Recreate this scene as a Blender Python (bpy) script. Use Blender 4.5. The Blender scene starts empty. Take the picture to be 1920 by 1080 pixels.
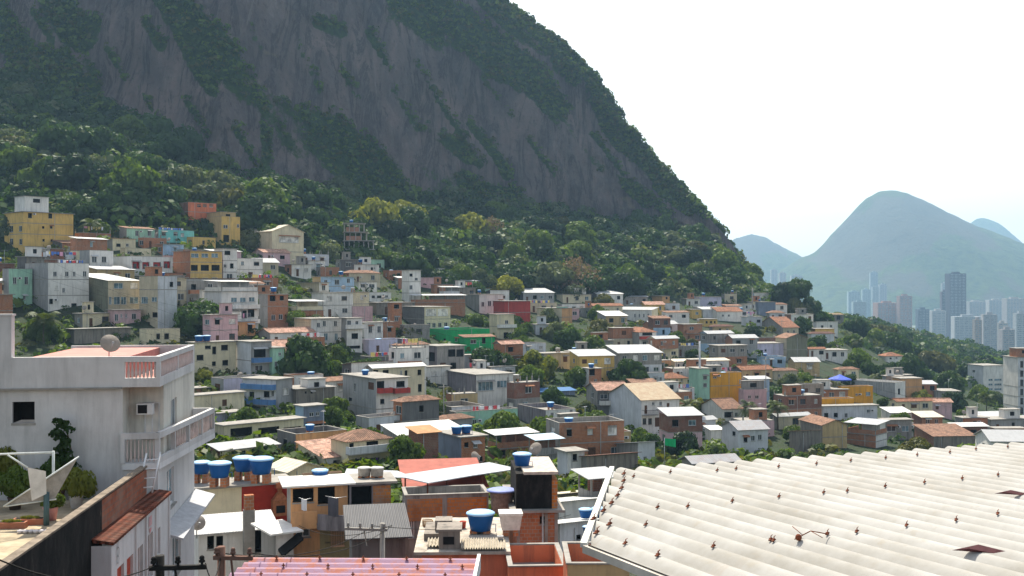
import bpy, math, random
import numpy as np
from mathutils import Vector, Matrix, noise
from mathutils.bvhtree import BVHTree
from math import radians as R, sin, cos, tan, pi, sqrt
rnd = random.Random(7); nrg = np.random.default_rng(7)
sc = bpy.context.scene; COL = sc.collection
F = 2000.0; HX = 960.0; HY = 540.0; CZ = 100.0      # focal length in px of a 1920 wide frame, horizon row, eye height

def P(px, py, d): return Vector(((px-HX)/F*d, d, CZ-(py-HY)/F*d))
def proj(v): return (HX+v[0]/v[1]*F, HY-(v[2]-CZ)/v[1]*F)

# ---------------------------------------------------------------- materials
def new_mat(name):
    m = bpy.data.materials.new(name); m.use_nodes = True
    nt = m.node_tree; b = nt.nodes['Principled BSDF']; b.inputs['Specular IOR Level'].default_value = .12
    return m, nt, b
def N(nt, t, **kw):
    n = nt.nodes.new(t)
    for k, v in kw.items():
        if k in n.inputs.keys(): n.inputs[k].default_value = v
        else: setattr(n, k, v)
    return n
def L(nt, a, b): nt.links.new(a, b)
def ramp(nt, fac, stops):
    r = nt.nodes.new('ShaderNodeValToRGB'); e = r.color_ramp.elements
    while len(e) < len(stops): e.new(0.5)
    for i, (p, c) in enumerate(stops):
        e[i].position = p; e[i].color = (c if len(c) == 4 else (*c, 1)) if not isinstance(c, (int, float)) else (c, c, c, 1)
    L(nt, fac, r.inputs[0]); return r.outputs[0]
def mixc(nt, fac, a, b, mode='MIX'):
    m = nt.nodes.new('ShaderNodeMix'); m.data_type = 'RGBA'; m.blend_type = mode
    for s, v in ((m.inputs[0], fac), (m.inputs[6], a), (m.inputs[7], b)):
        if hasattr(v, 'is_linked'): L(nt, v, s)
        else: s.default_value = v if isinstance(v, (int, float)) else ((*v, 1) if len(v) == 3 else v)
    return m.outputs[2]
def math_(nt, op, a, b=None):
    m = nt.nodes.new('ShaderNodeMath'); m.operation = op
    for s, v in ((m.inputs[0], a), (m.inputs[1], b)):
        if v is None: continue
        if hasattr(v, 'is_linked'): L(nt, v, s)
        else: s.default_value = v
    return m.outputs[0]
def coords(nt, scale=(1, 1, 1), kind='Object', rot=(0, 0, 0)):
    t = nt.nodes.new('ShaderNodeTexCoord'); m = nt.nodes.new('ShaderNodeMapping')
    m.inputs['Scale'].default_value = scale; m.inputs['Rotation'].default_value = rot
    L(nt, t.outputs[kind], m.inputs[0]); return m.outputs[0]
def tex(nt, vec, scale, detail=4, rough=.6, dist=0):
    n = N(nt, 'ShaderNodeTexNoise', Scale=scale, Detail=detail, Roughness=rough, Distortion=dist)
    L(nt, vec, n.inputs['Vector']); return n.outputs[0]
def bump(nt, b, h, strength, distance=.05):
    n = N(nt, 'ShaderNodeBump', Strength=strength, Distance=distance)
    L(nt, h, n.inputs['Height']); L(nt, n.outputs[0], b.inputs['Normal'])
def gpos(nt, scale=(1, 1, 1)):
    g = nt.nodes.new('ShaderNodeNewGeometry'); m = nt.nodes.new('ShaderNodeMapping')
    m.inputs['Scale'].default_value = scale; L(nt, g.outputs['Position'], m.inputs[0]); return m.outputs[0]
_mc = {}
def plaster(c, dirt=.5, rough=.85):
    """painted render with rain streaks, grime and patches of its own"""
    k = ('pl', c, dirt)
    if k in _mc: return _mc[k]
    m, nt, b = new_mat('painted_render')
    v = gpos(nt)
    big = tex(nt, v, .35, 5, .65)
    streak = tex(nt, gpos(nt, (2.2, 2.2, .22)), 1.0, 5, .7)
    fine = tex(nt, v, 5.0, 6, .7)
    col = mixc(nt, ramp(nt, big, [(.35, 0), (.7, 1)]), tuple(x*.80 for x in c), tuple(min(.9, x*1.07) for x in c))
    g = sum(c)/3
    gr = tuple(.42*x+.10*g for x in c)
    f = math_(nt, 'MINIMUM', math_(nt, 'MULTIPLY', ramp(nt, streak, [(.48, 0), (.72, 1)]), dirt*1.3), 1.)
    col = mixc(nt, f, col, gr)
    col = mixc(nt, math_(nt, 'MULTIPLY', ramp(nt, fine, [(.55, 0), (.75, 1)]), .35*dirt), col, tuple(x*.55 for x in c))
    L(nt, col, b.inputs['Base Color']); b.inputs['Roughness'].default_value = rough
    bump(nt, b, fine, .35, .03)
    _mc[k] = m; return m
def brick(c=(.44, .155, .06), mortar=(.30, .25, .2), sc_=1.0):
    k = ('br', c, mortar, sc_)
    if k in _mc: return _mc[k]
    m, nt, b = new_mat('hollow_brick')
    t = nt.nodes.new('ShaderNodeTexCoord'); s = nt.nodes.new('ShaderNodeSeparateXYZ'); L(nt, t.outputs['Object'], s.inputs[0])
    cb = nt.nodes.new('ShaderNodeCombineXYZ')
    L(nt, math_(nt, 'ADD', s.outputs[0], s.outputs[1]), cb.inputs[0]); L(nt, s.outputs[2], cb.inputs[1])
    br = N(nt, 'ShaderNodeTexBrick', **{'Scale': sc_, 'Mortar Size': .018, 'Brick Width': .30, 'Row Height': .20, 'Bias': -.1})
    br.inputs['Color1'].default_value = (*c, 1); br.inputs['Color2'].default_value = (c[0]*.72, c[1]*.68, c[2]*.7, 1)
    br.inputs['Mortar'].default_value = (*mortar, 1)
    L(nt, cb.outputs[0], br.inputs[0])
    n1 = tex(nt, gpos(nt), .5, 5, .7)
    col = mixc(nt, ramp(nt, n1, [(.46, 0), (.72, .75)]), br.outputs[0], (.24, .19, .15))
    n2 = tex(nt, gpos(nt, (1, 1, .3)), 1.4, 5, .7)
    col = mixc(nt, ramp(nt, n2, [(.5, 0), (.8, .7)]), col, tuple(x*.4 for x in c))
    L(nt, col, b.inputs['Base Color']); b.inputs['Roughness'].default_value = .9
    bump(nt, b, br.outputs[1], -.5, .02)
    _mc[k] = m; return m
def simple(name, c, rough=.6, metal=0, var=.25, sc_=3., bmp=.2, spec=None):
    k = (name, c, rough, metal, var)
    if k in _mc: return _mc[k]
    m, nt, b = new_mat(name); v = gpos(nt)
    n = tex(nt, v, sc_, 6, .65)
    L(nt, mixc(nt, ramp(nt, n, [(.3, 0), (.7, 1)]), tuple(x*(1-var) for x in c), tuple(min(.95, x*(1+var*.4)) for x in c)), b.inputs['Base Color'])
    b.inputs['Roughness'].default_value = rough; b.inputs['Metallic'].default_value = metal
    if bmp: bump(nt, b, n, bmp, .02)
    _mc[k] = m; return m
def sheet(c, pitch=.18, axis='X', rust=.0, dirt=.4, rough=.55):
    """corrugated sheet for roofs at a distance; waves run along local y when axis is X"""
    k = ('sh', c, pitch, axis, rust, dirt)
    if k in _mc: return _mc[k]
    m, nt, b = new_mat('corrugated_sheet')
    w = N(nt, 'ShaderNodeTexWave', Scale=.314/pitch); w.bands_direction = axis
    L(nt, coords(nt), w.inputs[0])
    n = tex(nt, coords(nt, (1, .35, 1) if axis == 'X' else (.35, 1, 1)), 1.3, 6, .7)
    col = mixc(nt, math_(nt, 'MULTIPLY', ramp(nt, n, [(.45, 0), (.75, 1)]), dirt), c, tuple(x*.45 for x in c))
    if rust:
        n2 = tex(nt, gpos(nt), 1.1, 6, .75)
        col = mixc(nt, ramp(nt, n2, [(.5-rust*.2, 0), (.62, rust)]), col, (.24, .09, .035))
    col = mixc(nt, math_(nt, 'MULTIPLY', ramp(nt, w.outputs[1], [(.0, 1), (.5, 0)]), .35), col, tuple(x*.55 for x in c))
    L(nt, col, b.inputs['Base Color']); b.inputs['Roughness'].default_value = rough
    bump(nt, b, w.outputs[1], .8, .05)
    _mc[k] = m; return m
def tiles(c=(.36, .17, .10), axis='X'):
    k = ('ti', c, axis)
    if k in _mc: return _mc[k]
    m, nt, b = new_mat('clay_tiles')
    w = N(nt, 'ShaderNodeTexWave', Scale=.314/.24); w.bands_direction = axis; L(nt, coords(nt), w.inputs[0])
    w2 = N(nt, 'ShaderNodeTexWave', Scale=.314/.38); w2.bands_direction = 'Y' if axis == 'X' else 'X'; w2.wave_profile = 'SAW'; L(nt, coords(nt), w2.inputs[0])
    vo = N(nt, 'ShaderNodeTexVoronoi', Scale=3.2); L(nt, coords(nt), vo.inputs['Vector'])
    n = tex(nt, gpos(nt), .9, 6, .7)
    col = mixc(nt, vo.outputs[1], tuple(x*.6 for x in c), tuple(min(.9, x*1.4) for x in c))
    col = mixc(nt, ramp(nt, n, [(.45, 0), (.7, .8)]), col, (.10, .075, .06))
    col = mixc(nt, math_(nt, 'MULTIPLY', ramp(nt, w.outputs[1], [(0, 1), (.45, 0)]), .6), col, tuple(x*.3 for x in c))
    L(nt, col, b.inputs['Base Color']); b.inputs['Roughness'].default_value = .9
    bump(nt, b, math_(nt, 'ADD', w.outputs[1], w2.outputs[1]), .9, .07)
    _mc[k] = m; return m
def glass(c=(.02, .025, .03), rough=.12):
    k = ('gl', c, rough)
    if k in _mc: return _mc[k]
    m, nt, b = new_mat('window_glass')
    n = tex(nt, gpos(nt), .7, 2)
    L(nt, mixc(nt, ramp(nt, n, [(.4, 0), (.6, 1)]), c, tuple(x*2.6 for x in c)), b.inputs['Base Color']); b.inputs['Specular IOR Level'].default_value = .5
    b.inputs['Roughness'].default_value = rough
    _mc[k] = m; return m
def leaf(name, c, trans=.3, var=.3):
    k = ('lf', name)
    if k in _mc: return _mc[k]
    m, nt, b = new_mat('foliage'); nt.nodes.remove(b)
    out = nt.nodes['Material Output']
    oi = nt.nodes.new('ShaderNodeObjectInfo'); at = N(nt, 'ShaderNodeAttribute', attribute_name='tint')
    r = math_(nt, 'FRACT', math_(nt, 'ADD', oi.outputs['Random'], at.outputs['Fac']))
    n = tex(nt, gpos(nt), .5, 4, .6)
    c1 = mixc(nt, r, tuple(x*(1-var) for x in c), (c[0]*(1+var*1.3), c[1]*(1+var*.6), c[2]*(1+var*.2)))
    c2 = mixc(nt, ramp(nt, n, [(.35, 0), (.65, 1)]), mixc(nt, .5, c1, (.0, .0, .0)), c1)
    d = nt.nodes.new('ShaderNodeBsdfDiffuse'); t = nt.nodes.new('ShaderNodeBsdfTranslucent'); x = nt.nodes.new('ShaderNodeMixShader')
    L(nt, c2, d.inputs[0]); L(nt, mixc(nt, .55, c2, (c[0]*2.2, c[1]*1.9, c[2]*.5)), t.inputs[0])
    x.inputs[0].default_value = trans; L(nt, d.outputs[0], x.inputs[1]); L(nt, t.outputs[0], x.inputs[2])
    gl = N(nt, 'ShaderNodeBsdfGlossy', Roughness=.5); gl.inputs[0].default_value = (.8, .85, .8, 1)
    x2 = nt.nodes.new('ShaderNodeMixShader'); x2.inputs[0].default_value = .02
    L(nt, x.outputs[0], x2.inputs[1]); L(nt, gl.outputs[0], x2.inputs[2]); L(nt, x2.outputs[0], out.inputs[0])
    _mc[k] = m; return m

# ---------------------------------------------------------------- objects
def link(o, parent=None):
    COL.objects.link(o)
    if parent is not None: o.parent = parent
    return o
def tag(o, label=None, cat=None, group=None, kind=None):
    if label: o['label'] = label
    if cat: o['category'] = cat
    if group: o['group'] = group
    if kind: o['kind'] = kind
    return o
def empty(name, loc, rz=0., label=None, cat=None, group=None):
    o = bpy.data.objects.new(name, None); o.location = loc; o.rotation_euler = (0, 0, rz); o.empty_display_size = .3
    return tag(link(o), label, cat, group)
def copy_tree(o, parent=None):
    c = o.copy(); link(c, parent)
    for ch in o.children: copy_tree(ch, c)
    return c
def np_mesh(name, V, Q, mats=(), mi=None, tint=None, smooth=False):
    me = bpy.data.meshes.new(name); V = np.asarray(V, dtype=np.float32); Q = np.asarray(Q, dtype=np.int32)
    k = Q.shape[1]
    me.vertices.add(len(V)); me.vertices.foreach_set('co', V.ravel())
    me.loops.add(Q.size); me.loops.foreach_set('vertex_index', Q.ravel())
    me.polygons.add(len(Q)); me.polygons.foreach_set('loop_start', np.arange(0, Q.size, k, dtype=np.int32))
    me.polygons.foreach_set('loop_total', np.full(len(Q), k, dtype=np.int32))
    for m in mats: me.materials.append(m)
    if mi is not None: me.polygons.foreach_set('material_index', np.asarray(mi, dtype=np.int32))
    if smooth: me.polygons.foreach_set('use_smooth', np.ones(len(Q), dtype=bool))
    me.update(calc_edges=True)
    if tint is not None:
        a = me.attributes.new('tint', 'FLOAT', 'POINT'); a.data.foreach_set('value', np.asarray(tint, dtype=np.float32))
    return me

class MB:
    """collects shapes and links them as ONE mesh object"""
    def __init__(s): s.v = []; s.f = []; s.m = []; s.sm = []
    def face(s, pts, mi=0, smooth=False):
        n = len(s.v); s.v += [tuple(p) for p in pts]; s.f.append(tuple(range(n, n+len(pts)))); s.m.append(mi); s.sm.append(smooth)
    def hexa(s, p, mi=0):
        """8 points: bottom ring 0-3, top ring 4-7"""
        n = len(s.v); s.v += [tuple(q) for q in p]
        for f in ((0, 3, 2, 1), (4, 5, 6, 7), (0, 1, 5, 4), (1, 2, 6, 5), (2, 3, 7, 6), (3, 0, 4, 7)):
            s.f.append(tuple(n+i for i in f)); s.m.append(mi); s.sm.append(False)
        return s
    def box(s, x0, y0, z0, x1, y1, z1, mi=0):
        return s.hexa([(x0, y0, z0), (x1, y0, z0), (x1, y1, z0), (x0, y1, z0), (x0, y0, z1), (x1, y0, z1), (x1, y1, z1), (x0, y1, z1)], mi)
    def beam(s, a, b, w, h=None, mi=0):
        a = Vector(a); b = Vector(b); h = h or w; d = (b-a).normalized()
        u = d.cross(Vector((0, 0, 1)))
        u = Vector((1, 0, 0)) if u.length < 1e-3 else u.normalized()
        t = u.cross(d); u = u*w/2; t = t*h/2
        return s.hexa([a-u-t, a+u-t, b+u-t, b-u-t, a-u+t, a+u+t, b+u+t, b-u+t], mi)
    def tube(s, pts, r, n=8, mi=0, caps=True):
        """round tube through points; r a number or a list"""
        pts = [Vector(p) for p in pts]; k = len(s.v); rr = r if isinstance(r, (list, tuple)) else [r]*len(pts)
        for i, p in enumerate(pts):
            d = (pts[min(i+1, len(pts)-1)]-pts[max(i-1, 0)]).normalized()
            u = d.cross(Vector((.13, .02, 1)) if abs(d.z) < .95 else Vector((1, .1, 0))).normalized(); w = d.cross(u)
            for j in range(n):
                a = 2*pi*j/n; s.v.append(tuple(p+(u*cos(a)+w*sin(a))*rr[i]))
        for i in range(len(pts)-1):
            for j in range(n):
                a = k+i*n+j; b = k+i*n+(j+1) % n
                s.f.append((a, b, b+n, a+n)); s.m.append(mi); s.sm.append(True)
        if caps:
            s.f.append(tuple(k+j for j in range(n))[::-1]); s.f.append(tuple(k+(len(pts)-1)*n+j for j in range(n)))
            s.m += [mi, mi]; s.sm += [False, False]
        return s
    def lathe(s, prof, c=(0, 0, 0), n=20, mi=0, wob=None):
        k = len(s.v)
        for i, (r, z) in enumerate(prof):
            for j in range(n):
                a = 2*pi*j/n; q = r*(1+(wob(i, j) if wob else 0)); s.v.append((c[0]+q*cos(a), c[1]+q*sin(a), c[2]+z))
        for i in range(len(prof)-1):
            for j in range(n):
                a = k+i*n+j; b = k+i*n+(j+1) % n
                s.f.append((a, b, b+n, a+n)); s.m.append(mi); s.sm.append(True)
        s.f.append(tuple(k+j for j in range(n))[::-1]); s.f.append(tuple(k+(len(prof)-1)*n+j for j in range(n)))
        s.m += [mi, mi]; s.sm += [False, False]
        return s
    def prism(s, poly, x0, x1, axis='x', mi=0):
        """extrude a polygon of (y, z) along x (or of (x, z) along y, or (x, y) along z)"""
        def q(p, t): return (t, p[0], p[1]) if axis == 'x' else ((p[0], t, p[1]) if axis == 'y' else (p[0], p[1], t))
        n = len(poly); k = len(s.v); s.v += [q(p, x0) for p in poly]+[q(p, x1) for p in poly]
        s.f.append(tuple(range(k, k+n))[::-1]); s.f.append(tuple(range(k+n, k+2*n))); s.m += [mi, mi]; s.sm += [False]*2
        for i in range(n):
            j = (i+1) % n; s.f.append((k+i, k+j, k+n+j, k+n+i)); s.m.append(mi); s.sm.append(False)
        return s
    def sphere(s, c, r, mi=0, n=12, m=8, sc=(1, 1, 1)):
        k = len(s.v)
        for i in range(m+1):
            a = -pi/2+pi*i/m
            for j in range(n):
                b = 2*pi*j/n; s.v.append((c[0]+r*sc[0]*cos(a)*cos(b), c[1]+r*sc[1]*cos(a)*sin(b), c[2]+r*sc[2]*sin(a)))
        for i in range(m):
            for j in range(n):
                a = k+i*n+j; b = k+i*n+(j+1) % n; s.f.append((a, b, b+n, a+n)); s.m.append(mi); s.sm.append(True)
        return s
    def mesh(s, name, mats):
        me = bpy.data.meshes.new(name); me.from_pydata(s.v, [], s.f)
        for m in (mats if isinstance(mats, (list, tuple)) else [mats]): me.materials.append(m)
        me.polygons.foreach_set('material_index', s.m); me.polygons.foreach_set('use_smooth', s.sm); me.update()
        return me
    def build(s, name, mats, parent=None, loc=None, rz=0., label=None, cat=None, group=None, kind=None):
        o = bpy.data.objects.new(name, s.mesh(name, mats)); link(o, parent)
        if loc is not None: o.location = loc
        if rz: o.rotation_euler = (0, 0, rz)
        return tag(o, label, cat, group, kind)

# ---------------------------------------------------------------- camera, light, sky, air
cam = bpy.data.cameras.new('camera'); co = bpy.data.objects.new('camera', cam); COL.objects.link(co)
co.location = (0, 0, CZ); co.rotation_euler = (R(90), 0, 0)
cam.sensor_width = 36; cam.lens = F/1920*36; cam.clip_start = .1; cam.clip_end = 30000; sc.camera = co
SUN_AZ = R(-12); SUN_EL = R(52)
SD = Vector((sin(SUN_AZ)*cos(SUN_EL), cos(SUN_AZ)*cos(SUN_EL), sin(SUN_EL)))
sl = bpy.data.lights.new('sun', 'SUN'); sl.energy = 5.0; sl.angle = R(.6); sl.color = (1, .92, .78)
so = bpy.data.objects.new('sun', sl); COL.objects.link(so); so.rotation_euler = SD.to_track_quat('Z', 'Y').to_euler(); so.location = (0, 0, 900)
W = bpy.data.worlds.new('World'); sc.world = W; W.use_nodes = True; nt = W.node_tree
sky = nt.nodes.new('ShaderNodeTexSky'); sky.sky_type = 'NISHITA'; sky.sun_disc = False
sky.sun_elevation = SUN_EL; sky.sun_rotation = SUN_AZ; sky.air_density = 1.3; sky.dust_density = 2.2; sky.ozone_density = 1.2; sky.altitude = 50
hs = N(nt, 'ShaderNodeHueSaturation', Saturation=.62, Value=1.); L(nt, sky.outputs[0], hs.inputs['Color'])
L(nt, mixc(nt, 1., hs.outputs[0], (1.04, 1., .95), 'MULTIPLY'), nt.nodes['Background'].inputs[0]); nt.nodes['Background'].inputs[1].default_value = .125
sc.view_settings.view_transform = 'Standard'; sc.view_settings.look = 'None'; sc.view_settings.exposure = .88; sc.view_settings.gamma = 1
sc.cycles.use_denoising = True; sc.cycles.volume_bounces = 0; sc.cycles.max_bounces = 6; sc.cycles.diffuse_bounces = 3
sc.cycles.glossy_bounces = 2; sc.cycles.transmission_bounces = 4; sc.cycles.transparent_max_bounces = 4
sc.cycles.sample_clamp_indirect = 6; sc.cycles.caustics_reflective = False; sc.cycles.caustics_refractive = False

hz = MB(); hz.box(-4500, -60, -30, 4500, 8200, 640)
hm = bpy.data.materials.new('haze_air'); hm.use_nodes = True; nt = hm.node_tree; nt.nodes.remove(nt.nodes['Principled BSDF'])
pv = nt.nodes.new('ShaderNodeVolumePrincipled'); pv.inputs['Color'].default_value = (.42, .70, 1, 1)
pv.inputs['Density'].default_value = .000125; pv.inputs['Anisotropy'].default_value = .25
L(nt, pv.outputs[0], nt.nodes['Material Output'].inputs['Volume'])
hz.build('haze', hm, kind='stuff', label='thin pale blue haze filling the air between the town and the far peaks', cat='haze')
# ---------------------------------------------------------------- terrain
# columns: view azimuth -> stations (distance, row) from the near ground up through town, forest and rock to the ridge
TC = {
 -600: [(20,2600),(45,1500),(75,1000),(130,800),(185,660),(230,540),(262,450),(330,300),(430,140),(600,-330)],
 0:    [(20,2600),(45,1500),(75,1050),(140,780),(200,625),(240,505),(268,462),(335,310),(425,120),(585,-330)],
 150:  [(20,2600),(45,1500),(75,1060),(140,790),(200,640),(245,510),(275,452),(335,300),(425,160),(575,-330)],
 270:  [(20,2600),(45,1500),(75,1070),(135,820),(195,680),(245,530),(285,445),(335,320),(410,215),(560,-330)],
 400:  [(20,2600),(45,1500),(75,1080),(130,860),(190,720),(240,580),(300,455),(345,360),(395,290),(550,-330)],
 550:  [(20,2600),(45,1500),(75,1080),(130,865),(190,735),(245,600),(315,490),(370,390),(430,335),(570,-330)],
 700:  [(20,2600),(45,1500),(75,1080),(130,870),(190,760),(250,630),(335,510),(405,410),(475,345),(620,-240)],
 900:  [(20,2600),(45,1500),(75,1090),(130,890),(190,800),(260,655),(355,550),(440,440),(520,350),(660,-48)],
 945:  [(20,2600),(45,1500),(75,1090),(130,890),(190,805),(260,665),(360,556),(445,445),(525,352),(660,4)],
 1000: [(20,2600),(45,1500),(75,1090),(130,890),(190,812),(263,672),(365,562),(450,450),(530,360),(655,40)],
 1060: [(20,2600),(45,1500),(75,1090),(130,890),(190,820),(265,680),(372,566),(455,460),(535,372),(648,86)],
 1110: [(20,2600),(45,1500),(75,1090),(130,890),(190,825),(268,685),(380,568),(460,470),(540,384),(640,136)],
 1165: [(20,2600),(45,1500),(75,1090),(130,892),(190,832),(272,690),(392,568),(465,480),(540,388),(632,220)],
 1200: [(20,2600),(45,1500),(75,1090),(130,895),(190,838),(275,695),(400,568),(468,486),(540,390),(625,266)],
 1240: [(20,2600),(45,1500),(75,1090),(130,897),(190,842),(278,698),(410,568),(470,492),(538,398),(615,316)],
 1280: [(20,2600),(45,1500),(75,1090),(130,899),(190,846),(280,700),(418,568),(472,498),(532,410),(600,358)],
 1320: [(20,2600),(45,1500),(75,1090),(132,900),(192,848),(285,700),(425,567),(472,505),(525,432),(580,404)],
 1370: [(20,2600),(45,1500),(75,1090),(135,900),(195,850),(292,695),(432,567),(468,525),(505,480),(545,458)],
 1400: [(20,2600),(45,1500),(75,1090),(138,900),(198,850),(296,690),(436,568),(462,548),(495,525),(525,512)],
 1430: [(20,2600),(45,1500),(75,1090),(140,900),(200,850),(300,688),(440,570),(460,566),(490,560),(510,556)],
 1500: [(20,2600),(45,1500),(75,1090),(140,900),(200,850),(300,702),(425,600),(470,596),(540,600),(620,604)],
 1600: [(20,2600),(45,1500),(75,1090),(140,900),(200,848),(290,735),(415,648),(480,628),(570,614),(660,606)],
 1700: [(20,2600),(45,1500),(75,1090),(140,895),(200,850),(290,755),(400,698),(480,668),(590,644),(700,630)],
 1800: [(20,2600),(45,1500),(75,1090),(140,895),(200,850),(290,775),(400,730),(480,700),(610,674),(730,648)],
 1920: [(20,2600),(45,1500),(75,1090),(140,895),(200,860),(290,800),(400,765),(500,740),(630,712),(760,680)],
 2500: [(20,2600),(45,1500),(75,1090),(140,895),(200,870),(290,820),(400,780),(500,770),(630,765),(760,750)],
}
PXS = sorted(TC)
def column(px):
    px = max(PXS[0], min(PXS[-1], px)); i = max(j for j in range(len(PXS)) if PXS[j] <= px); i = min(i, len(PXS)-2)
    a, b = PXS[i], PXS[i+1]; t = (px-a)/(b-a)
    st = [(p[0]+(q[0]-p[0])*t, p[1]+(q[1]-p[1])*t) for p, q in zip(TC[a], TC[b])]
    st[-2] = (st[-2][0], st[-2][1]+32*max(0, min(1, (1330-px)/100)))
    if px < 1390:
        m_ = (HY-st[-1][1])/F; zr = CZ-(st[-2][1]-HY)/F*st[-2][0]; T_ = 1.9; dg = (CZ-zr+T_*st[-2][0])/(T_-m_); w_ = max(0, min(1, (1390-px)/60))
        st[-1] = (st[-1][0]*(1-w_)+dg*w_, st[-1][1])
    k = [(d, CZ-(y-HY)/F*d) for d, y in st]         # (distance, height)
    g = k[-1]; r = k[-2]
    k.insert(-1, (r[0]+(g[0]-r[0])*.47, r[1]+(g[1]-r[1])*.50))
    k += [(g[0]+70, g[1]-25-.15*(g[1]-CZ)), (g[0]+330, (g[1])*.35), (g[0]+640, -6)]
    return k
_col = column; _cg = np.arange(-760, 2660, 10.); _ct = np.array([_col(p) for p in _cg])
def _smooth(a, w):
    k = np.exp(-.5*(np.arange(-3*w, 3*w+1)/w)**2); k /= k.sum()
    p = np.pad(a, ((3*w, 3*w), (0, 0), (0, 0)), 'edge'); return sum(k[i]*p[i:i+len(a)] for i in range(len(k)))
_cs = _smooth(_ct, 5); _c1 = _smooth(_ct, 1); _cs[:, 9:] = np.where((_cg > 900)[:, None, None], _c1[:, 9:], _cs[:, 9:])
def column(px):
    t = (px-_cg[0])/10.; i = int(t); t -= i
    return [tuple(v) for v in _cs[i]*(1-t)+_cs[i+1]*t]
def cr(p0, p1, p2, p3, t): return .5*(2*p1+(p2-p0)*t+(2*p0-5*p1+4*p2-p3)*t*t+(3*p1-p0-3*p2+p3)*t**3)
NS = len(column(0)); SUB = [6, 6, 8, 10, 10, 10, 12, 14, 30, 30, 6, 6, 3]
def profile(px):
    k = column(px); out = []
    for i in range(NS-1):
        q = [k[max(i-1, 0)], k[i], k[i+1], k[min(i+2, NS-1)]]
        for s in range(SUB[i]):
            t = s/SUB[i]
            if i < 2 or i >= 10: v = (q[1][0]+(q[2][0]-q[1][0])*t, q[1][1]+(q[2][1]-q[1][1])*t)
            else: v = (q[1][0]+(q[2][0]-q[1][0])*t, cr(q[0][1], q[1][1], q[2][1], q[3][1], t))
            out.append((v[0], v[1], i+t))
    out.append((k[-1][0], k[-1][1], NS-1.)); return out

def seg_d(x, y, pl):
    """signed closeness to a polyline of (x, y, halfwidth): 1 on it, 0 at its edge"""
    best = -9.
    for a, b in zip(pl, pl[1:]):
        dx, dy = b[0]-a[0], b[1]-a[1]; t = max(0, min(1, ((x-a[0])*dx+(y-a[1])*dy)/(dx*dx+dy*dy)))
        w = a[2]+(b[2]-a[2])*t; d = math.hypot(x-a[0]-dx*t, y-a[1]-dy*t); best = max(best, 1-d/w)
    return best
VEG = [[(285,-60,40),(330,20,36),(400,85,42),(450,150,42),(505,200,40),(560,250,62),(640,290,70),(700,320,70),(780,340,50)],
       [(350,60,30),(380,130,28),(400,170,14)], [(700,-120,60),(760,0,70),(840,50,60),(920,100,50),(985,165,34)],
       [(880,-40,22),(960,40,24),(1040,100,30),(1100,160,32),(1160,250,26),(1220,310,20),(1300,390,18)],
       [(945,100,16),(990,160,14),(1050,230,18),(1100,290,14),(1160,340,16),(1210,380,14)],
       [(90,10,36),(150,60,40),(180,40,16)], [(0,10,16),(30,60,22),(60,110,22)], [(270,40,20),(300,80,20)], [(500,225,22),(500,290,12),(490,330,14)],
       [(735,165,8),(780,235,12),(860,275,24),(900,310,10)], [(880,230,8),(930,290,12),(950,330,10)], [(1040,300,8),(1080,360,12)],
       [(0,60,40),(50,130,60),(140,180,70),(200,240,40)], [(690,300,60),(830,350,46),(960,370,20)], [(600,40,14),(640,60,12)],[(470,60,7),(520,130,5)],[(560,90,6),(600,170,5)],[(640,130,7),(690,230,5)],[(690,60,9),(730,130,5)],[(780,120,6),(830,200,5)],[(820,190,8),(870,260,5)],[(990,260,9),(1040,330,6)],[(1050,230,8),(1120,310,6)],[(1110,250,7),(1170,330,5)],[(900,140,10),(960,220,6)],[(200,90,8),(240,160,5)],[(250,150,8),(300,230,5)],[(350,190,7),(390,260,5)],[(440,240,9),(480,310,6)],[(590,290,10),(650,330,8)],[(1180,340,8),(1250,400,6)],[(1230,350,7),(1290,400,6)],[(120,100,9),(170,170,6)],[(60,20,10),(100,80,6)],[(740,250,7),(790,310,5)],[(1000,180,12),(1050,240,7)], [(880,60,8),(1010,130,20),(1060,210,14)]]
cols = np.concatenate([np.arange(-600, 0, 16), np.arange(0, 1440, 5), np.arange(1440, 2501, 16)]).astype(float)
rows = [profile(p) for p in cols]; NR = len(rows[0])
V = []; VG = []
for px, rw in zip(cols, rows):
    for d, z, s in rw:
        x = (px-HX)/F*d; y = HY-(z-CZ)/d*F; veg = 0.
        if s >= 8:
            w = min(1, (s-8)/.35)*(1 if s <= 10.2 else .5)
            # gullies run down the fall line and lean to the right, with ledges across
            u = x*.9+z*.62; 
            n1 = noise.fractal(Vector((u*.014, d*.006, z*.0035)), 1., 2.1, 4)
            n2 = noise.fractal(Vector((u*.07, d*.02, z*.017+7)), .9, 2.1, 4)
            n3 = noise.fractal(Vector((x*.02, z*.03, 3.3)), 1., 2., 3)
            n4 = abs(noise.fractal(Vector((u*.03+9, d*.01, z*.008)), .9, 2.1, 4)); e = w*(9.5*n1+2.0*n2+2.5*n3-5.5*n4)*(.35 if s > 9.75 else 1)
            dd = d-e; x *= dd/d; z = CZ+(z-CZ)*(dd/d); d = dd
            veg = max(seg_d(px, y, pl) for pl in VEG)
            k1 = x*.85+z*.5; k2 = -x*.5+z*.85
            veg = max(min(veg, .55), -.45)*1.25+.72*noise.fractal(Vector((k1*.05, k2*.016, 1.7)), .75, 2.2, 5)+.10
            if s < 8.1: veg += (8.1-s)*5
            if s > 9.86: veg += (s-9.86)*2.0
            if px > 1290: veg += (px-1290)/130
        elif s > 2:
            e = 1.3*noise.fractal(Vector((x*.03, d*.03, 0)), 1., 2., 3); z += e*(1 if s < 6 else 2.2)
            veg = 1. if s > 6.2 else .4
        else: veg = .2
        V.append((x, d, z)); VG.append(max(0, min(1, veg)))
V = np.array(V); VG = np.array(VG); NC = len(cols)
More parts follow.
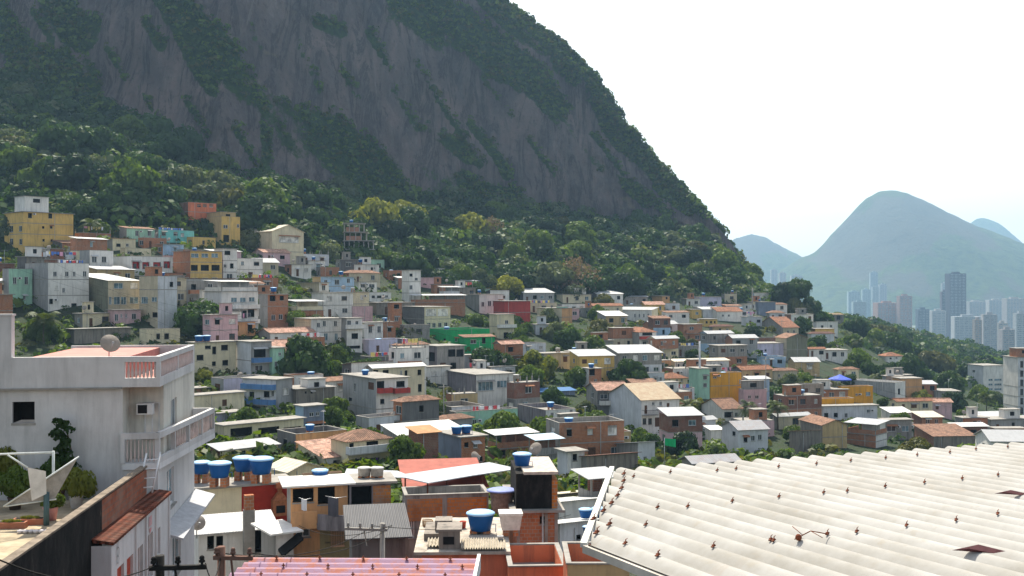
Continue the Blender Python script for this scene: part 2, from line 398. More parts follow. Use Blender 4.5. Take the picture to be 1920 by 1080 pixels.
idx = np.arange(NC*NR).reshape(NC, NR)
Q = np.stack([idx[:-1, :-1], idx[1:, :-1], idx[1:, 1:], idx[:-1, 1:]], -1)          # column, row
st = np.array([r[2] for r in rows[0]]); cut = int(np.searchsorted(st, 6.999))

def ground_mat():
    m, nt, b = new_mat('hillside_soil')
    at = N(nt, 'ShaderNodeAttribute', attribute_name='tint')
    n = tex(nt, gpos(nt), .12, 6, .65); n2 = tex(nt, gpos(nt), 1.5, 5, .7)
    soil = mixc(nt, ramp(nt, n, [(.4, 0), (.6, 1)]), (.05, .043, .032), (.10, .088, .072))  # soil darkened: deep shade between the houses is put into its colour
    soil = mixc(nt, ramp(nt, n2, [(.45, 0), (.6, 1)]), soil, (.035, .04, .025))
    g = mixc(nt, ramp(nt, n2, [(.35, 0), (.65, 1)]), (.012, .028, .012), (.03, .06, .02))
    L(nt, mixc(nt, ramp(nt, math_(nt, 'ADD', at.outputs['Fac'], math_(nt, 'MULTIPLY', n, .5)), [(.45, 0), (.75, 1)]), soil, g), b.inputs['Base Color'])
    b.inputs['Roughness'].default_value = .95; bump(nt, b, n2, .8, .5); return m
def rock_mat():
    m, nt, b = new_mat('granite_face')
    at = N(nt, 'ShaderNodeAttribute', attribute_name='tint')
    st1 = tex(nt, gpos(nt, (.11, .05, .012)), 1., 6, .65, .6)          # water streaks down the face; raised contrast also paints in relief shading
    st2 = tex(nt, gpos(nt, (.5, .2, .05)), 1., 6, .7, .3)
    n = tex(nt, gpos(nt), .03, 7, .65); n2 = tex(nt, gpos(nt), .35, 7, .7)
    c = mixc(nt, ramp(nt, n, [(.35, 0), (.65, 1)]), (.15, .115, .115), (.285, .215, .195))
    c = mixc(nt, ramp(nt, st1, [(.40, 0), (.68, .7)]), c, (.085, .08, .09))
    c = mixc(nt, ramp(nt, st2, [(.56, 0), (.8, .4)]), c, (.34, .29, .25))
    c = mixc(nt, ramp(nt, n2, [(.55, 0), (.7, .55)]), c, (.05, .046, .05))
    dg = nt.nodes.new('ShaderNodeMapping'); dg.inputs['Rotation'].default_value = (0, R(38), 0); dg.inputs['Scale'].default_value = (.16, .03, .022); L(nt, gpos(nt), dg.inputs[0])
    cr_ = tex(nt, dg.outputs[0], 1., 8, .75, .8); c = mixc(nt, ramp(nt, cr_, [(.50, 0), (.56, .75), (.60, .2)]), c, (.035, .034, .04))  # dark bands here, pale ones below: relief shading put into the colour
    c = mixc(nt, ramp(nt, cr_, [(.30, .65), (.42, 0)]), c, (.32, .28, .25))
    vo = tex(nt, gpos(nt, (.028, .028, .05)), 1., 3, .5)
    c = mixc(nt, ramp(nt, vo, [(.69, 0), (.74, .75)]), c, (.34, .27, .17))
    g = mixc(nt, ramp(nt, n2, [(.35, 0), (.65, 1)]), (.016, .040, .014), (.06, .105, .026))
    f = math_(nt, 'ADD', at.outputs['Fac'], math_(nt, 'MULTIPLY', math_(nt, 'SUBTRACT', n2, .5), .9))
    L(nt, mixc(nt, ramp(nt, f, [(.42, 0), (.55, 1)]), c, g), b.inputs['Base Color'])
    b.inputs['Roughness'].default_value = .85
    h = math_(nt, 'ADD', math_(nt, 'MULTIPLY', n2, 1.), math_(nt, 'ADD', math_(nt, 'MULTIPLY', st1, 1.6), st2))
    bump(nt, b, math_(nt, 'ADD', h, math_(nt, 'MULTIPLY', cr_, 2.)), 1., 3.0); return m
def part_mesh(name, r0, r1, m, kind_label):
    q = Q[:, r0:r1].reshape(-1, 4); used, inv = np.unique(q, return_inverse=True)
    me = np_mesh(name, V[used], inv.reshape(-1, 4), [m], tint=VG[used], smooth=True)
    o = bpy.data.objects.new(name, me); link(o); tag(o, kind_label, None, None, 'structure'); return o
GROUND = part_mesh('hillside_ground', 0, cut, ground_mat(), 'brown hillside ground under the town')
MOUNT = part_mesh('granite_mountain', cut, NR-1, rock_mat(), 'steep grey granite mountain with green ledges above the forest')
bvh = BVHTree.FromPolygons([tuple(v) for v in V], [tuple(q) for q in Q.reshape(-1, 4)])
EYE = Vector((0, 0, CZ))
def hit(px, py):
    while True:
        d = Vector(((px-HX)/F, 1, -(py-HY)/F)); r = bvh.ray_cast(EYE, d.normalized())
        if r[0] is not None or py > 1500: return r[0]
        py += 4
def ground_z(x, y):
    r = bvh.ray_cast(Vector((x, y, 900)), Vector((0, 0, -1)))
    return r[0].z if r[0] else 0.

# far ground: coastal plain
g = MB(); g.face([(-4400, 20, -10), (4400, 20, -10), (4400, 8100, -10), (-4400, 8100, -10)])
gm, nt, b = new_mat('coastal_plain'); n = tex(nt, gpos(nt), .012, 8, .7)
L(nt, ramp(nt, n, [(.35, (.03, .06, .03)), (.5, (.07, .09, .05)), (.62, (.26, .25, .23))]), b.inputs['Base Color']); b.inputs['Roughness'].default_value = .9
g.build('city_ground', gm, kind='structure', label='flat coastal plain under the distant city')

# far peaks
def peak(name, label, ridge, d0, depth, base, seed, slope_side=.6):
    """ridge: rows of the crest per azimuth at distance d0"""
    xs = np.linspace(ridge[0][0], ridge[-1][0], 150); ys = np.interp(xs, [r[0] for r in ridge], [r[1] for r in ridge])
    # ease the straight pieces
    ker = np.array([1, 2, 3, 2, 1.])/9; ys = np.convolve(np.pad(ys, 2, 'edge'), ker, 'valid')
    vs = []; vg = []; M = 60
    for px, y in zip(xs, ys):
        h = CZ-(y-HY)/F*d0
        for j in range(M):
            t = -1+2.0*j/(M-1); f = (1-abs(t)**1.25); dd = d0+t*depth
            z = -12+(h+12)*f; X = (px-HX)/F*d0
            k = noise.fractal(Vector((X*.004+seed, z*.003, t*1.5)), .9, 2.1, 5)
            k2 = noise.fractal(Vector((X*.02+seed, z*.015, t*6)), .9, 2.1, 3)
            edge = min(1, abs(t)*4)
            vs.append((X+k*25*edge, dd+k*70*edge, z+(k*32*edge+k2*5)*min(1, f*3))); vg.append(max(0, min(1, .62+k*.9-(.25 if t < 0 and f > .55 else 0))))
    ix = np.arange(len(xs)*M).reshape(len(xs), M)
    q = np.stack([ix[:-1, :-1], ix[1:, :-1], ix[1:, 1:], ix[:-1, 1:]], -1).reshape(-1, 4)
    o = bpy.data.objects.new(name, np_mesh(name, vs, q, [PEAKM], tint=vg, smooth=True)); link(o); tag(o, label, None, None, 'structure'); return o
PEAKM, nt, b = new_mat('far_slope'); at = N(nt, 'ShaderNodeAttribute', attribute_name='tint')
n = tex(nt, gpos(nt), .03, 8, .7); n2 = tex(nt, gpos(nt), .006, 5, .6)
gr = mixc(nt, ramp(nt, n, [(.35, 0), (.65, 1)]), (.016, .034, .010), (.055, .082, .018))
rk = mixc(nt, n2, (.035, .038, .026), (.075, .07, .045))
L(nt, mixc(nt, ramp(nt, math_(nt, 'ADD', at.outputs['Fac'], math_(nt, 'MULTIPLY', math_(nt, 'SUBTRACT', n, .5), .6)), [(.4, 0), (.55, 1)]), rk, gr), b.inputs['Base Color'])
b.inputs['Roughness'].default_value = .95; bump(nt, b, n, 1, 12.)
peak('far_peak', 'tall pointed far peak fading blue in the haze', [(1380,640),(1440,540),(1480,500),(1505,483),(1530,474),(1548,458),(1570,430),(1600,398),(1622,374),(1640,361),(1665,354),(1690,360),(1725,372),(1760,391),(1800,411),(1845,434),(1885,458),(1930,478),(2000,520),(2120,570),(2300,620)], 4000, 900, 0, 3.1)
peak('far_hill', 'low rounded far hill beside the granite mountain', [(1230,600),(1300,500),(1350,462),(1380,446),(1410,438),(1435,444),(1462,461),(1500,480),(1540,510),(1620,570),(1700,600)], 4900, 750, 0, 9.4)
peak('far_ridge', 'pale sharp summit showing behind the far peak', [(1640,560),(1740,500),(1800,455),(1825,415),(1840,407),(1860,412),(1880,430),(1910,458),(1960,490),(2050,520),(2300,560)], 6200, 850, 0, 5.2)
# ---------------------------------------------------------------- foliage
LEAF = {'dark': leaf('dark', (.038, .088, .017)), 'mid': leaf('mid', (.088, .158, .019)), 'yel': leaf('yel', (.20, .24, .03)),
        'olive': leaf('olive', (.085, .10, .026)), 'grey': leaf('grey', (.095, .135, .065)), 'bare': leaf('bare', (.17, .135, .10), .25),
        'deep': leaf('deep', (.018, .046, .018), .35)}
BARK = simple('bark', (.11, .085, .06), .95, 0, .4)
def clumps(C, RAD, n, size, g, flat=.35):
    """leaf clumps spread over ellipsoids: C (k,3) centres, RAD (k,3) radii, n leaves per ellipsoid -> verts, quads, owner"""
    k = len(C); own = np.repeat(np.arange(k), n); m = len(own)
    d = g.normal(size=(m, 3)); d[:, 2] = np.where(d[:, 2] < -.45, -d[:, 2], d[:, 2]); d /= np.linalg.norm(d, axis=1)[:, None]
    rr = .72+.34*g.random(m)
    c = C[own]+d*RAD[own]*rr[:, None]
    nn = d+g.normal(size=(m, 3))*.32; nn /= np.linalg.norm(nn, axis=1)[:, None]
    t = np.cross(nn, g.normal(size=(m, 3))); t /= np.linalg.norm(t, axis=1)[:, None]; b = np.cross(nn, t)
    s = size*(.6+.8*g.random(m)) if np.isscalar(size) else size[own]*(.6+.8*g.random(m)); s = s[:, None]
    e = s*(.55+.4*g.random(m))[:, None]
    q = np.stack([c-t*s-b*e*.4+nn*e*flat*-.3, c+t*s*.3-b*e, c+t*s+b*e*.3-nn*e*flat*.4, c-t*s*.2+b*e*1.1], 1)
    return q.reshape(-1, 3), np.arange(m*4).reshape(m, 4), own
ICO = None
def blob(g, c, r):
    """rough dark inner mass of a lobe"""
    global ICO
    if ICO is None:
        import bmesh; bm = bmesh.new(); bmesh.ops.create_icosphere(bm, subdivisions=1, radius=1)
        ICO = (np.array([v.co[:] for v in bm.verts]), np.array([[v.index for v in f.verts] for f in bm.faces])); bm.free()
    v = ICO[0]*(1+.25*(g.random(len(ICO[0]))-.5))[:, None]*r+c
    return v, ICO[1]
def crown_mesh(seed, lobes, n, size, mat, H=1.0, spread=1.0, holes=.0, core=.84):
    """crown around the origin with radius about 1 and height about H"""
    g = np.random.default_rng(seed); C = []; RD = []
    for i in range(lobes):
        a = g.random()*2*pi; r = sqrt(g.random())*.68*spread; z = (.15+.85*g.random())*(1-.55*r)*H
        if i == 0: a = r = 0; z = .75*H
        s = .24+.24*g.random()
        C.append((r*cos(a)*1.0, r*sin(a), z*.85)); RD.append((s*1.15, s*1.15, s*.85))
    for i in range(lobes//3): # skirts
        a = 2*pi*i/(lobes//3)+g.random(); C.append((.62*cos(a)*spread, .62*sin(a)*spread, (.12+.25*g.random())*H)); s = .22+.16*g.random(); RD.append((s, s, s*.8))
    C = np.array(C); RD = np.array(RD)
    v, q, _ = clumps(C, RD, n, size, g)
    fs = [tuple(x) for x in q]; vs = [v]; k = len(v)
    for c, r in zip(C, RD):
        if g.random() < holes: continue
        bv, bf = blob(g, c, r*core); vs.append(bv); fs += [tuple(x+k) for x in bf]; k += len(bv)
    me = bpy.data.meshes.new('crown'); me.from_pydata(np.concatenate(vs).tolist(), [], [list(map(int, f)) for f in fs]); me.materials.append(mat); me.update()
    return me, C
def trunk_mesh(seed, C, hh=.6, r=.06, base=-1.0):
    """tapered trunk from z=base up to the crown with limbs to the lobes"""
    g = random.Random(seed); b = MB(); lean = Vector((g.uniform(-.08, .08), g.uniform(-.08, .08), 0))
    top = Vector((0, 0, .3*hh))+lean
    b.tube([(0, 0, base), tuple(Vector((0, 0, base*.5))+lean*.3), tuple(top)], [r*1.3, r, r*.75], 7)
    for c in list(C)[:7]:
        m = (Vector(c)+top)/2+Vector((0, 0, -.08)); b.tube([tuple(top), tuple(m), tuple(c)], [r*.55, r*.4, r*.18], 5, caps=False)
    return b.mesh('trunk', BARK)
SPEC = {  # kind: (lobes, leaves per lobe, leaf size, material, height, spread, holes)
 'dark': (15, 190, .070, 'dark', 1.05, 1.0, 0), 'dark2': (20, 150, .072, 'dark', .85, 1.1, 0), 'mid': (16, 180, .070, 'mid', 1.0, 1.0, 0), 'mid2': (12, 200, .075, 'mid', 1.3, .9, .1),
 'yel': (14, 150, .07, 'yel', .85, 1.1, .4), 'olive': (13, 150, .07, 'olive', .9, 1.1, .3), 'grey': (15, 160, .068, 'grey', .95, 1.0, .2), 'deep': (15, 190, .072, 'deep', 1.2, 1.0, 0),
 'bare': (18, 60, .04, 'bare', 1.0, 1.1, 1.1)}
PROTO = {}
for i, (k, (lo, n, s, m, H, sp, ho)) in enumerate(SPEC.items()):
    vs = []
    for j in range(2 if k in ('bare', 'yel', 'olive') else 3):
        cm, C = crown_mesh(100+i*10+j, lo, n, s, LEAF[m], H, sp, ho); vs.append((cm, trunk_mesh(i*7+j, C, H)))
    PROTO[k] = vs
DESC = {'dark': 'dark green', 'dark2': 'broad dark green', 'mid': 'bright green', 'mid2': 'tall bright green', 'yel': 'yellow green', 'olive': 'olive brown', 'grey': 'grey green', 'deep': 'deep green', 'bare': 'leafless greyish brown'}
NTREE = 0
def tree(kind, x, y, z, r, label, group, hr=1.0, trunk=1.0, name='leafy_tree'):
    """z: height of the crown's lower edge; the trunk reaches down by trunk*r"""
    global NTREE; NTREE += 1
    cm, tm = rnd.choice(PROTO[kind])
    e = empty(name, (x, y, z-trunk*r), rnd.uniform(0, 6.28), label, 'tree', group)
    c = bpy.data.objects.new('crown', cm); link(c, e); c.location = (0, 0, trunk*r); c.scale = (r, r, r*hr)
    t = bpy.data.objects.new('trunk', tm); link(t, e); t.location = (0, 0, trunk*r); t.scale = (r, r, r*trunk)
    return e
def tree_px(kind, px, py, rpx, label, group=None, hr=1.0, d=None, base=None, name='leafy_tree'):
    """crown centred on view direction (px, py) with half width rpx; it stands where the hillside is met just below it"""
    if d is None:
        yy = base if base else py+rpx*.8; h = hit(px, yy)
        while h is None: yy += 5; h = hit(px, yy)
        d = h.y
    p = P(px, py+rpx*.85, d); r = rpx/F*d*1.12; hr *= 1.35
    gz = ground_z(p.x, p.y); tr = max(.25, min(3., (p.z-gz)/r+.1))
    return tree(kind, p.x, p.y, p.z, r, label, group, hr, tr, name)
# --- the wood as one mass: low crowns over forest floor, ledges and far hill
def scatter_stuff(name, pts, rads, n, lsize, mats, label, seed, cat='forest', tmode=None):
    g = np.random.default_rng(seed); C = np.array(pts); RD = np.stack([rads, rads, rads*.8], 1)
    v, q, own = clumps(C, RD, n, np.array(rads)*lsize, g)
    tt = g.random(len(C))*.999; mi = (g.random(len(C))*len(mats)).astype(int)
    o = bpy.data.objects.new(name, np_mesh(name, v, q, mats, mi=mi[own], tint=np.repeat(tt[own], 4))); link(o); tag(o, label, cat, None, 'stuff'); return o
g = np.random.default_rng(11)
PY_ = V.reshape(NC, NR, 3); VG_ = VG.reshape(NC, NR)
def surf_samples(n, cond):
    out = []
    for _ in range(n*60):
        if len(out) >= n: break
        i = g.integers(0, NC-1); j = g.integers(14, NR-13)
        p = PY_[i, j]+(PY_[i+1, j+1]-PY_[i, j])*g.random(3)*[1, 1, 1]
        q = proj(p)
        if not (-120 < q[0] < 2040 and -60 < q[1]): continue
        if cond(p, st[j], q, VG_[i, j]): out.append(tuple(p))
    return out
pts = surf_samples(3100, lambda p, s, q, v: 6.12 < s < 8.04 or (q[0] > 1430 and 6.1 < s < 10.2))
scatter_stuff('forest_canopy', pts, 3.0+3.8*g.random(len(pts))**1.6, 75, .17, [LEAF['dark'], LEAF['deep'], LEAF['dark'], LEAF['mid'], LEAF['grey'], LEAF['dark']], 'dense dark forest canopy covering the slope below the rock face', 3)
pts = surf_samples(11000, lambda p, s, q, v: s > 8.0 and v > .5 and s < 10.4)
scatter_stuff('ledge_scrub', pts, .7+1.7*g.random(len(pts))**2, 18, .34, [LEAF['dark'], LEAF['mid'], LEAF['mid'], LEAF['olive']], 'low green scrub growing on ledges of the granite mountain', 4, 'scrub')
pts = surf_samples(3000, lambda p, s, q, v: 3.0 < s < 6.1)
scatter_stuff('undergrowth', pts, 0.6+1.9*g.random(len(pts))**2, 26, .26, [LEAF['dark'], LEAF['mid'], LEAF['mid'], LEAF['olive']], 'weeds and low bushes growing in the gaps between the houses', 6, 'undergrowth')
pts = surf_samples(600, lambda p, s, q, v: 9.75 < s < 10.25 and 920 < q[0] < 1400)
scatter_stuff('ridge_scrub', pts, 1.2+2.4*g.random(len(pts))**2, 40, .24, [LEAF['dark'], LEAF['deep'], LEAF['mid'], LEAF['olive']], 'bushes and small trees along the sharp edge of the granite mountain', 8, 'scrub')
pts = surf_samples(2600, lambda p, s, q, v: 2.2 < s < 3.1)
scatter_stuff('ground_cover', pts, .7+1.6*g.random(len(pts))**2, 24, .26, [LEAF['dark'], LEAF['mid'], LEAF['olive']], 'rough green cover on the lower slope behind the big white roof', 9, 'undergrowth')
# ---------------------------------------------------------------- houses
PAINT = {'white': (.74,.72,.68), 'cool': (.60,.61,.64), 'cream': (.68,.60,.42), 'beige': (.54,.47,.34), 'tan': (.52,.38,.20), 'yellow': (.66,.44,.14), 'ochre': (.70,.34,.03),
 'mint': (.36,.60,.46), 'turq': (.20,.55,.52), 'green': (.02,.36,.12), 'sky': (.38,.52,.68), 'blue': (.10,.22,.45), 'slate': (.20,.24,.32), 'pink': (.62,.42,.44), 'lav': (.55,.52,.66),
 'salmon': (.64,.20,.10), 'red': (.42,.06,.05), 'grey': (.34,.34,.34), 'dgrey': (.17,.165,.165), 'conc': (.30,.285,.265), 'olive': (.21,.215,.16), 'peach': (.66,.36,.17), 'orange': (.62,.22,.05),
 'stain': (.24,.22,.24), 'stone': (.26,.23,.20), 'purple': (.24,.14,.50)}
def wallm(k):
    if k == 'brick': return brick()
    if k == 'dbrick': return brick((.24, .085, .05), (.2, .17, .15))
    d = {'stain': 1.2, 'conc': 1., 'dgrey': .9, 'stone': 1.2, 'olive': .8, 'grey': .7, 'beige': .6, 'cream': .55}.get(k, .6)
    return plaster(PAINT[k], d)
SHEET = {'white': (.56,.56,.55), 'pale': (.40,.41,.42), 'grey': (.30,.31,.33), 'dark': (.10,.10,.105), 'tan': (.42,.34,.22), 'orange': (.50,.24,.09), 'sky': (.45,.58,.68), 'cream': (.58,.53,.42), 'terra': (.55,.30,.20)}
WHITE = simple('window_frame_paint', (.7, .7, .7), .5, 0, .15); BROWN = simple('dark_wood', (.12, .055, .03), .7, 0, .4)
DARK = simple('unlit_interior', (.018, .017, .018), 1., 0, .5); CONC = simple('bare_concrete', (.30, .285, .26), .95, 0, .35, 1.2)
METAL = simple('galvanised_steel', (.42, .43, .45), .45, .7, .2); GLA = glass(); GLB = glass((.06, .10, .12)); CURT = glass((.28, .27, .25), .3)
REDW = simple('red_paint', (.50, .04, .04), .8); BLUP = simple('blue_trim_paint', (.05, .22, .50), .7); BLACK = simple('black_rubber', (.012, .012, .013), .7)
PURP = simple('purple_paint', (.26, .13, .55), .8); RUST = simple('rusty_steel', (.17, .055, .03), .9, .2, .5)
_wm = {}
def window_mesh(kind, w, h):
    """window or door set in the plane y=0, outward is -y, centred on x and z"""
    w = max(.3, round(w*5)/5); h = max(.3, round(h*5)/5); k = (kind, w, h)
    if k in _wm: return _wm[k], w, h
    b = MB(); t = .06
    if kind in ('w', 'g', 'c', 'b'):
        for x0, x1, z0, z1 in ((-w/2, w/2, h/2-t, h/2), (-w/2, w/2, -h/2, -h/2+t), (-w/2, -w/2+t, -h/2+t, h/2-t), (w/2-t, w/2, -h/2+t, h/2-t)): b.box(x0, -.03, z0, x1, .05, z1, 0)
        nb = max(1, int(w/.75))
        for i in range(1, nb+(1 if nb > 1 else 0)):
            if i < nb: x = -w/2+w*i/nb; b.box(x-.03, -.02, -h/2+t, x+.03, .04, h/2-t, 0)
        if nb == 1: b.box(-.025, -.02, -h/2+t, .025, .04, h/2-t, 0)
        b.box(-w/2+.02, .01, -h/2+.02, w/2-.02, .025, h/2-.02, 1)
        b.box(-w/2-.07, -.22, -h/2-.06, w/2+.07, .02, -h/2-.002, 2)
        m = [WHITE if kind != 'b' else BROWN, {'w': GLA, 'g': GLB, 'c': CURT, 'b': GLA}[kind], CONC]
    elif kind == 's':      # wooden shutters
        b.box(-w/2, -.02, -h/2, -.01, .03, h/2, 0); b.box(.01, -.02, -h/2, w/2, .03, h/2, 0)
        for i in range(int(h/.12)): z = -h/2+.06+i*.12; b.box(-w/2+.05, -.035, z, -.05, -.015, z+.05, 0); b.box(.05, -.035, z, w/2-.05, -.015, z+.05, 0)
        m = [BROWN]
    elif kind == 'd':
        b.box(-w/2, 0, -h/2, w/2, .04, h/2, 0); b.box(w/2-.14, -.05, -.06, w/2-.09, 0, .06, 1)
        for i in range(3): b.box(-w/2+.1, -.015, -h/2+.1+i*h/3, w/2-.18, .0, -h/2+h/3-.06+i*h/3, 0)
        m = [BROWN, METAL]
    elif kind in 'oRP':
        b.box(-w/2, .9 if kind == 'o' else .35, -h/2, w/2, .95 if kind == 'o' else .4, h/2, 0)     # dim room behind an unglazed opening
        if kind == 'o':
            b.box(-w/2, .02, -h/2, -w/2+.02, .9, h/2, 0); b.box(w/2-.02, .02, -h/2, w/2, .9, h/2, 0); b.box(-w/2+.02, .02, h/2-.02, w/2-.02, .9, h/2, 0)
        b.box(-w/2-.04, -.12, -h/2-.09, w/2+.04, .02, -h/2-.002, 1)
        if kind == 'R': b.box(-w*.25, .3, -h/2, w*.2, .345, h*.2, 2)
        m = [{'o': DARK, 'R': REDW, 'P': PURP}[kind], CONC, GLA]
    me = b.mesh('window', m); _wm[k] = me; return me, w, h
def facade(b, O, U, Ln, z0, z1, ops, mi, dep=.14, zsplit=None, mi2=0):
    """a wall with real openings; O corner, U direction along it, outward = U x Z"""
    O = Vector(O); U = Vector(U); Zv = Vector((0, 0, 1)); out = U.cross(Zv)
    xs = sorted({0., Ln}|{o[0] for o in ops}|{o[2] for o in ops}); zs = sorted({z0, z1}|{o[1] for o in ops}|{o[3] for o in ops}|({zsplit} if zsplit else set()))
    for i in range(len(xs)-1):
        for j in range(len(zs)-1):
            cx = (xs[i]+xs[i+1])/2; cz = (zs[j]+zs[j+1])/2
            if any(o[0] < cx < o[2] and o[1] < cz < o[3] for o in ops): continue
            b.face([O+U*xs[i]+Zv*zs[j], O+U*xs[i+1]+Zv*zs[j], O+U*xs[i+1]+Zv*zs[j+1], O+U*xs[i]+Zv*zs[j+1]], mi2 if zsplit and cz > zsplit else mi)
    I = -out*dep
    for x0, a, x1, c in ops:
        p = [O+U*x0+Zv*a, O+U*x1+Zv*a, O+U*x1+Zv*c, O+U*x0+Zv*c]
        for k in range(4): b.face([p[(k+1) % 4], p[k], p[k]+I, p[(k+1) % 4]+I], mi)
def ray_t(C, d, px):
    """distance along d (2D) from C at which azimuth px is reached"""
    k = (px-HX)/F; den = d[0]-k*d[1]
    return (k*C[1]-C[0])/den if abs(den) > 1e-6 else 1e9
MANUAL = []      # screen boxes of the placed houses, for the infill
PRINTS = []      # footprints
ZO = {'A': (0, 340), 'B': (300, 340), 'C': (600, 440), 'D': (900, 500), 'E': (1200, 500), 'G': (1520, 540), 'H': (340, 600), 'I': (640, 640)}
_roofm = {}
def roofm(k):
    t, c = (k.split(':')+['white'])[:2]
    if t == 'tile': return tiles({'terra': (.37, .17, .10), 'dark': (.20, .10, .075), 'brown': (.33, .19, .13), 'pink': (.60, .36, .27), 'tan': (.44, .33, .20)}.get(c, (.36, .17, .10)))
    return sheet(SHEET.get(c, SHEET['white']), rust=.5 if c in ('tan', 'orange') else (.25 if c in ('grey', 'cream') else 0))
def house(label, xl, xc, xr, yt, yb, front, side=None, roof='flat', wins='', phi=28, d=None, z=None, name='house', cat='house', group=None, ex=(), depth=None, low=5., H=None, reg=None, wk=None, up=None):
    if reg:
        ox, oy = ZO[reg]; xl, xc, xr = (ox+v/3.6 for v in (xl, xc, xr)); yt, yb = (oy+v/3.6 for v in (yt, yb))
    side = side or front; neg = phi < 0
    C = hit(xc, yb) if d is None else P(xc, yb, d)
    k0 = math.atan2(C.x, C.y); a = R(phi)-k0
    f = Vector((cos(a), sin(a))); s = Vector((-sin(a), cos(a)))
    if not neg: w = ray_t(C, f, xr); l = ray_t(C, s, xl) if xc-xl > 2.5 else 0
    else: w = -ray_t(C, f, xl); l = ray_t(C, s, xr) if xr-xc > 2.5 else 0
    if not (1.5 < w < 45): w = (xr-xl)/F*C.y
    if l <= 0 or l > 26: l = depth or min(9, max(4.5, w*.8))
    l = max(l, 2.5)
    if group: l = min(l, 9.); w = min(w, 13.)
    h = (yb-yt)/F*C.y; d0 = C.y
    org = Vector((C.x, C.y, C.z)) if not neg else Vector((C.x-f.x*w, C.y-f.y*w, C.z))
    e = empty(name, org, a, label, cat, group)
    MANUAL.append((xl, yt, xr, yb, d0)); cx = org.x+f.x*w/2+s.x*l/2; cy = org.y+f.y*w/2+s.y*l/2; PRINTS.append((cx, cy, max(w, l)/2))
    def loc(px, py, sd):
        """pixel -> (u, z) on the front (sd 0) or the visible side (sd 1)"""
        k = (px-HX)/F
        if sd == 0: B0 = org; dr = f
        elif not neg: B0 = Vector((org.x+s.x*l, org.y+s.y*l)); dr = -s
        else: B0 = Vector((C.x, C.y)); dr = s
        u = ray_t(B0, dr, px); Y = B0[1]+dr[1]*u; return u, CZ-(py-HY)/F*Y-C.z, Y
    fo, so = [], []; nf = max(1, round(h/2.9))
    def add(lst, u, zc, ww, hh, kd, Ln):
        me, ww, hh = window_mesh(kd, ww, hh)
        if u-ww/2 < .12: u = ww/2+.12
        if u+ww/2 > Ln-.12: u = Ln-.12-ww/2
        if u-ww/2 < .05: return
        zt = h-.1
        if zc+hh/2 > zt: zc = zt-hh/2
        o = (u-ww/2, zc-hh/2, u+ww/2, zc+hh/2)
        if any(o[0] < q[0][2]+.05 and o[2] > q[0][0]-.05 and o[1] < q[0][3]+.05 and o[3] > q[0][1]-.05 for q in lst): return
        lst.append((o, me, u, zc, kd))
    if wins.startswith('@'):      # '@cols' per storey, top first, e.g. @3,2/1  (front / side)
        pf, ps = (wins[1:].split('/')+[''])[:2]
        for spec, lst, Ln in ((pf, fo, w), (ps, so, l)):
            if not spec: continue
            cs = spec.split(',')
            for i in range(nf):
                n = int(cs[min(i, len(cs)-1)]); zf = h-(i+1)*(h/nf); sh = h/nf
                for j in range(n):
                    kd = wk or rnd.choice('wwwgoocbs'); ww = min(rnd.choice((.8, 1.2, 1.4, 1.6)), Ln/n*.7); hh = min(rnd.choice((1., 1.2, 1.4)), sh*.5); zc = zf+sh*.55
                    if i == nf-1 and j == 0 and n > 1: kd = 'd'; ww = .8; hh = 2.; zc = zf+1.02
                    add(lst, Ln*(j+.5+rnd.uniform(-.1, .1))/n, zc, ww, hh, kd, Ln)
    elif wins:
        for t in wins.split(';'):
            p = t.split(','); x, y, ww, hh = (float(q) for q in p[:4]); kd = p[4] if len(p) > 4 else (wk or rnd.choice('wwgc'))
            if reg: x = ZO[reg][0]+x/3.6; y = ZO[reg][1]+y/3.6; ww /= 3.6; hh /= 3.6
            sd = (x < xc) if not neg else (x > xc)
            u0, zc, Y = loc(x-ww/2, y, sd); u1, _, _ = loc(x+ww/2, y, sd)
            add(so if sd else fo, (u0+u1)/2, zc, abs(u1-u0), hh/F*Y, kd, l if sd else w)
    rt = roof.split('>')[0]; rm = roof.split('>')[1] if '>' in roof else 'sheet:white'
    hw = h-2.35 if rt == 'terr' else h      # height of the closed walls
    if rt == 'terr': fo = [o for o in fo if o[0][3] < hw-.05]; so = [o for o in so if o[0][3] < hw-.05]
    b = MB(); lo_ = -low; zs_ = None
    if up and nf > 1: zs_ = hw*(nf-1)/nf if rt != 'terr' else hw*.5
    facade(b, (0, 0, 0), (1, 0, 0), w, lo_, hw, [o[0] for o in fo], 0, .14, zs_, 3)
    if not neg:
        facade(b, (0, l, 0), (0, -1, 0), l, lo_, hw, [o[0] for o in so], 1, .14, zs_, 3); facade(b, (w, 0, 0), (0, 1, 0), l, lo_, hw, [], 1)
    else:
        facade(b, (w, 0, 0), (0, 1, 0), l, lo_, hw, [o[0] for o in so], 1, .14, zs_, 3); facade(b, (0, l, 0), (0, -1, 0), l, lo_, hw, [], 1)
    facade(b, (w, l, 0), (-1, 0, 0), w, lo_, hw, [], 1)
    mats = [wallm(front), wallm(side), CONC, wallm(up or front)]
    ov = .35; small = d0 > 330
    if rt in ('gx', 'gy'):   # gable ends belong to the wall
        rise = (w if rt == 'gy' else l)*.18
        if rt == 'gy': b.face([(0, 0, h), (w, 0, h), (w/2, 0, h+rise)], 0); b.face([(w, l, h), (0, l, h), (w/2, l, h+rise)], 1)
        else: b.face([(0, l, h), (0, 0, h), (0, l/2, h+rise)], 1); b.face([(w, 0, h), (w, l, h), (w, l/2, h+rise)], 1)
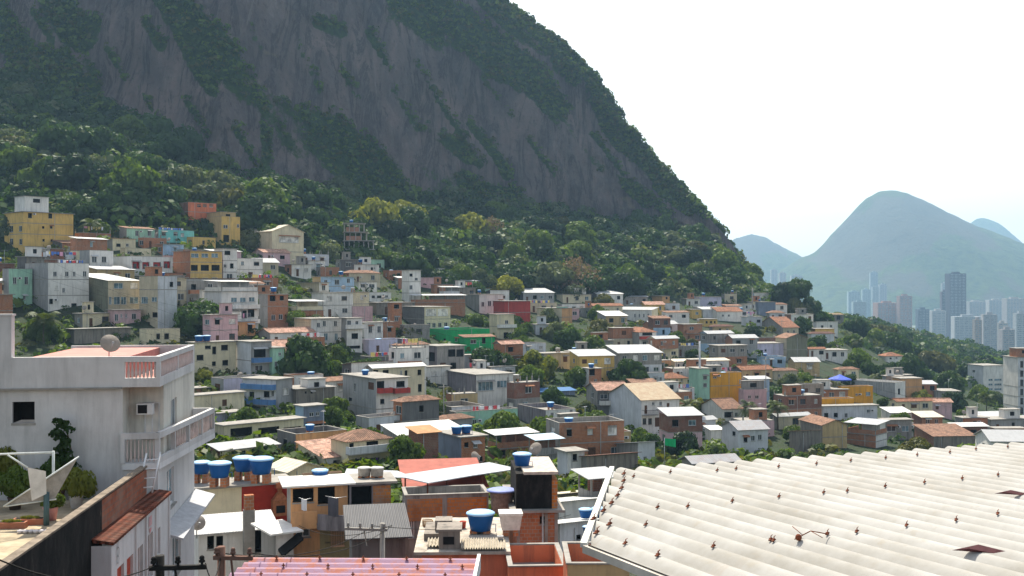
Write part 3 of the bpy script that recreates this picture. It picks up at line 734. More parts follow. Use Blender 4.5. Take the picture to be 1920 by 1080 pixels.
    if rt.startswith('shed'):
        rise = min(1.6, l*.16); hi0, hi1 = (0, rise) if rt != 'shedf' else (rise, 0)
        b.face([(0, l, h), (0, 0, h), (0, 0, h+hi0), (0, l, h+hi1)], 1); b.face([(w, 0, h), (w, l, h), (w, l, h+hi1), (w, 0, h+hi0)], 1)
        b.face([(0, 0, h), (w, 0, h), (w, 0, h+hi0), (0, 0, h+hi0)], 0); b.face([(w, l, h), (0, l, h), (0, l, h+hi1), (w, l, h+hi1)], 1)
    b.build('wall', mats, e)
    # storey bands, edge of the floor slabs
    if not small and nf > 1 and 'noband' not in ex:
        bb = MB()
        for i in range(1, nf):
            zz = hw-i*(hw/nf) if rt != 'terr' else hw*i/nf
            x0, y0 = -.03, -.03
            if any(o[0][1] < zz+.1 and o[0][3] > zz-.1 for o in fo+so): continue
            bb.box(x0, y0, zz-.1, w+.03, .05, zz+.05); bb.box(-.03 if not neg else w-.05, .051, zz-.1, .05 if not neg else w+.03, l, zz+.05)
        if bb.v: bb.build('floor_band', CONC, e)
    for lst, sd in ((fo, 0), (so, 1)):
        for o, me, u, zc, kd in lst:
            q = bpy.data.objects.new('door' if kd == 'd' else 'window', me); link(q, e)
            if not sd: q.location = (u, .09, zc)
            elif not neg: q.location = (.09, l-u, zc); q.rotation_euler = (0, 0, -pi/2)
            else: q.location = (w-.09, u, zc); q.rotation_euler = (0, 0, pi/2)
    r = MB(); rmat = roofm(rm) if rt not in ('flat', 'flatw', 'par', 'raw') else CONC; th = .09
    if rm.startswith('awn'): rm = 'sheet:white'
    if rt == 'flatw': r.box(-.5, -.5, h, w+.4, l+.4, h+.1); r.build('roof', simple('whitewashed_slab', (.72, .70, .66), .8, 0, .2, 2), e)
    if rt == 'flat': r.box(-ov, -ov, h, w+ov, l+ov, h+.14); r.build('roof', CONC, e)
    elif rt in ('par', 'raw'):
        r.box(.05, .05, h-.95 if rt == 'par' else h, w-.05, l-.05, h-.8 if rt == 'par' else h+.12); r.build('roof', CONC, e)
        if rt == 'par':
            c = MB(); c.box(-.06, -.06, h, w+.06, .16, h+.06); c.box(-.06, l-.16, h, w+.06, l+.06, h+.06); c.box(-.06, .161, h, .16, l-.161, h+.06); c.box(w-.16, .161, h, w+.06, l-.161, h+.06); c.build('coping', CONC, e)
            c = MB(); c.box(.02, .02, h-.8, w-.02, .17, h-.004); c.box(.02, l-.17, h-.8, w-.02, l-.02, h-.004); c.box(.02, .171, h-.8, .17, l-.171, h-.004); c.box(w-.17, .171, h-.8, w-.02, l-.171, h-.004); c.build('parapet', mats[1], e)
        else:
            c = MB(); n = max(2, int(w/3.2))
            for i in range(n+1):
                for y in (.15, l-.15):
                    x = .15+(w-.3)*i/n; hh = rnd.choice((.25, .5, .9)); c.box(x-.12, y-.12, h+.12, x+.12, y+.12, h+.12+hh)
                    if not small:
                        for dx, dy in ((-.07, -.07), (.07, .07), (.07, -.07)): c.beam((x+dx, y+dy, h+.12+hh), (x+dx*1.3, y+dy, h+.7+hh), .025)
            c.build('column_stub', CONC, e)
    elif rt in ('gx', 'gy', 'hip'):
        if rt == 'gx':
            for s0 in (0, 1):
                y0, y1 = (-ov, l/2) if s0 == 0 else (l+ov, l/2); zz = h-rise*ov/(l/2)
                r.hexa([(-ov, y0, zz), (w+ov, y0, zz), (w+ov, y1, h+rise), (-ov, y1, h+rise), (-ov, y0, zz+th), (w+ov, y0, zz+th), (w+ov, y1, h+rise+th), (-ov, y1, h+rise+th)])
        elif rt == 'gy':
            for s0 in (0, 1):
                x0, x1 = (-ov, w/2) if s0 == 0 else (w+ov, w/2); zz = h-rise*ov/(w/2)
                r.hexa([(x0, -ov, zz), (x1, -ov, h+rise), (x1, l+ov, h+rise), (x0, l+ov, zz), (x0, -ov, zz+th), (x1, -ov, h+rise+th), (x1, l+ov, h+rise+th), (x0, l+ov, zz+th)])
        else:
            rise = min(w, l)*.22; i_ = min(w, l)*.5; p = [(-ov, -ov, h-.1), (w+ov, -ov, h-.1), (w+ov, l+ov, h-.1), (-ov, l+ov, h-.1)]
            A, B_ = ((i_, l/2, h+rise), (w-i_, l/2, h+rise)) if w >= l else ((w/2, i_, h+rise), (w/2, l-i_, h+rise))
            if w >= l: fs = [[p[0], p[1], B_, A], [p[1], p[2], B_], [p[2], p[3], A, B_], [p[3], p[0], A]]
            else: fs = [[p[0], p[1], A], [p[1], p[2], B_, A], [p[2], p[3], B_], [p[3], p[0], A, B_]]
            for q in fs: r.face(q)
            r.box(-ov, -ov, h-.18, w+ov, l+ov, h-.102)
        r.build('roof', rmat, e)
        if rm.startswith('tile') and rt == 'gx' and not small: MB().beam((-ov, l/2, h+rise+th), (w+ov, l/2, h+rise+th), .3, .16).build('roof_ridge', rmat, e)
    elif rt.startswith('shed'):
        z0 = h+hi0-(hi1-hi0)*ov/l; z1 = h+hi1+(hi1-hi0)*ov/l
        r.hexa([(-ov, -ov, z0), (w+ov, -ov, z0), (w+ov, l+ov, z1), (-ov, l+ov, z1), (-ov, -ov, z0+.06), (w+ov, -ov, z0+.06), (w+ov, l+ov, z1+.06), (-ov, l+ov, z1+.06)]); r.build('roof', rmat, e)
    elif rt == 'terr':
        sl_ = MB(); sl_.box(-.2, -.2, hw, w+.2, l+.2, hw+.12); sl_.build('terrace_slab', CONC, e)
        zt = h-.25; r.hexa([(-.5, -.5, zt), (w+.5, -.5, zt), (w+.5, l+.5, zt+.35), (-.5, l+.5, zt+.35), (-.5, -.5, zt+.06), (w+.5, -.5, zt+.06), (w+.5, l+.5, zt+.41), (-.5, l+.5, zt+.41)]); r.build('roof', rmat, e)
        n = max(2, int(w/3)); 
        for i in range(n+1):
            x = .1+(w-.2)*i/n
            p = MB(); p.box(x-.07, .03, hw+.12, x+.07, .17, zt-.001); p.build('post', mats[0] if i % 2 else CONC, e)
            p = MB(); p.box(x-.07, l-.17, hw+.12, x+.07, l-.03, zt+.3); p.build('post', CONC, e)
        c = MB(); c.box(.18, .0, hw+.12, w-.18, .12, hw+.95); c.box(.0, .2, hw+.12, .12, l-.2, hw+.95); c.box(w-.12, .2, hw+.12, w, l-.2, hw+.95); c.build('parapet', mats[0], e)
        c = MB(); c.box(w*.35, l*.45, hw+.12, w-.2, l-.2, zt+.1); c.build('terrace_room', mats[1], e)
    for x in ex:
        if isinstance(x, tuple):
            if x[0] == 'balc':      # ('balc', px0, px1, pyfloor, railcolour, height px)
                p0, p1, py, rc = x[1:5]
                if reg: p0 = ZO[reg][0]+p0/3.6; p1 = ZO[reg][0]+p1/3.6; py = ZO[reg][1]+py/3.6
                u0, zb, _ = loc(p0, py, 0); u1, _, _ = loc(p1, py, 0); u0 = max(-.3, u0); u1 = min(w+.3, u1)
                c = MB(); c.box(u0, -1.0, zb-.12, u1, -.031, zb); c.build('balcony_floor', CONC, e)
                c = MB()
                if rc == 'bars':
                    c.box(u0, -1.0, zb+.86, u1, -.94, zb+.92); n = max(3, int((u1-u0)/.22))
                    for i in range(n+1): xx = u0+.02+(u1-u0-.04)*i/n; c.box(xx-.015, -.985, zb, xx+.015, -.955, zb+.86)
                    c.box(u0, -.94, zb+.86, u0+.05, -.04, zb+.92); c.box(u1-.05, -.94, zb+.86, u1, -.04, zb+.92); c.build('railing', DARK, e)
                else:
                    c.box(u0, -1.0, zb+.002, u1, -.9, zb+.85); c.box(u0, -.899, zb+.002, u0+.1, -.04, zb+.85); c.box(u1-.1, -.899, zb+.002, u1, -.04, zb+.85); c.build('railing', wallm(rc), e)
            elif x[0] == 'hut':     # ('hut', xl, xr, yt, colour)
                p0, p1, py, rc = x[1:5]
                if reg: p0 = ZO[reg][0]+p0/3.6; p1 = ZO[reg][0]+p1/3.6; py = ZO[reg][1]+py/3.6
                u0, zt, _ = loc(p0, py, 0); u1, _, _ = loc(p1, py, 0); u0 = max(.1, u0); u1 = min(w-.1, max(u1, u0+1.5))
                c = MB(); zb = h+.02 if rt != 'par' else h-.79
                facade(c, (u0, .8, 0), (1, 0, 0), u1-u0, zb, zt, [((u1-u0)*.35, zt-1.5, (u1-u0)*.65, zt-.5)], 0); facade(c, (u0, l*.6, 0), (0, -1, 0), l*.6-.8, zb, zt, [], 0); facade(c, (u1, .8, 0), (0, 1, 0), l*.6-.8, zb, zt, [], 0); facade(c, (u1, l*.6, 0), (-1, 0, 0), u1-u0, zb, zt, [], 0)
                c.box(u0-.2, .6, zt, u1+.2, l*.6+.2, zt+.12, 1); c.box(u0+.1, .95, zb+.1, u1-.1, 1.0, zt-.1, 2)
                c.build('rooftop_room', [wallm(rc), CONC, DARK], e)
    # small things every wall here has
    if not small and 'bare' not in ex and fo and rnd.random() < .4:
        o = rnd.choice(fo)[0]; c = MB(); x0, x1, z = o[0]-.25, o[2]+.25, o[3]+.28
        if z < h-.15: c.hexa([(x0, -.75, z-.3), (x1, -.75, z-.3), (x1, -.002, z), (x0, -.002, z), (x0, -.75, z-.26), (x1, -.75, z-.26), (x1, -.002, z+.04), (x0, -.002, z+.04)]); c.build('awning', rnd.choice((simple('awning_sheet', (.5, .5, .5), .6), simple('rust_awning', (.32, .14, .07), .8), CONC)), e)
    if not small and 'bare' not in ex:
        c = MB(); x = rnd.uniform(.1, .9)*w; zt_ = hw-.02
        if not any(o[0][0]-.1 < x < o[0][2]+.1 for o in fo):
            c.tube([(x, -.05, zt_), (x, -.05, -1)], .045, 6); c.build('drainpipe', simple('drain_plastic', (.45, .45, .43), .6), e)
        if rnd.random() < .3 and fo:
            o = rnd.choice(fo)[0]; c = MB()
            if o[2]+.9 < w and not any(o[2]+.05 < q[0][2] and o[2]+.95 > q[0][0] and q[0][1] < o[3] and q[0][3] > o[3]-.5 for q in fo):
                c.box(o[2]+.15, -.38, o[3]-.42, o[2]+.85, -.002, o[3]); c.box(o[2]+.2, -.4, o[3]-.36, o[2]+.6, -.381, o[3]-.06, 1); c.build('air_conditioner', [WHITE, DARK], e)
    INFO[e.name] = dict(w=w, l=l, h=h, hw=hw, rt=rt, a=a, org=org, f=f, s=s, d=d0, px=(xl+xr)/2, py=(yt+yb)/2, top=(h-.8 if rt == 'par' else h+.14))
    return e
INFO = {}
# ---------------------------------------------------------------- roof furniture
TBLUE = simple('blue_tank_plastic', (.010, .09, .30), .45, 0, .2, 2.); TLID = simple('tank_lid_plastic', (.32, .52, .76), .5, 0, .15); ASB = simple('fibre_cement', (.34, .31, .27), .9, 0, .35, 4.)
def tank_meshes():
    b = MB(); b.lathe([(.50, 0), (.53, .02), (.60, .35), (.66, .62), (.70, .80), (.70, .84)], n=24, wob=lambda i, j: .012*(j % 2))
    b.tube([(.62, 0, .3), (.8, 0, .3), (.8, 0, -.1)], .025, 6)
    l = MB(); l.lathe([(.74, .842), (.76, .87), (.74, .92), (.60, .99), (.30, 1.03), (.02, 1.04)], n=24, wob=lambda i, j: .02*(j % 2) if i < 3 else 0)
    return b.mesh('tank_body', TBLUE), l.mesh('tank_lid', TLID)
TB, TL = tank_meshes()
b = MB(); b.lathe([(.55, 0), (.60, .05), (.64, .7), (.64, .74)], n=20); AB = b.mesh('tank_body', ASB)
b = MB(); b.lathe([(.68, .742), (.69, .80), (.5, .86), (.02, .88)], n=20); AL = b.mesh('tank_lid', simple('tank_lid_pale', (.55, .54, .52), .8))
def tank(x, y, z, s, label, kind='blue', stand=0., group='water tanks on the roofs', rz=0):
    e = empty('water_tank', (x, y, z), rz, label, 'water tank', group)
    for me, n in (((TB if kind == 'blue' else AB), 'tank_body'), ((TL if kind == 'blue' else AL), 'tank_lid')):
        o = bpy.data.objects.new(n, me); link(o, e); o.scale = (s, s, s); o.location = (0, 0, stand)
    if stand > 0:
        c = MB(); c.box(-.55*s, -.42*s, 0, -.18*s, .42*s, stand-.002); c.box(.14*s, -.42*s, 0, .52*s, .42*s, stand-.002); c.build('brick_stand', brick(), e)
    return e
def on_roof(e, u, v, inset=.0):
    i = INFO[e.name]; f, s, o = i['f'], i['s'], i['org']
    return (o.x+f.x*i['w']*u+s.x*i['l']*v, o.y+f.y*i['w']*u+s.y*i['l']*v, o.z+i['top'])
def dish_mesh():
    b = MB(); n, m = 16, 5
    for i in range(m):
        for j in range(n):
            r0, r1 = .45*i/m, .45*(i+1)/m; a0, a1 = 2*pi*j/n, 2*pi*(j+1)/n; q = lambda r, a: (r*cos(a), .5*r*r, r*sin(a))
            b.face([q(r0, a0), q(r1, a0), q(r1, a1), q(r0, a1)] if i else [q(r1, a0), q(r1, a1), (0, 0, 0)], 0, True)
    m1 = b.mesh('reflector', simple('dish_paint', (.30, .26, .22), .6)); c = MB(); c.tube([(0, .02, -.05), (0, .3, -.5), (0, .3, -1.0)], .03, 6); c.tube([(0, .1, -.44), (0, -.42, 0.0)], .015, 5); c.box(-.04, -.48, -.04, .04, -.38, .05); return m1, c.mesh('mount', METAL)
DM, DA = dish_mesh()
def dish(x, y, z, s, rz, label, group='satellite dishes'):
    e = empty('satellite_dish', (x, y, z), rz, label, 'satellite dish', group)
    for me, n in ((DM, 'reflector'), (DA, 'mount')):
        o = bpy.data.objects.new(n, me); link(o, e); o.scale = (s, s, s); o.location = (0, 0, 1.0*s); o.rotation_euler = (R(-30) if n == 'reflector' else 0, 0, 0)
    return e
CLOTH = [simple('laundry_cloth', c, .9, 0, .1) for c in ((.75, .75, .78), (.10, .2, .55), (.6, .08, .1), (.7, .35, .5), (.1, .1, .12), (.75, .6, .2))]
def laundry(a, b_, label, group='laundry lines', cols=None):
    """a line with clothes between two world points"""
    a = Vector(a); b_ = Vector(b_); L_ = (b_-a).length; dr = (b_-a).normalized(); mid = (a+b_)/2
    e = empty('clothes_line', a, 0, label, 'laundry', group)
    m = MB(); m.tube([(0, 0, 0), tuple(mid-a-Vector((0, 0, .1))), tuple(b_-a)], .012, 4); m.build('line', METAL, e)
    t = .15
    while t < L_-.5:
        w = rnd.uniform(.3, .9); h = rnd.uniform(.5, 1.1)
        if t+w > L_: break
        c = MB(); n = 5; pz = lambda x: -.1*(1-abs(2*x/L_-1))
        for i in range(n):
            x0, x1 = t+w*i/n, t+w*(i+1)/n; o0, o1 = .05*sin(i*2.), .05*sin((i+1)*2.); nr = Vector((-dr.y, dr.x, 0))
            A, B = dr*x0+Vector((0, 0, pz(x0))), dr*x1+Vector((0, 0, pz(x1))); dn = Vector((0, 0, -h))
            c.face([A, B, B+dn+nr*o1, A+dn+nr*o0], 0)
        c.build('cloth', rnd.choice(CLOTH[:cols] if cols else CLOTH), e); t += w+rnd.uniform(.05, .3)
    return e
# ---------------------------------------------------------------- the houses of the town (rows read from the hillside: corner azimuths, heights)
def Hs(reg, label, xl, xc, xr, yt, yb, front, side=None, roof='flat', wins='', **k): return house(label, xl, xc, xr, yt, yb, front, side, roof, wins, reg=reg, **k)
h = Hs
h('A', 'tall yellow apartment block at the upper edge of the town', 30,155,495,205,500,'yellow','yellow','flat','77,322,24,40,w;138,320,22,40,w;77,408,24,40,w;140,408,22,40,w;292,310,16,18,o;346,310,16,18,o;294,397,16,18,o;350,397,16,18,o;203,230,26,34,o;340,230,26,34,o',ex=(('hut',175,338,98,'white'),),name='apartment_block',cat='apartment block',phi=24)
h('A','pale mint green house with two windows below the yellow block',45,60,218,590,860,'mint','grey','par','100,670,24,50,w;178,670,24,50,w;165,785,20,24,w')
h('A','long white house with a laundry terrace below the yellow block',170,325,600,550,880,'white','grey','par','372,625,24,36,w;452,625,24,36,w;502,625,20,30,w;572,625,24,36,w;380,720,24,30,c;430,735,20,30,w;345,810,24,36,o;500,840,40,30,o',name='row_house')
h('A','small white house with a grey parapet and two windows',600,605,765,465,620,'white','grey','par','637,527,32,40,w;703,527,32,40,w')
h('A','small bright green house with a brown tiled roof under the trees',805,855,1045,315,420,'mint','conc','shed>tile:brown','925,350,24,36,w;1008,350,24,36,w')
h('A','turquoise single storey house beside the red brick house',1050,1070,1310,325,410,'turq','conc','par','1105,352,26,26,b;1185,352,26,26,b;1232,362,22,26,c')
h('A','low cream house with a faded pink tiled roof',700,760,915,405,470,'cream','conc','shedf>tile:pink','800,430,30,20,o;860,430,20,20,w')
h('A','cream house with one window between brick houses',835,845,1020,450,520,'cream','beige','par','875,475,30,26,w')
h('A','white house with four red balcony bays',880,885,1165,505,640,'white','white','par','918,565,50,44,R;985,568,46,44,R;1060,568,50,44,R;1127,562,48,44,R')
h('A','large house with a blank olive side wall and a white metal roof',485,730,945,670,900,'beige','olive','shed>sheet:white','800,705,60,40,g;905,705,50,40,c;745,805,18,50,g;790,805,42,50,g;835,805,36,50,g;905,803,60,48,g',low=12)
h('A','three storey beige house rising behind the big leafy tree',940,1065,1195,640,1000,'cool','beige','par','975,802,46,44,g;1040,797,36,36,g;1045,900,36,36,o;1000,965,24,36,o;1157,695,24,36,o',low=8)
h('A','little pink house with four dark windows',740,770,950,870,975,'pink','pink','flat','782,920,24,44,w;820,908,14,26,w;853,908,14,26,w;905,912,28,40,w')
h('A','open shelter with a wide cream sheet roof',475,500,880,1000,1100,'stone','dgrey','flat','',name='shelter',cat='shelter')
h('A','small beige flat roofed house with two dark openings',965,985,1215,1000,1110,'cream','cream','par','1068,1045,26,40,o;1125,1045,32,44,o')
h('B','red brick house standing highest beside the forest',60,190,380,140,330,'salmon','dbrick','par','263,162,24,20,o;302,162,24,20,o;345,162,24,22,w;90,240,20,30,o')
h('B','tall tan house beside the beige hall',205,415,540,235,430,'yellow','tan','par','443,305,30,26,w;527,300,18,22,w;447,385,40,50,o',ex=(('hut',418,520,205,'tan'),))
h('B','large beige hall with a pale gabled roof and one window strip',480,757,970,335,540,'cream','beige','gy>sheet:cream','870,390,135,44,c',name='hall',cat='hall',low=9,phi=34)
h('B','three storey house with yellow front and bare brick side',90,205,418,470,690,'yellow','brick','flat','235,500,50,30,g;303,500,46,30,g;370,500,46,30,g;232,583,46,40,o;303,583,54,40,o;375,583,56,40,o;235,665,40,26,g;305,662,40,22,g;370,660,40,22,g')
h('B','narrow white house right beside the yellow fronted house',418,425,520,455,690,'white','white','flat','455,482,40,28,o;485,570,24,30,o;440,570,20,24,w;470,640,40,30,w')
h('B','white house with long balconies beside the big leafy tree',300,415,662,670,1010,'white','cool','terr>sheet:white','500,800,40,32,g;560,800,40,32,g;620,797,40,32,g;510,897,44,50,o;563,897,44,50,o;615,890,44,50,o;443,900,46,46,o',ex=(('balc',478,660,860,'white'),('balc',478,660,960,'white')),low=7)
h('B','narrow house of brick infill with a blank grey side wall',668,727,865,765,1000,'brick','grey','flat','822,788,28,30,o;765,920,30,36,w;815,915,30,36,w;760,790,40,36,o')
h('B','light blue house with grey eaves near the forest edge',1030,1085,1310,645,770,'sky','tan','flat','1195,680,30,36,w;1272,670,24,28,w;1120,680,24,30,w')
h('B','beige house with a white front corner and one small window',865,1075,1140,685,800,'white','beige','flat','1105,718,22,36,w')
h('C','long weathered pinkish house with a dark roof edge',-175,-60,170,570,750,'white','cream','flat','-10,610,24,30,w;30,600,22,36,w;105,600,24,36,w;40,690,30,50,g;110,690,24,50,g;-40,690,24,40,o')
h('C','white house with a small balcony above a brick base',165,180,285,565,790,'white','conc','flat','197,595,26,30,w;250,595,24,26,w;235,685,46,40,o;235,760,70,20,o',ex=(('balc',168,285,635,'white'),))
h('C','small white house with two upright windows on a stone base',285,300,425,595,700,'white','white','flat','340,640,24,44,w;400,640,24,44,w')
h('C','bare brick house beside the small white one',425,430,510,590,700,'brick','brick','raw','470,640,24,26,o')
h('C','dusty pink house without windows on its side',215,225,355,485,595,'pink','pink','par','')
h('C','narrow two storey brick house with dark openings',480,490,552,460,660,'brick','brick','flat','517,485,34,30,o;517,570,24,30,w')
h('C','cream house with a wide glazed band and a grey block side',560,705,880,490,650,'cream','dgrey','flat','750,525,70,50,c;830,525,70,50,c;735,612,22,30,w;770,612,22,30,w;810,610,22,30,w;850,608,22,30,w')
h('C','open brick terrace under a long white sheet roof',620,640,980,405,500,'brick','conc','terr>sheet:white','')
h('C','white cube house with a grey block side near the forest',980,1075,1235,405,530,'white','conc','flat','1100,470,20,30,w;1145,465,22,36,w;1178,465,22,36,w;1220,458,26,30,w')
h('C','dark red house with a white sheet roof',1240,1245,1420,450,600,'red','red','flat','')
h('C','low white cottage with two wide windows below the light blue house',255,262,385,320,390,'white','white','flat','290,345,30,26,w;350,345,36,26,w')
h('C','tall narrow white house at the edge of the forest',597,602,680,240,470,'white','white','flat','615,272,20,20,o;612,355,20,30,w;650,300,20,20,w')
h('C','pale pink cottage with one dark window near the forest',660,668,815,290,350,'pink','white','flat','790,305,20,26,o')
h('C','white single storey house with an open veranda',330,335,480,390,450,'white','white','par','360,415,24,24,o;400,415,30,24,o;450,415,20,20,w')
h('C','emerald green building with a sloping roof edge',715,850,1145,640,745,'green','green','par','745,710,30,40,o;845,715,16,26,o;920,710,20,24,w')
h('C','emerald green annex under a red tiled lean-to roof',960,975,1180,692,800,'green','green','shed>tile:brown','1035,722,40,26,w;1105,715,24,40,o')
h('C','cream two storey house right of the green building',1190,1195,1310,540,700,'cream','cream','flat','1260,590,20,26,w;1255,680,30,40,o',ex=(('balc',1195,1325,628,'white'),))
h('C','grey house with laundry in its open upper rooms',690,790,975,755,945,'conc','stain','flat','745,820,60,60,o;890,800,50,50,o;945,800,50,50,o;900,890,40,50,o;830,890,40,50,d')
h('I','cream house with a broad white sheet roof and five windows',200,212,562,180,440,'cream','conc','gx>sheet:white','232,213,34,36,o;300,213,40,36,o;405,215,14,36,w;437,215,20,40,o;527,210,28,38,o;530,315,24,50,o',depth=8)
h('I','white house with grey side and red balcony rails',10,235,450,255,560,'white','grey','flat','200,298,40,50,s;60,390,24,20,o;262,295,50,50,o;400,290,60,40,o;277,407,32,36,o;410,400,50,50,o;290,510,80,40,o;380,500,40,50,o;430,490,20,30,w;90,310,14,60,w',ex=(('balc',240,328,350,'red'),('balc',345,447,350,'red')))
h('I','white house with two wide windows and a streaked dark side wall',695,910,1160,228,430,'white','stain','flat','975,305,100,58,g;1095,290,90,50,g',low=8)
h('D','white house with grey block side and three small windows',255,445,645,970,1100,'white','stain','par','487,1005,22,34,w;540,1000,22,30,w;615,985,22,34,w',low=9)
h('I','pale green low house behind a long parapet',740,775,1190,480,580,'mint','conc','par','900,545,30,30,w;1000,545,30,30,o;1120,550,60,24,w')
h('I','long low white wall house with a stone yard',600,745,965,445,530,'cool','stone','par','')
h('I','red brick house under a broad white sheet roof',985,1045,1310,622,800,'brick','dbrick','terr>sheet:white','1090,755,40,40,o;1170,755,40,40,o;1270,755,40,50,o')
h('I','brick and cream house with a slate grey side and roof tanks',655,810,970,650,865,'brick','slate','flat','905,705,30,36,w;845,700,30,36,o;843,805,20,30,w;897,800,20,30,w;940,795,26,36,o')
h('I','tall dark brick house under a rusty orange sheet roof',505,520,655,620,860,'dbrick','dbrick','shed>sheet:orange','')
h('I','grey yard house under a pale blue sheet roof',1305,1320,1480,655,850,'conc','dbrick','terr>sheet:sky','1360,790,40,40,o;1430,780,30,40,w')
h('H','beige three storey house with two blue tanks above',75,90,370,155,380,'cream','beige','flat','180,185,40,24,o;292,187,46,36,o;127,255,46,40,o;297,290,42,40,o;220,295,24,30,o;222,205,24,50,o')
h('H','grey house with blue trimmed balconies beside the round tree',370,470,610,150,400,'grey','cool','flat','530,225,80,60,o;525,325,50,34,w',ex=(('balc',472,600,288,'blue'),))
h('H','narrow pale green house squeezed behind the round tree',612,615,692,190,400,'mint','mint','flat','640,298,22,36,w;665,230,20,24,w')
h('H','grey house with two blue edged verandas on its front',415,640,750,405,610,'cool','grey','flat','475,505,30,40,o;575,500,40,40,o;615,495,22,44,w;705,485,40,50,c',phi=-38,ex=(('balc',425,640,460,'blue'),('balc',425,640,560,'blue')))
h('H','old beige block house with a slipped roof edge',770,775,1035,470,610,'stone','stone','flat','840,490,16,16,o;880,490,16,16,o',ex=(('hut',870,990,405,'white'),))
h('H','slate blue house with two yellowish windows',780,825,965,585,750,'slate','sky','flat','880,640,36,28,w;920,635,28,28,w;900,715,100,30,o')
h('H','cream house with one brown door window behind the balcony',-20,0,425,520,625,'cream','cream','flat','292,560,30,46,s;60,560,40,40,o')
h('H','low lavender white house below the cream one',225,235,420,635,700,'lav','lav','flat','375,655,24,24,w')
h('H','brick upper room under a white corrugated awning',-40,0,180,470,520,'brick','brick','flat','60,490,50,20,o',group=None)
h('H','long arcade house with three wide dark bays',235,290,825,715,840,'cream','beige','flat','405,765,150,60,o;590,760,140,60,o;750,752,120,50,o')
h('H','cream workshop under a pale grey sloping sheet roof',195,262,650,880,960,'cream','dbrick','shed>sheet:pale','420,905,30,40,o;550,905,50,36,w;350,910,30,40,o;480,905,30,40,o')
h('H','old tiled roof house with white balcony and purple ground floor',1010,1125,1405,815,1010,'cream','cream','hip>tile:brown','1290,850,80,62,o;1150,850,30,40,o;1200,970,60,60,P;1290,965,100,60,P;1375,965,24,60,o',ex=(('balc',1100,1405,905,'cool'),),low=8)
h('H','white house with a faded salmon lean-to tiled roof',790,965,1165,930,1010,'white','cream','shed>tile:pink','1060,965,70,40,o;1120,960,30,50,w')
h('D','cream yellow house with a peach side below the forest',385,552,622,282,400,'cream','peach','flat','450,310,16,16,w',phi=-40,ex=(('hut',505,550,270,'mint'),))
h('D','white institutional building with small upright windows',930,1160,1200,292,400,'white','cream','shed>sheet:pale','1045,330,10,26,w;1075,330,10,26,w;1105,330,10,26,w;1135,328,10,26,w;1070,375,14,20,w;1110,375,14,20,w',phi=-24,name='school_building',cat='building')
h('D','house with terracotta roof and red balcony band',960,1075,1190,440,590,'white','conc','hip>tile:terra','1130,455,70,20,o;1110,520,24,30,w;1160,520,24,30,w',ex=(('balc',1075,1190,490,'red'),))
h('D','small brick and white house with a tank among trees',690,735,820,690,830,'brick','white','flat','745,712,36,40,o;790,705,26,30,g;780,780,20,40,w')
h('D','big white house with tan sheet roof and iron balconies',870,1090,1345,900,1150,'white','cool','gx>sheet:tan','1110,1045,24,44,b;1148,1045,24,44,b;1205,1050,50,66,s;1280,1020,40,40,o;1220,925,20,26,w;1120,965,20,56,d;1270,945,20,50,d;910,1027,16,14,o;1170,925,16,20,w',ex=(('balc',1092,1190,1000,'bars'),('balc',1245,1335,985,'bars')),low=8)
h('D','pale grey terrace house with two windows below the dark tree',1125,1140,1245,718,800,'cool','cool','par','1185,762,16,30,w;1220,760,16,30,w')
h('D','small cream house with a bright terracotta roof',1240,1248,1400,752,800,'cream','cream','hip>tile:terra','1330,770,14,22,w;1362,767,14,22,w;1280,770,14,22,w')
h('E','ochre orange cube house with a tank on its roof',455,475,685,718,895,'ochre','ochre','par','505,742,26,24,w;675,775,12,26,w;675,850,12,26,w')
h('E','long white building with a row of small windows and tan roof',215,235,600,640,710,'white','cream','shed>sheet:cream','260,668,14,18,o;295,668,14,18,o;330,668,14,18,o;365,668,14,18,o;400,668,14,18,o;440,666,14,18,o;500,664,14,18,w;550,662,14,18,w',name='school_building',cat='building')
h('E','pale aqua house wall behind the ochre cube',330,395,470,690,890,'mint','mint','flat','440,750,24,30,w;440,800,24,30,w')
h('E','low white lavender house beside the olive gable wall',780,785,982,520,610,'lav','white','flat','820,572,20,16,o;848,565,14,14,o')
h('E','tall windowless olive green gable house',985,990,1130,482,640,'olive','beige','gy>tile:brown','',depth=7)
h('E','small white house with two square windows beside the dark one',700,705,790,255,305,'white','white','flat','720,272,14,18,o;762,270,16,18,o')
h('E','dark slate house crowned by concrete near the ridge end',790,800,915,240,325,'slate','slate','flat','')
h('E','white and blue house at the foot of the mountain ridge',765,770,868,178,240,'white','sky','flat','790,212,16,12,o;835,205,18,12,w')
h('E','white house under a wide terracotta hip roof',515,522,690,302,365,'white','white','gx>tile:terra','560,330,12,16,w;600,330,12,16,w')
h('E','long lilac grey house with a slanting parapet',395,400,550,205,275,'lav','lav','flat','475,245,20,22,w;512,243,20,22,w')
h('E','peach house with a brick back near the forest',40,150,200,200,260,'peach','peach','flat','180,212,14,14,o')
h('E','bright yellow little house with one blue window',345,350,415,290,350,'yellow','yellow','flat','385,315,20,18,g')
h('E','low yellow house with three openings',425,430,522,355,405,'yellow','yellow','flat','450,375,14,14,o;480,375,14,14,o;505,375,10,14,o')
h('E','beige house with tiled roof and a long grey wall',795,965,1070,410,475,'beige','conc','gx>tile:terra','1000,440,14,18,w;1040,438,14,18,w')
h('E','brown house under a low dark tiled hip roof',480,490,630,402,460,'tan','conc','hip>tile:dark','540,425,16,18,o;590,425,16,18,w')
h('E','wooden pavilion with a straw coloured spreading roof',1225,1245,1375,322,380,'stone','stone','hip>tile:tan','1290,345,40,26,o;1340,345,24,26,o',name='pavilion',cat='pavilion')
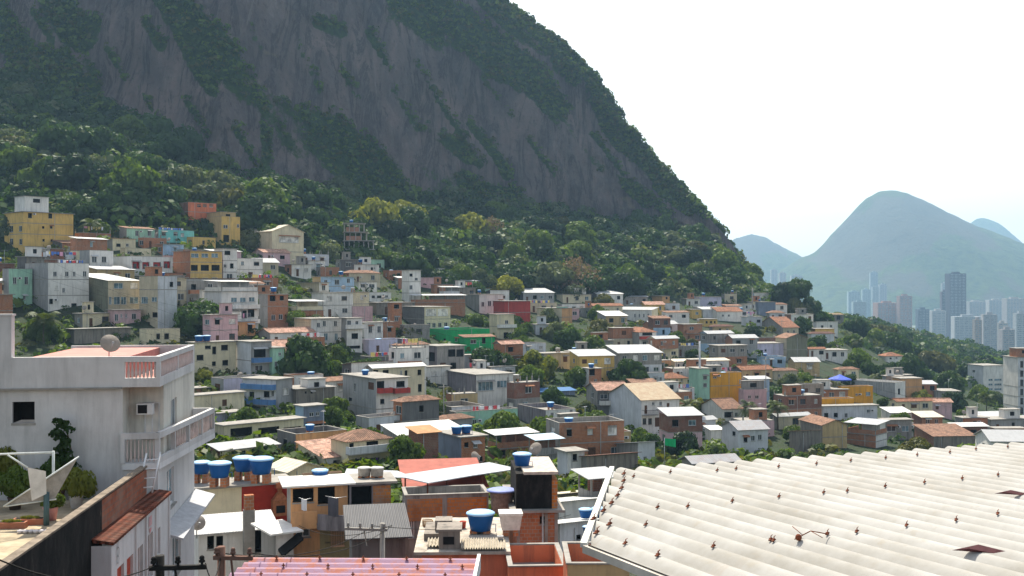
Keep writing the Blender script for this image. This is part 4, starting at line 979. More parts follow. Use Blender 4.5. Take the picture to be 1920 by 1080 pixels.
h('E','white terrace house below the straw roofed pavilion',1180,1190,1335,378,430,'white','white','shedf>sheet:cream','1230,405,16,16,o;1290,402,16,16,w')
h('E','white villa with a dark hip roof at the wood edge',1145,1155,1310,450,500,'cool','white','hip>tile:dark','1190,470,12,20,w;1245,468,18,24,w')
h('E','white gabled house with a large brown tiled roof',415,560,690,960,1060,'white','white','gx>tile:brown','600,1000,60,40,o;650,1000,24,30,w',phi=30)
h('E','beige cottage with a weathered tiled roof',895,905,1060,700,765,'beige','beige','hip>tile:brown','940,735,16,20,w;1000,730,16,20,w')
h('E','pinkish house with a cluttered roof terrace',690,700,855,830,945,'pink','pink','par','790,880,24,26,w;740,880,20,26,w',ex=(('hut',700,850,775,'conc'),))
h('G','bright orange house behind the blue tent',205,215,420,665,765,'ochre','ochre','par','310,720,16,16,w;388,715,30,26,g')
h('G','orange low building in front of the blue tent',40,80,292,748,870,'ochre','ochre','par','')
h('G','white long house with a pale flat roof below the orange one',70,85,450,800,890,'cool','cool','flat','105,862,30,36,o;170,858,30,30,o;390,832,24,24,w;240,860,24,30,w')
h('G','grey block house with a white end wall and upright window',270,570,638,640,755,'grey','white','par','597,700,16,40,o',phi=-24)
h('G','peach coloured house with a round white roof tank',605,610,752,612,725,'peach','peach','flat','')
h('G','red brick house with a grey sheet roof and white end wall',245,440,515,915,1080,'brick','white','terr>sheet:pale','335,990,44,40,w;405,1000,40,40,w;290,985,24,40,w',phi=-22)
h('G','ochre gabled house with a worn tiled roof',-70,80,245,925,1090,'tan','stone','gy>tile:brown','',low=8)
h('G','grey green house with a brick parapet band',490,500,682,893,1020,'conc','brick','flat','545,950,60,40,w;640,950,50,40,g')
h('G','white upper house with a wide white sheet roof',535,540,682,842,895,'white','white','shed>sheet:white','575,872,20,26,o;640,870,20,26,o')
h('G','brick house with a long pale lean-to roof',742,750,890,872,950,'brick','dbrick','shed>sheet:cream','790,900,30,30,w;850,900,24,30,w')
h('G','low brick row with a white sheet roof behind the big roof',965,975,1195,935,1010,'dbrick','brick','shed>sheet:white','1100,970,40,26,o')
h('G','grey walled house with pale flat roof at far right',1240,1250,1450,950,1030,'conc','brick','flat','1300,990,30,26,w;1400,985,30,26,o')
h('G','long low brown house with a red tiled edge',700,830,1110,1000,1080,'stone','dbrick','shed>tile:brown','')
h('G','small white villa with a terracotta roof in the trees',500,505,620,458,495,'white','white','hip>tile:terra','540,475,12,12,o;580,472,12,12,w')
h('G','white apartment building with a cylinder tank on the roof',1060,1165,1300,525,720,'white','cool','flat','1215,620,30,14,g;1265,620,50,14,g;1215,652,30,14,g;1265,652,50,14,g;1215,684,30,14,g;1265,684,50,14,g;1100,560,20,16,w;1100,620,20,16,w',name='apartment_building',cat='apartment building',low=14,phi=40)
h('G','tall apartment block with white panels and grey frame',1300,1400,1600,470,930,'cool','white','flat','1425,515,22,42,b;1425,577,22,42,b;1425,640,22,42,b;1425,702,22,42,b;1425,764,22,42,b;1425,828,22,42,b;1475,515,30,42,b;1475,577,30,42,b;1475,640,30,42,b;1475,702,30,42,b;1475,764,30,42,b;1475,828,30,42,b',name='apartment_building',cat='apartment building',low=14,phi=32,d=330,ex=(('hut',1402,1500,410,'brick'),))
h2 = house
h2('grey gabled cottage beside the yellow hedge',1354,1385,1440,806,852,'cool','cool','gx>sheet:grey','1398,824,8,10,o;1412,822,8,10,w;1425,820,8,10,w;1376,812,6,8,o')
h2('small white lean-to beside the grey cottage',1328,1333,1356,806,830,'white','white','shed>sheet:white','')
h2('small white house with blue trim behind the big roof',1150,1196,1228,846,876,'cool','conc','shedf>sheet:pale','1210,860,8,8,w')
h2('low shed with a heap of broken roof tiles',1092,1100,1196,862,900,'stone','conc','shedf>tile:dark','')
h2('white corner house with dark window left of the shed',1060,1064,1096,848,900,'white','cool','flat','1078,858,9,12,o')
h2('grey concrete house with an arched opening',1046,1050,1110,935,985,'conc','conc','shedf>sheet:cream','1098,950,8,9,o',d=96)
h2('white roofed shed beside the brick tower house',1046,1048,1120,958,990,'white','conc','shedf>sheet:white','',d=88)
h2('lower white roofed shed beside the brick tower house',1046,1050,1122,992,1030,'cool','conc','shedf>sheet:white','1085,1008,10,10,o',d=80)
h2('dark block house under a grey sheet roof behind the big roof corner',1096,1108,1156,892,950,'conc','dbrick','terr>sheet:pale','1130,940,12,10,o',d=92)
h2('house with broad grey sheet roof behind the big white roof',1290,1300,1384,868,890,'conc','conc','gx>sheet:grey','',d=108)
h2('stone house with pink roof edge beside the ochre gabled house',1486,1492,1540,812,850,'stone','stone','shedf>tile:pink','')
# ---------------------------------------------------------------- near buildings
class FR:
    """local frame of a near thing: origin on the line of sight (px, d), turned by rz"""
    def __init__(s, name, px, d, z, rz, label, cat, group=None):
        s.o = Vector(((px-HX)/F*d, d, z)); s.a = rz; s.e = empty(name, s.o, rz, label, cat, group)
    def l(s, x, y): dx, dy = x-s.o.x, y-s.o.y; return (dx*cos(s.a)+dy*sin(s.a), -dx*sin(s.a)+dy*cos(s.a))
    def pd(s, px, d): return s.l((px-HX)/F*d, d)
    def zy(s, y, d): return CZ-(y-HY)/F*d-s.o.z
def prism_xy(b, poly, z0, z1, mi=0):
    a = sum(poly[i][0]*poly[(i+1) % len(poly)][1]-poly[(i+1) % len(poly)][0]*poly[i][1] for i in range(len(poly)))
    return b.prism(poly if a > 0 else poly[::-1], z0, z1, 'z', mi)
def put(me, name, parent, loc, rz=0., sc_=None):
    o = bpy.data.objects.new(name, me); link(o, parent); o.location = loc; o.rotation_euler = (0, 0, rz)
    if sc_: o.scale = sc_
    return o
WW = plaster((.58, .575, .57), .4); WW2 = plaster((.60, .58, .52), .6); PINKR = simple('pink_deck_paint', (.46, .21, .18), .8, 0, .2, 1.)
# --- white balcony house
fr = FR('balcony_house', 296, 41, CZ-24, R(8), 'large white balcony house in the foreground with a pink roof deck', 'house'); e = fr.e
Z = lambda v: v+24            # heights are given from eye level
b = MB(); me1, ww, hh = window_mesh('o', .75, .8); me2, w2, h2_ = window_mesh('c', .9, 1.4); me3, w3, h3 = window_mesh('c', .6, 1.4)
facade(b, (-9.5, 0, 0), (1, 0, 0), 8.2, 0, Z(-3.79), [(9.5-4.9-.4, Z(-5.1), 9.5-4.9+.4, Z(-4.3))], 0)
facade(b, (-1.3, 0, 0), (0, 1, 0), 1.2, 0, Z(-3.79), [], 1); facade(b, (-1.3, 1.2, 0), (1, 0, 0), 1.3, Z(-6.7), Z(-3.79), [(.55, Z(-5.9), 1.15, Z(-4.5))], 1)
facade(b, (-1.3, 0.01, 0), (1, 0, 0), 1.3, 0, Z(-6.72), [], 0)
facade(b, (0, 0, 0), (0, 1, 0), 9., 0, Z(-6.72), [(1.9, Z(-8.9), 3.5, Z(-7.4)), (.5, Z(-10.2), 1.2, Z(-9.3)), (3.2, Z(-12.), 5.2, Z(-10.4)), (.5, Z(-13.2), 1.6, Z(-10.8))], 0)
facade(b, (0, 1.2, 0), (0, 1, 0), 7.8, Z(-6.7), Z(-3.79), [(1.6, Z(-6.6), 3., Z(-4.6))], 1)
facade(b, (0, 9, 0), (-1, 0, 0), 9.5, 0, Z(-3.79), [], 0); facade(b, (-9.5, 9, 0), (0, -1, 0), 9, 0, Z(-3.79), [], 0)
b.build('wall', [WW, WW2], e)
put(me1, 'window', e, (-4.9, .1, Z(-4.7)))
for y0, y1, z0, z1 in ((1.9, 3.5, -8.9, -7.4), (.5, 1.2, -10.2, -9.3), (3.2, 5.2, -12., -10.4), (.5, 1.6, -13.2, -10.8), (2.8, 4.2, -6.6, -4.6)):
    wm, a_, c_ = window_mesh('g', y1-y0, z1-z0); put(wm, 'window', e, (-.09, (y0+y1)/2, Z((z0+z1)/2)), pi/2, ((y1-y0)/a_, 1, (z1-z0)/c_))
put(me3, 'window', e, (-1.3+.85, 1.3, Z(-5.2)), 0, (.6/w3, 1, 1.4/h3))
c = MB(); c.box(-.95, .78, Z(-4.95), -.35, 1.2, Z(-4.52)); c.box(-.9, .76, Z(-4.9), -.55, .779, Z(-4.57), 1); c.build('air_conditioner', [WHITE, DARK], e)
b = MB()       # parapet of the roof deck, with two baluster panels at the corner
b.box(-5.3, -.12, Z(-3.79), -1.35, .1, Z(-2.62)); b.box(-1.35, -.12, Z(-3.79), .1, .1, Z(-3.45)); b.box(-1.349, -.12, Z(-2.83), .1, .1, Z(-2.62)); b.box(-1.35, -.12, Z(-3.449), -1.2, .1, Z(-2.831)); b.box(-.05, -.12, Z(-3.449), .1, .1, Z(-2.831))
b.box(-.1, .101, Z(-3.79), .1, 8.2, Z(-3.45)); b.box(-.1, .101, Z(-2.83), .1, 8.2, Z(-2.62))
for y in (3.9, 8.0): b.box(-.1, y, Z(-3.449), .1, y+.2, Z(-2.831))
b.box(-5.3, 8.2, Z(-3.79), .1, 8.4, Z(-2.62)); b.box(-5.301, .101, Z(-3.79), -5.1, 8.199, Z(-2.9))
b.build('parapet', WW, e)
bal = MB(); bal.lathe([(.035, 0), (.055, .1), (.06, .2), (.03, .42), (.035, .6)], n=8); balm = bal.mesh('baluster', simple('baluster_paint', (.58, .48, .45), .8))
for i in range(8): put(balm, 'baluster', e, (-1.08+i*.14, 0, Z(-3.44)))
for i in range(38):
    y = .25+i*.2
    if not (3.8 < y < 4.2): put(balm, 'baluster', e, (0, y, Z(-3.44)))
b = MB(); b.box(-5.2, .1, Z(-3.8), -.1, 8.2, Z(-3.6)); b.build('floor_slab', PINKR, e)
b = MB(); b.box(-5.099, .11, Z(-3.599), -1.4, 8.1, Z(-2.72)); b.build('raised_deck', PINKR, e)
b = MB(); b.box(-9.6, -.13, Z(-3.79), -5.301, .28, Z(-1.05)); b.box(-9.65, -.16, Z(-1.05), -5.26, .31, Z(-.98)); b.build('gable_wall', WW, e)
b = MB(); b.tube([(-6.1, -.2, Z(-2.1)), (-6.05, -.2, Z(-3.0))], .05, 8); b.tube([(-6.25, -.18, Z(-2.05)), (-5.95, -.18, Z(-2.05))], .03, 6); b.build('drainpipe', RUST, e)
b = MB(); b.box(-9.6, -.2, Z(-3.85), -1.3, -.121, Z(-3.78)); b.build('ledge', CONC, e)
# lower balcony: widens towards the back
q = fr.pd(403, 49.5); e0 = fr.pd(300, 41.0)
def para(b, p, r, z0, z1, t=.16, mi=0):
    p = Vector(p); r = Vector(r); n = (r-p).normalized(); n = Vector((-n.y, n.x))*t
    return b.hexa([(*p, z0), (*r, z0), (*(r+n), z0), (*(p+n), z0), (*p, z1), (*r, z1), (*(r+n), z1), (*(p+n), z1)], mi)
b = MB(); prism_xy(b, [(-1.3, -.1), (e0[0], -.1), q, (0.02, q[1])], Z(-6.95), Z(-6.72)); b.build('balcony_floor', plaster((.68, .68, .68), .3), e)
b = MB(); para(b, (e0[0], -.1), q, Z(-6.718), Z(-6.5)); para(b, (e0[0], -.1), q, Z(-5.78), Z(-5.55))
dv = Vector(q)-Vector((e0[0], -.1))
for i in range(5): p = Vector((e0[0], -.1))+dv*(i/4*.98); b.box(p.x-.18, p.y, Z(-6.499), p.x, p.y+.2, Z(-5.781))
b.box(-1.35, -.15, Z(-5.78), e0[0]-.01, .02, Z(-5.55)); b.box(-1.35, -.15, Z(-6.7), -1.2, .02, Z(-5.781)); para(b, q, (0.02, q[1]), Z(-6.718), Z(-5.55)); b.build('railing', WW, e)
for i in range(34):
    p = Vector((e0[0]-.09, -.1))+dv*((i+.8)/35)
    if i % 8 != 0 and i > 7: put(balm, 'baluster', e, (p.x, p.y, Z(-6.49)), 0, (.8, .8, 1.15))
for i in range(8): put(balm, 'baluster', e, (-1.12+i*.14, -.06, Z(-6.65)), 0, (.6, .6, 1.4))
b = MB(); b.hexa([(.02, .3, Z(-9.55)), (.9, .3, Z(-9.8)), (.9, 9.3, Z(-9.8)), (.02, 9.3, Z(-9.55)), (.02, .3, Z(-9.45)), (.9, .3, Z(-9.72)), (.9, 9.3, Z(-9.72)), (.02, 9.3, Z(-9.45))]); b.build('canopy', simple('canopy_slab', (.42, .43, .45), .8), e)
p = fr.pd(215, 42.); dish(*(Vector((fr.o.x, fr.o.y, 0))+Vector((p[0]*cos(fr.a)-.6*sin(fr.a), p[0]*sin(fr.a)+.6*cos(fr.a), CZ-2.95))), .85, .6, 'satellite dish on the pink roof deck of the white balcony house')
# --- planted terrace with the stained parapet
TZ = -7.8
fr = FR('terrace_house', 275, 40, CZ-22, R(3.5), 'foreground terrace house with a blackened parapet and white lower front', 'house'); e = fr.e; Z = lambda v: v+22
A = fr.pd(-60, 23.5); Bq = fr.pd(275, 40); mid = fr.pd(162, 34)
sx = Bq[0]; Av = Vector(A); Bv = Vector(Bq); Mv = Av+(Bv-Av)*((mid[1]-A[1])/(Bq[1]-A[1]))
SOOT, nt_, b_ = new_mat('soot_stained_render'); n_ = tex(nt_, gpos(nt_, (1, 1, .4)), 1.6, 7, .75); n2_ = tex(nt_, gpos(nt_), 7, 5, .7)
L(nt_, mixc(nt_, ramp(nt_, n2_, [(.5, 0), (.7, .4)]), ramp(nt_, n_, [(.45, (.010, .010, .010)), (.62, (.028, .026, .024)), (.76, (.14, .12, .10))]), (.01, .01, .01)), b_.inputs['Base Color']); b_.inputs['Roughness'].default_value = .95; bump(nt_, b_, n2_, .6, .04)
MOSSB = brick((.30, .095, .05), (.15, .10, .08), 1.01)
b = MB(); para(b, tuple(Av), tuple(Mv), Z(-9.), Z(-6.72), .26); b.build('parapet', SOOT, e)
b = MB(); para(b, tuple(Mv), tuple(Bv), Z(-7.85), Z(-6.78), .24); b.build('brick_parapet', MOSSB, e)
b = MB(); para(b, tuple(Av+Vector((.03, 0))), tuple(Bv+Vector((.03, 0))), Z(-6.719), Z(-6.66), .27); b.build('coping', simple('worn_coping', (.22, .18, .14), .95, 0, .6, 3), e)
b = MB(); prism_xy(b, [(Av.x-.27, Av.y), (Bv.x-.27, Bv.y), (Bv.x-7, Bv.y), (Av.x-7, Av.y)], Z(-8.2), Z(-7.9)); b.build('terrace_floor', simple('sandy_floor', (.40, .33, .23), .95, 0, .45, 1.5), e)
dirv = (Bv-Av).normalized(); off = Vector((.55, 0))
def onf(t): return Bv+off-dirv*t     # along the lower front, distance back towards the viewer
b = MB(); U = Vector((dirv.x, dirv.y, 0)); O = onf(7.2); Ln = 8.4
ops = [(.9, Z(-10.9), 1.75, Z(-8.9)), (2.1, Z(-10.9), 2.95, Z(-8.9)), (3.4, Z(-10.6), 4.3, Z(-8.9)), (4.9, Z(-10.4), 5.8, Z(-8.8)), (6.5, Z(-9.9), 7.0, Z(-8.9))]
facade(b, (O.x, O.y, 0), U, Ln, 0, Z(-7.95), ops, 0, .2)
b.face([(O.x-3, O.y, 0), (O.x, O.y, 0), (O.x, O.y, Z(-7.95)), (O.x-3, O.y, Z(-7.95))]); b.build('wall', plaster((.60, .60, .60), .4), e)
ang = math.atan2(U.y, U.x)
for i, (x0, z0, x1, z1) in enumerate(ops):
    c = MB(); w_, h_ = x1-x0, z1-z0
    if i < 2: c.box(-w_/2, 0, -h_/2, w_/2, .05, h_/2, 0); [c.box(-w_/2+.08, -.02, -h_/2+.1+k*.48, w_/2-.08, 0, -h_/2+.5+k*.48, 0) for k in range(4)]; mt = [simple('red_door', (.42, .07, .04), .6)]
    else: c.box(-w_/2, .06, -h_/2, w_/2, .1, h_/2, 1); c.box(-w_/2, 0, -h_/2, -w_/2+.06, .06, h_/2); c.box(w_/2-.06, 0, -h_/2, w_/2, .06, h_/2); c.box(-.03, .0, -h_/2, .03, .06, h_/2); c.box(-w_/2+.061, 0, h_/2-.06, w_/2-.061, .06, h_/2); mt = [WHITE, GLA]
    o = c.build('door' if i < 2 else 'window', mt, e); P0 = Vector((O.x, O.y, 0))+U*((x0+x1)/2); nrm = Vector((-U.y, U.x, 0)); o.location = P0+nrm*.1+Vector((0, 0, (z0+z1)/2)); o.rotation_euler = (0, 0, ang)
b = MB()
for x in (.0, 3.15, 4.6, 6.1, 8.3): P0 = Vector((O.x, O.y, 0))+U*x; P1 = P0+U*.16; nr = Vector((U.y, -U.x, 0))*.06; b.hexa([(*(P0+nr).xy, Z(-16)), (*(P1+nr).xy, Z(-16)), (*P1.xy, Z(-16)), (*P0.xy, Z(-16)), (*(P0+nr).xy, Z(-7.96)), (*(P1+nr).xy, Z(-7.96)), (*P1.xy, Z(-7.96)), (*P0.xy, Z(-7.96))])
b.build('pilaster', plaster((.62, .62, .62), .3), e)
b = MB(); P0 = Vector((O.x, O.y, 0))+U*1.2; nr = Vector((U.y, -U.x, 0))*.03    # the painted ornaments of the front
for k, (t0, z0, rr) in enumerate(((.9, -8.35, .16), (.9, -8.6, .13), (.9, -8.12, .1))):
    c0 = Vector((O.x, O.y, 0))+U*t0+nr
    for j in range(14): a0, a1 = 2*pi*j/14, 2*pi*(j+1)/14; b.face([c0+U*cos(a0)*rr+Vector((0, 0, Z(z0)+sin(a0)*rr)), c0+U*cos(a1)*rr+Vector((0, 0, Z(z0)+sin(a1)*rr)), c0+U*cos(a1)*rr*.75+Vector((0, 0, Z(z0)+sin(a1)*rr*.75)), c0+U*cos(a0)*rr*.75+Vector((0, 0, Z(z0)+sin(a0)*rr*.75))])
b.build('wall_ornament', simple('ornament_grey', (.3, .3, .3), .8), e)
b = MB(); c0 = Vector((O.x, O.y, 0))+U*5.3+nr
for dx in (-.16, 0, .16):
    b.face([c0+U*(dx-.05)+Vector((0, 0, Z(-8.5))), c0+U*(dx+.05)+Vector((0, 0, Z(-8.5))), c0+U*(dx+.05)+Vector((0, 0, Z(-8.15))), c0+U*(dx-.05)+Vector((0, 0, Z(-8.15)))])
b.face([c0+U*-.2+Vector((0, 0, Z(-8.58))), c0+Vector((0, 0, Z(-8.78))), c0+U*.2+Vector((0, 0, Z(-8.58)))]); b.build('wall_emblem', simple('faded_pink_paint', (.62, .30, .30), .8), e)
b = MB()
for i in range(28):
    t0 = i*.3; P0 = onf(7.2)+dirv*t0; b.hexa([(P0.x-.5, P0.y, Z(-7.86)), (P0.x+.12, P0.y, Z(-7.94)), (P0.x+.12, P0.y+.29, Z(-7.94)), (P0.x-.55, P0.y+.29, Z(-7.86)), (P0.x-.55, P0.y, Z(-7.74)), (P0.x+.12, P0.y+.02, Z(-7.85)), (P0.x+.12, P0.y+.27, Z(-7.85)), (P0.x-.55, P0.y+.29, Z(-7.74))])
b.build('tiled_ledge', tiles((.16, .05, .03)), e)
b = MB(); q1 = onf(7.4); q2 = onf(13.5); b.hexa([(q2.x-.5, q2.y, Z(-9.5)), (q2.x+.7, q2.y, Z(-9.9)), (q1.x+.7, q1.y, Z(-9.9)), (q1.x-.5, q1.y, Z(-9.5)), (q2.x-.5, q2.y, Z(-9.4)), (q2.x+.7, q2.y, Z(-9.83)), (q1.x+.7, q1.y, Z(-9.83)), (q1.x-.5, q1.y, Z(-9.4))]); b.build('awning', BLACK, e)
def TP(px, y, z=-7.9):   # point on the terrace floor seen at (px, y)
    d = -z*F/(y-HY); return P(px, y, d)
# things on the terrace
def potted(px, y, r, kind, label, pot=(.62, .62, .62), hr=1., ph=.45, pr=.24):
    p = TP(px, y); e = empty('potted_plant', p, rnd.random()*6, label, 'potted plant', 'potted plants on the terrace')
    b = MB(); b.lathe([(pr*.75, 0), (pr, ph*.9), (pr*1.08, ph*.92), (pr*1.08, ph), (pr*.9, ph)], n=16); b.build('pot', simple('pot_%.2f' % pot[0], pot, .7), e)
    s = PROTO[kind][0]; put(s[0], 'foliage', e, (0, 0, ph+.1*r), 0, (r, r, r*hr)); b = MB(); b.tube([(0, 0, ph-.03), (.03, 0, ph+r*.5)], .03, 6); b.build('stem', BARK, e); return e
potted(143, 952, .62, 'yel', 'yellow green bush in a white bucket by the brick parapet', (.72, .74, .78), 1.9)
potted(95, 975, .5, 'mid', 'leafy plant in a pinkish pot behind the stained parapet', (.62, .32, .34), 1.1)
potted(28, 955, .75, 'mid', 'leafy green bush in a dark pot at the terrace edge', (.08, .06, .05), 1.4)
potted(66, 940, .6, 'yel', 'yellow leaved plant beside the grey drying rack', (.1, .08, .07), 1.5)
potted(8, 930, .9, 'yel', 'tall yellow leaved shrub cut by the edge of the picture', (.1, .09, .08), 2.2)
potted(110, 935, .7, 'dark', 'dark green bush in a brown pot under the pipe frame', (.16, .08, .05), 1.6)
potted(200, 905, .6, 'deep', 'dark shrub in a black pot against the white house wall', (.03, .03, .03), 1.5)
potted(165, 893, .6, 'dark', 'dark leafy shrub in a black pot near the climbing plant', (.03, .03, .035), 1.3)
g = np.random.default_rng(5); Cc = []; Rr = []
p0 = P(122, 800, 40.3)
for i in range(26):
    t = i/25; Cc.append((p0.x+.9*t*t+g.normal()*.18*(1-.3*t), p0.y-.2-.2*g.random(), CZ-5.0-2.7*t)); s_ = .14+.3*t*g.random(); Rr.append((s_*1.4, s_*.7, s_))
v, q_, _ = clumps(np.array(Cc), np.array(Rr), 46, .075, g)
e = empty('climbing_plant', (p0.x, p0.y-.2, CZ-7.9), 0, 'climbing plant growing up the shaded wall of the white balcony house', 'plant')
o = bpy.data.objects.new('leaves', np_mesh('leaves', v-np.array([p0.x, p0.y-.2, CZ-7.9]), q_, [LEAF['dark']])); link(o, e)
b = MB(); b.tube([(.7, .1, 0), (.4, .1, 1.2), (.02, .1, 2.9)], .03, 5); b.build('stem', BARK, e)
p = TP(100, 975); e = empty('pipe_frame', p, R(3.5), 'white pipe frame standing among the terrace plants', 'pipe frame')
b = MB(); b.tube([(0, 0, 0), (0, 0, 2.35)], .045, 8); b.build('post', simple('pale_pipe', (.62, .66, .64), .5), e); b = MB(); b.tube([(0, 0, 2.3), (-4., 0, 2.2)], .035, 8); b.build('crossbar', simple('pale_pipe', (.62, .66, .64), .5), e)
p = TP(87, 985); e = empty('drying_rack', p, R(20), 'grey cloth covered drying rack tilted on the terrace', 'drying rack')
GC = simple('grey_mesh_cloth', (.33, .31, .28), .95, 0, .3, 6)
b = MB(); b.face([(-1.25, 0, .75), (.25, .1, .85), (.95, .25, 2.15), (-.1, 0, 1.5)]); b.face([(-1.25, 0.03, .74), (-.1, 0.03, 1.49), (.95, .28, 2.14), (.25, .13, .84)]); b.build('cloth', GC, e)
b = MB(); b.tube([(-1.3, -.02, .72), (-.1, -.02, 1.5), (1., .22, 2.2)], .03, 6); b.tube([(-1.25, -.02, .72), (.3, .1, .83)], .025, 6); b.tube([(-1.15, -.3, 2.45), (-.55, -.3, 2.0)], .03, 6); b.build('frame', simple('pale_pipe', (.62, .66, .64), .5), e)
b = MB(); b.face([(-.55, -.3, 2.0), (.0, -.3, 1.85), (.02, -.3, 1.1), (-.42, -.3, .9)]); b.face([(-.55, -.28, 2.0), (-.42, -.28, .9), (.02, -.28, 1.1), (.0, -.28, 1.85)]); b.build('hanging_cloth', simple('pale_cloth', (.62, .6, .56), .9), e)
b = MB(); b.tube([(.0, 0, 0), (.0, 0, 1.1)], .09, 8); b.build('leg', simple('teal_pipe', (.08, .14, .15), .6), e)
for px, y, lab in ((20, 990, 'orange brown planter box at the front of the terrace'), (55, 983, 'terracotta planter box beside the stained parapet')):
    p = TP(px, y); e = empty('planter_box', p, R(5), lab, 'planter', 'planter boxes'); b = MB(); b.box(-.5, -.15, 0, .5, .15, .2); b.box(-.44, -.1, .2, .44, .1, .21, 1); b.build('box', [simple('terracotta', (.42, .17, .10), .8), DARK], e)
    put(PROTO['yel'][0][0], 'foliage', e, (0, 0, .18), 0, (.32, .12, .16))
b = MB(); o_ = TP(80, 967)
for i in range(9): b.lathe([(.05, 0), (.09, .05), (.09, .1), (.02, .12)], (i*.17-.3, .02*(i % 3), 0), 8)
b.build('shell_border', simple('white_shells', (.75, .7, .7), .7), loc=TP(55, 1000), rz=R(2), label='row of white shells edging the sandy terrace floor', cat='shell border')
p = P(272, 880, 39.5); e = empty('ladder', (p.x, p.y, CZ-7.6), R(30), 'white metal ladder leaning beside the lower balcony', 'ladder')
b = MB(); b.tube([(-.25, 0, 0), (.15, .5, 1.4)], .035, 6); b.tube([(.25, 0, 0), (.65, .5, 1.4)], .035, 6); b.build('rail', WHITE, e)
b = MB(); [b.tube([(-.2+i*.1, .12*i+.05, .2+i*.32), (.3+i*.1, .12*i+.05, .2+i*.32)], .025, 6) for i in range(4)]; b.build('rung', WHITE, e)
# --- house with four tanks
e = h2('cream and deep red house carrying four blue tanks', 362, 366, 543, 918, 1060, 'cream', 'cream', 'flat', '487,950,22,52,o', phi=8, d=70, depth=9, ex=('noband', 'bare'), low=8, z=0)
I_ = INFO[e.name]
o_ = bpy.data.objects[e.name]
b = MB(); b.box(3.0, -.03, 2.2, 6.2, -.002, 5.); b.build('red_wall', simple('deep_red_paint', (.34, .035, .02), .75, 0, .3, 1.5), e)
b = MB(); b.box(4.95, -.75, 2.9, 6.0, -.04, 3.95); b.box(5.15, -.77, 3.1, 5.75, -.751, 3.6, 1); b.hexa([(5.0, -.7, 3.951), (5.95, -.7, 3.951), (5.95, -.04, 3.951), (5.0, -.04, 3.951), (5.3, -.45, 4.4), (5.65, -.45, 4.4), (5.65, -.1, 4.4), (5.3, -.1, 4.4)]); b.box(5.35, -.42, 4.401, 5.6, -.12, 5.1); b.build('barbecue_chimney', [simple('firebrick', (.34, .13, .06), .9, 0, .4, 5), DARK], e)
for i, (px, y, s, lab) in enumerate(((378, 905, .82, 'blue water tank half hidden behind the white balcony house'), (412, 912, 1.0, 'blue water tank on two brick piers at the front of the cream house roof'), (457, 900, .98, 'blue water tank behind the rightmost one on the cream house roof'), (490, 905, 1.08, 'large blue water tank rightmost on the cream house roof'))):
    zt = I_['org'].z+I_['top']; d = (CZ-zt)*F/(y-HY); p = P(px, y, d); tank(p.x, p.y, zt, s*1.02, lab, 'blue', .62)
e = h2('white walled yard house with a bright corrugated lean-to', 368, 372, 512, 1000, 1090, 'white', 'white', 'shed>sheet:white', '395,1018,12,24,o;412,1018,12,24,o;480,1015,22,40,o', phi=6, d=64, depth=3, ex=('noband', 'bare'), low=8)
b = MB(); b.box(2.55, -.9, 1.2, 3.2, -.4, 4.2); b.build('pillar', CONC, e); b = MB(); b.box(2.6, -.85, 4.2, 3.15, -.45, 5.1); b.build('brick_chimney', brick(), e)
e = h2('narrow white house end with a dark awning beside the orange house', 512, 518, 546, 1000, 1090, 'white', 'conc', 'flatw', '', phi=20, d=60, depth=5, ex=('bare', 'noband'))
b = MB(); b.hexa([(.1, -.8, 1.5), (1.3, -.8, 2.3), (1.3, -.02, 2.5), (.1, -.02, 1.7), (.1, -.8, 1.62), (1.3, -.8, 2.42), (1.3, -.02, 2.62), (.1, -.02, 1.82)]); b.build('awning', BLACK, e)
e = h2('cream gabled workshop behind the four blue tanks', 507, 541, 603, 884, 930, 'cream', 'cream', 'gy>sheet:cream', '525,905,8,18,w', phi=30, d=86, ex=('noband',), low=6)
# --- orange house with the rounded balcony
e = h2('orange house with a rounded concrete balcony and white grilled window', 541, 545, 652, 912, 1052, 'peach', 'conc', 'flatw', '568,995,28,24,w;624,1000,26,32,o;565,930,36,24,o;612,930,30,30,o', phi=5, d=62, depth=7, ex=('noband', 'bare'), low=8)
b = MB(); b.box(1.68, -.03, -3, 3.4, -.003, 2.1); b.build('olive_wall_panel', plaster((.30, .25, .14), .7), e)
b = MB(); b.box(.0, -.9, 2.0, 1.4, -.02, 2.12); b.box(.0, -.9, 2.121, 1.4, -.78, 3.0); b.build('balcony', plaster(PAINT['peach'], .6), e)
b = MB(); n = 14; pts = [(1.42, -.02)]+[(1.42+3.4*i/n, -1.1-.75*sin(pi*i/n)) for i in range(n+1)]+[(4.85, -.02)]
prism_xy(b, pts, 1.95, 2.1); 
for i in range(1, len(pts)-2): para(b, pts[i+1], pts[i], 2.101, 2.85, -.12)
b.build('round_balcony', wallm('stain'), e)
b = MB(); b.box(2.3, -.14, .7, 3.1, -.05, .74)
for i in range(8): b.box(2.32+i*.1, -.13, .3+.44, 2.35+i*.1, -.08, 1.75)
b.box(2.28, -.14, .66, 3.12, -.06, .7); b.build('window_grille', simple('salmon_grille', (.6, .36, .25), .6), e)
e = h2('house wall of patchy orange brick right of the rounded balcony', 652, 655, 733, 908, 1052, 'stain', 'conc', 'flat', '672,932,40,36,o', phi=5, d=63, depth=6, ex=('noband', 'bare'), low=8)
b = MB(); b.box(1.4, -.04, 2.6, 2.45, -.003, 4.4); b.build('brick_patch', brick((.60, .22, .04)), e)
zt = INFO[e.name]['org'].z+INFO[e.name]['top']
for px, lab in ((683, 'grey fibre cement tank left of its pale twin'), (707, 'pale fibre cement tank right of its grey twin')):
    p = P(px, 900, 64.5); tank(p.x, p.y, zt, .62, lab+' above the patchy brick wall', 'asb', .1)
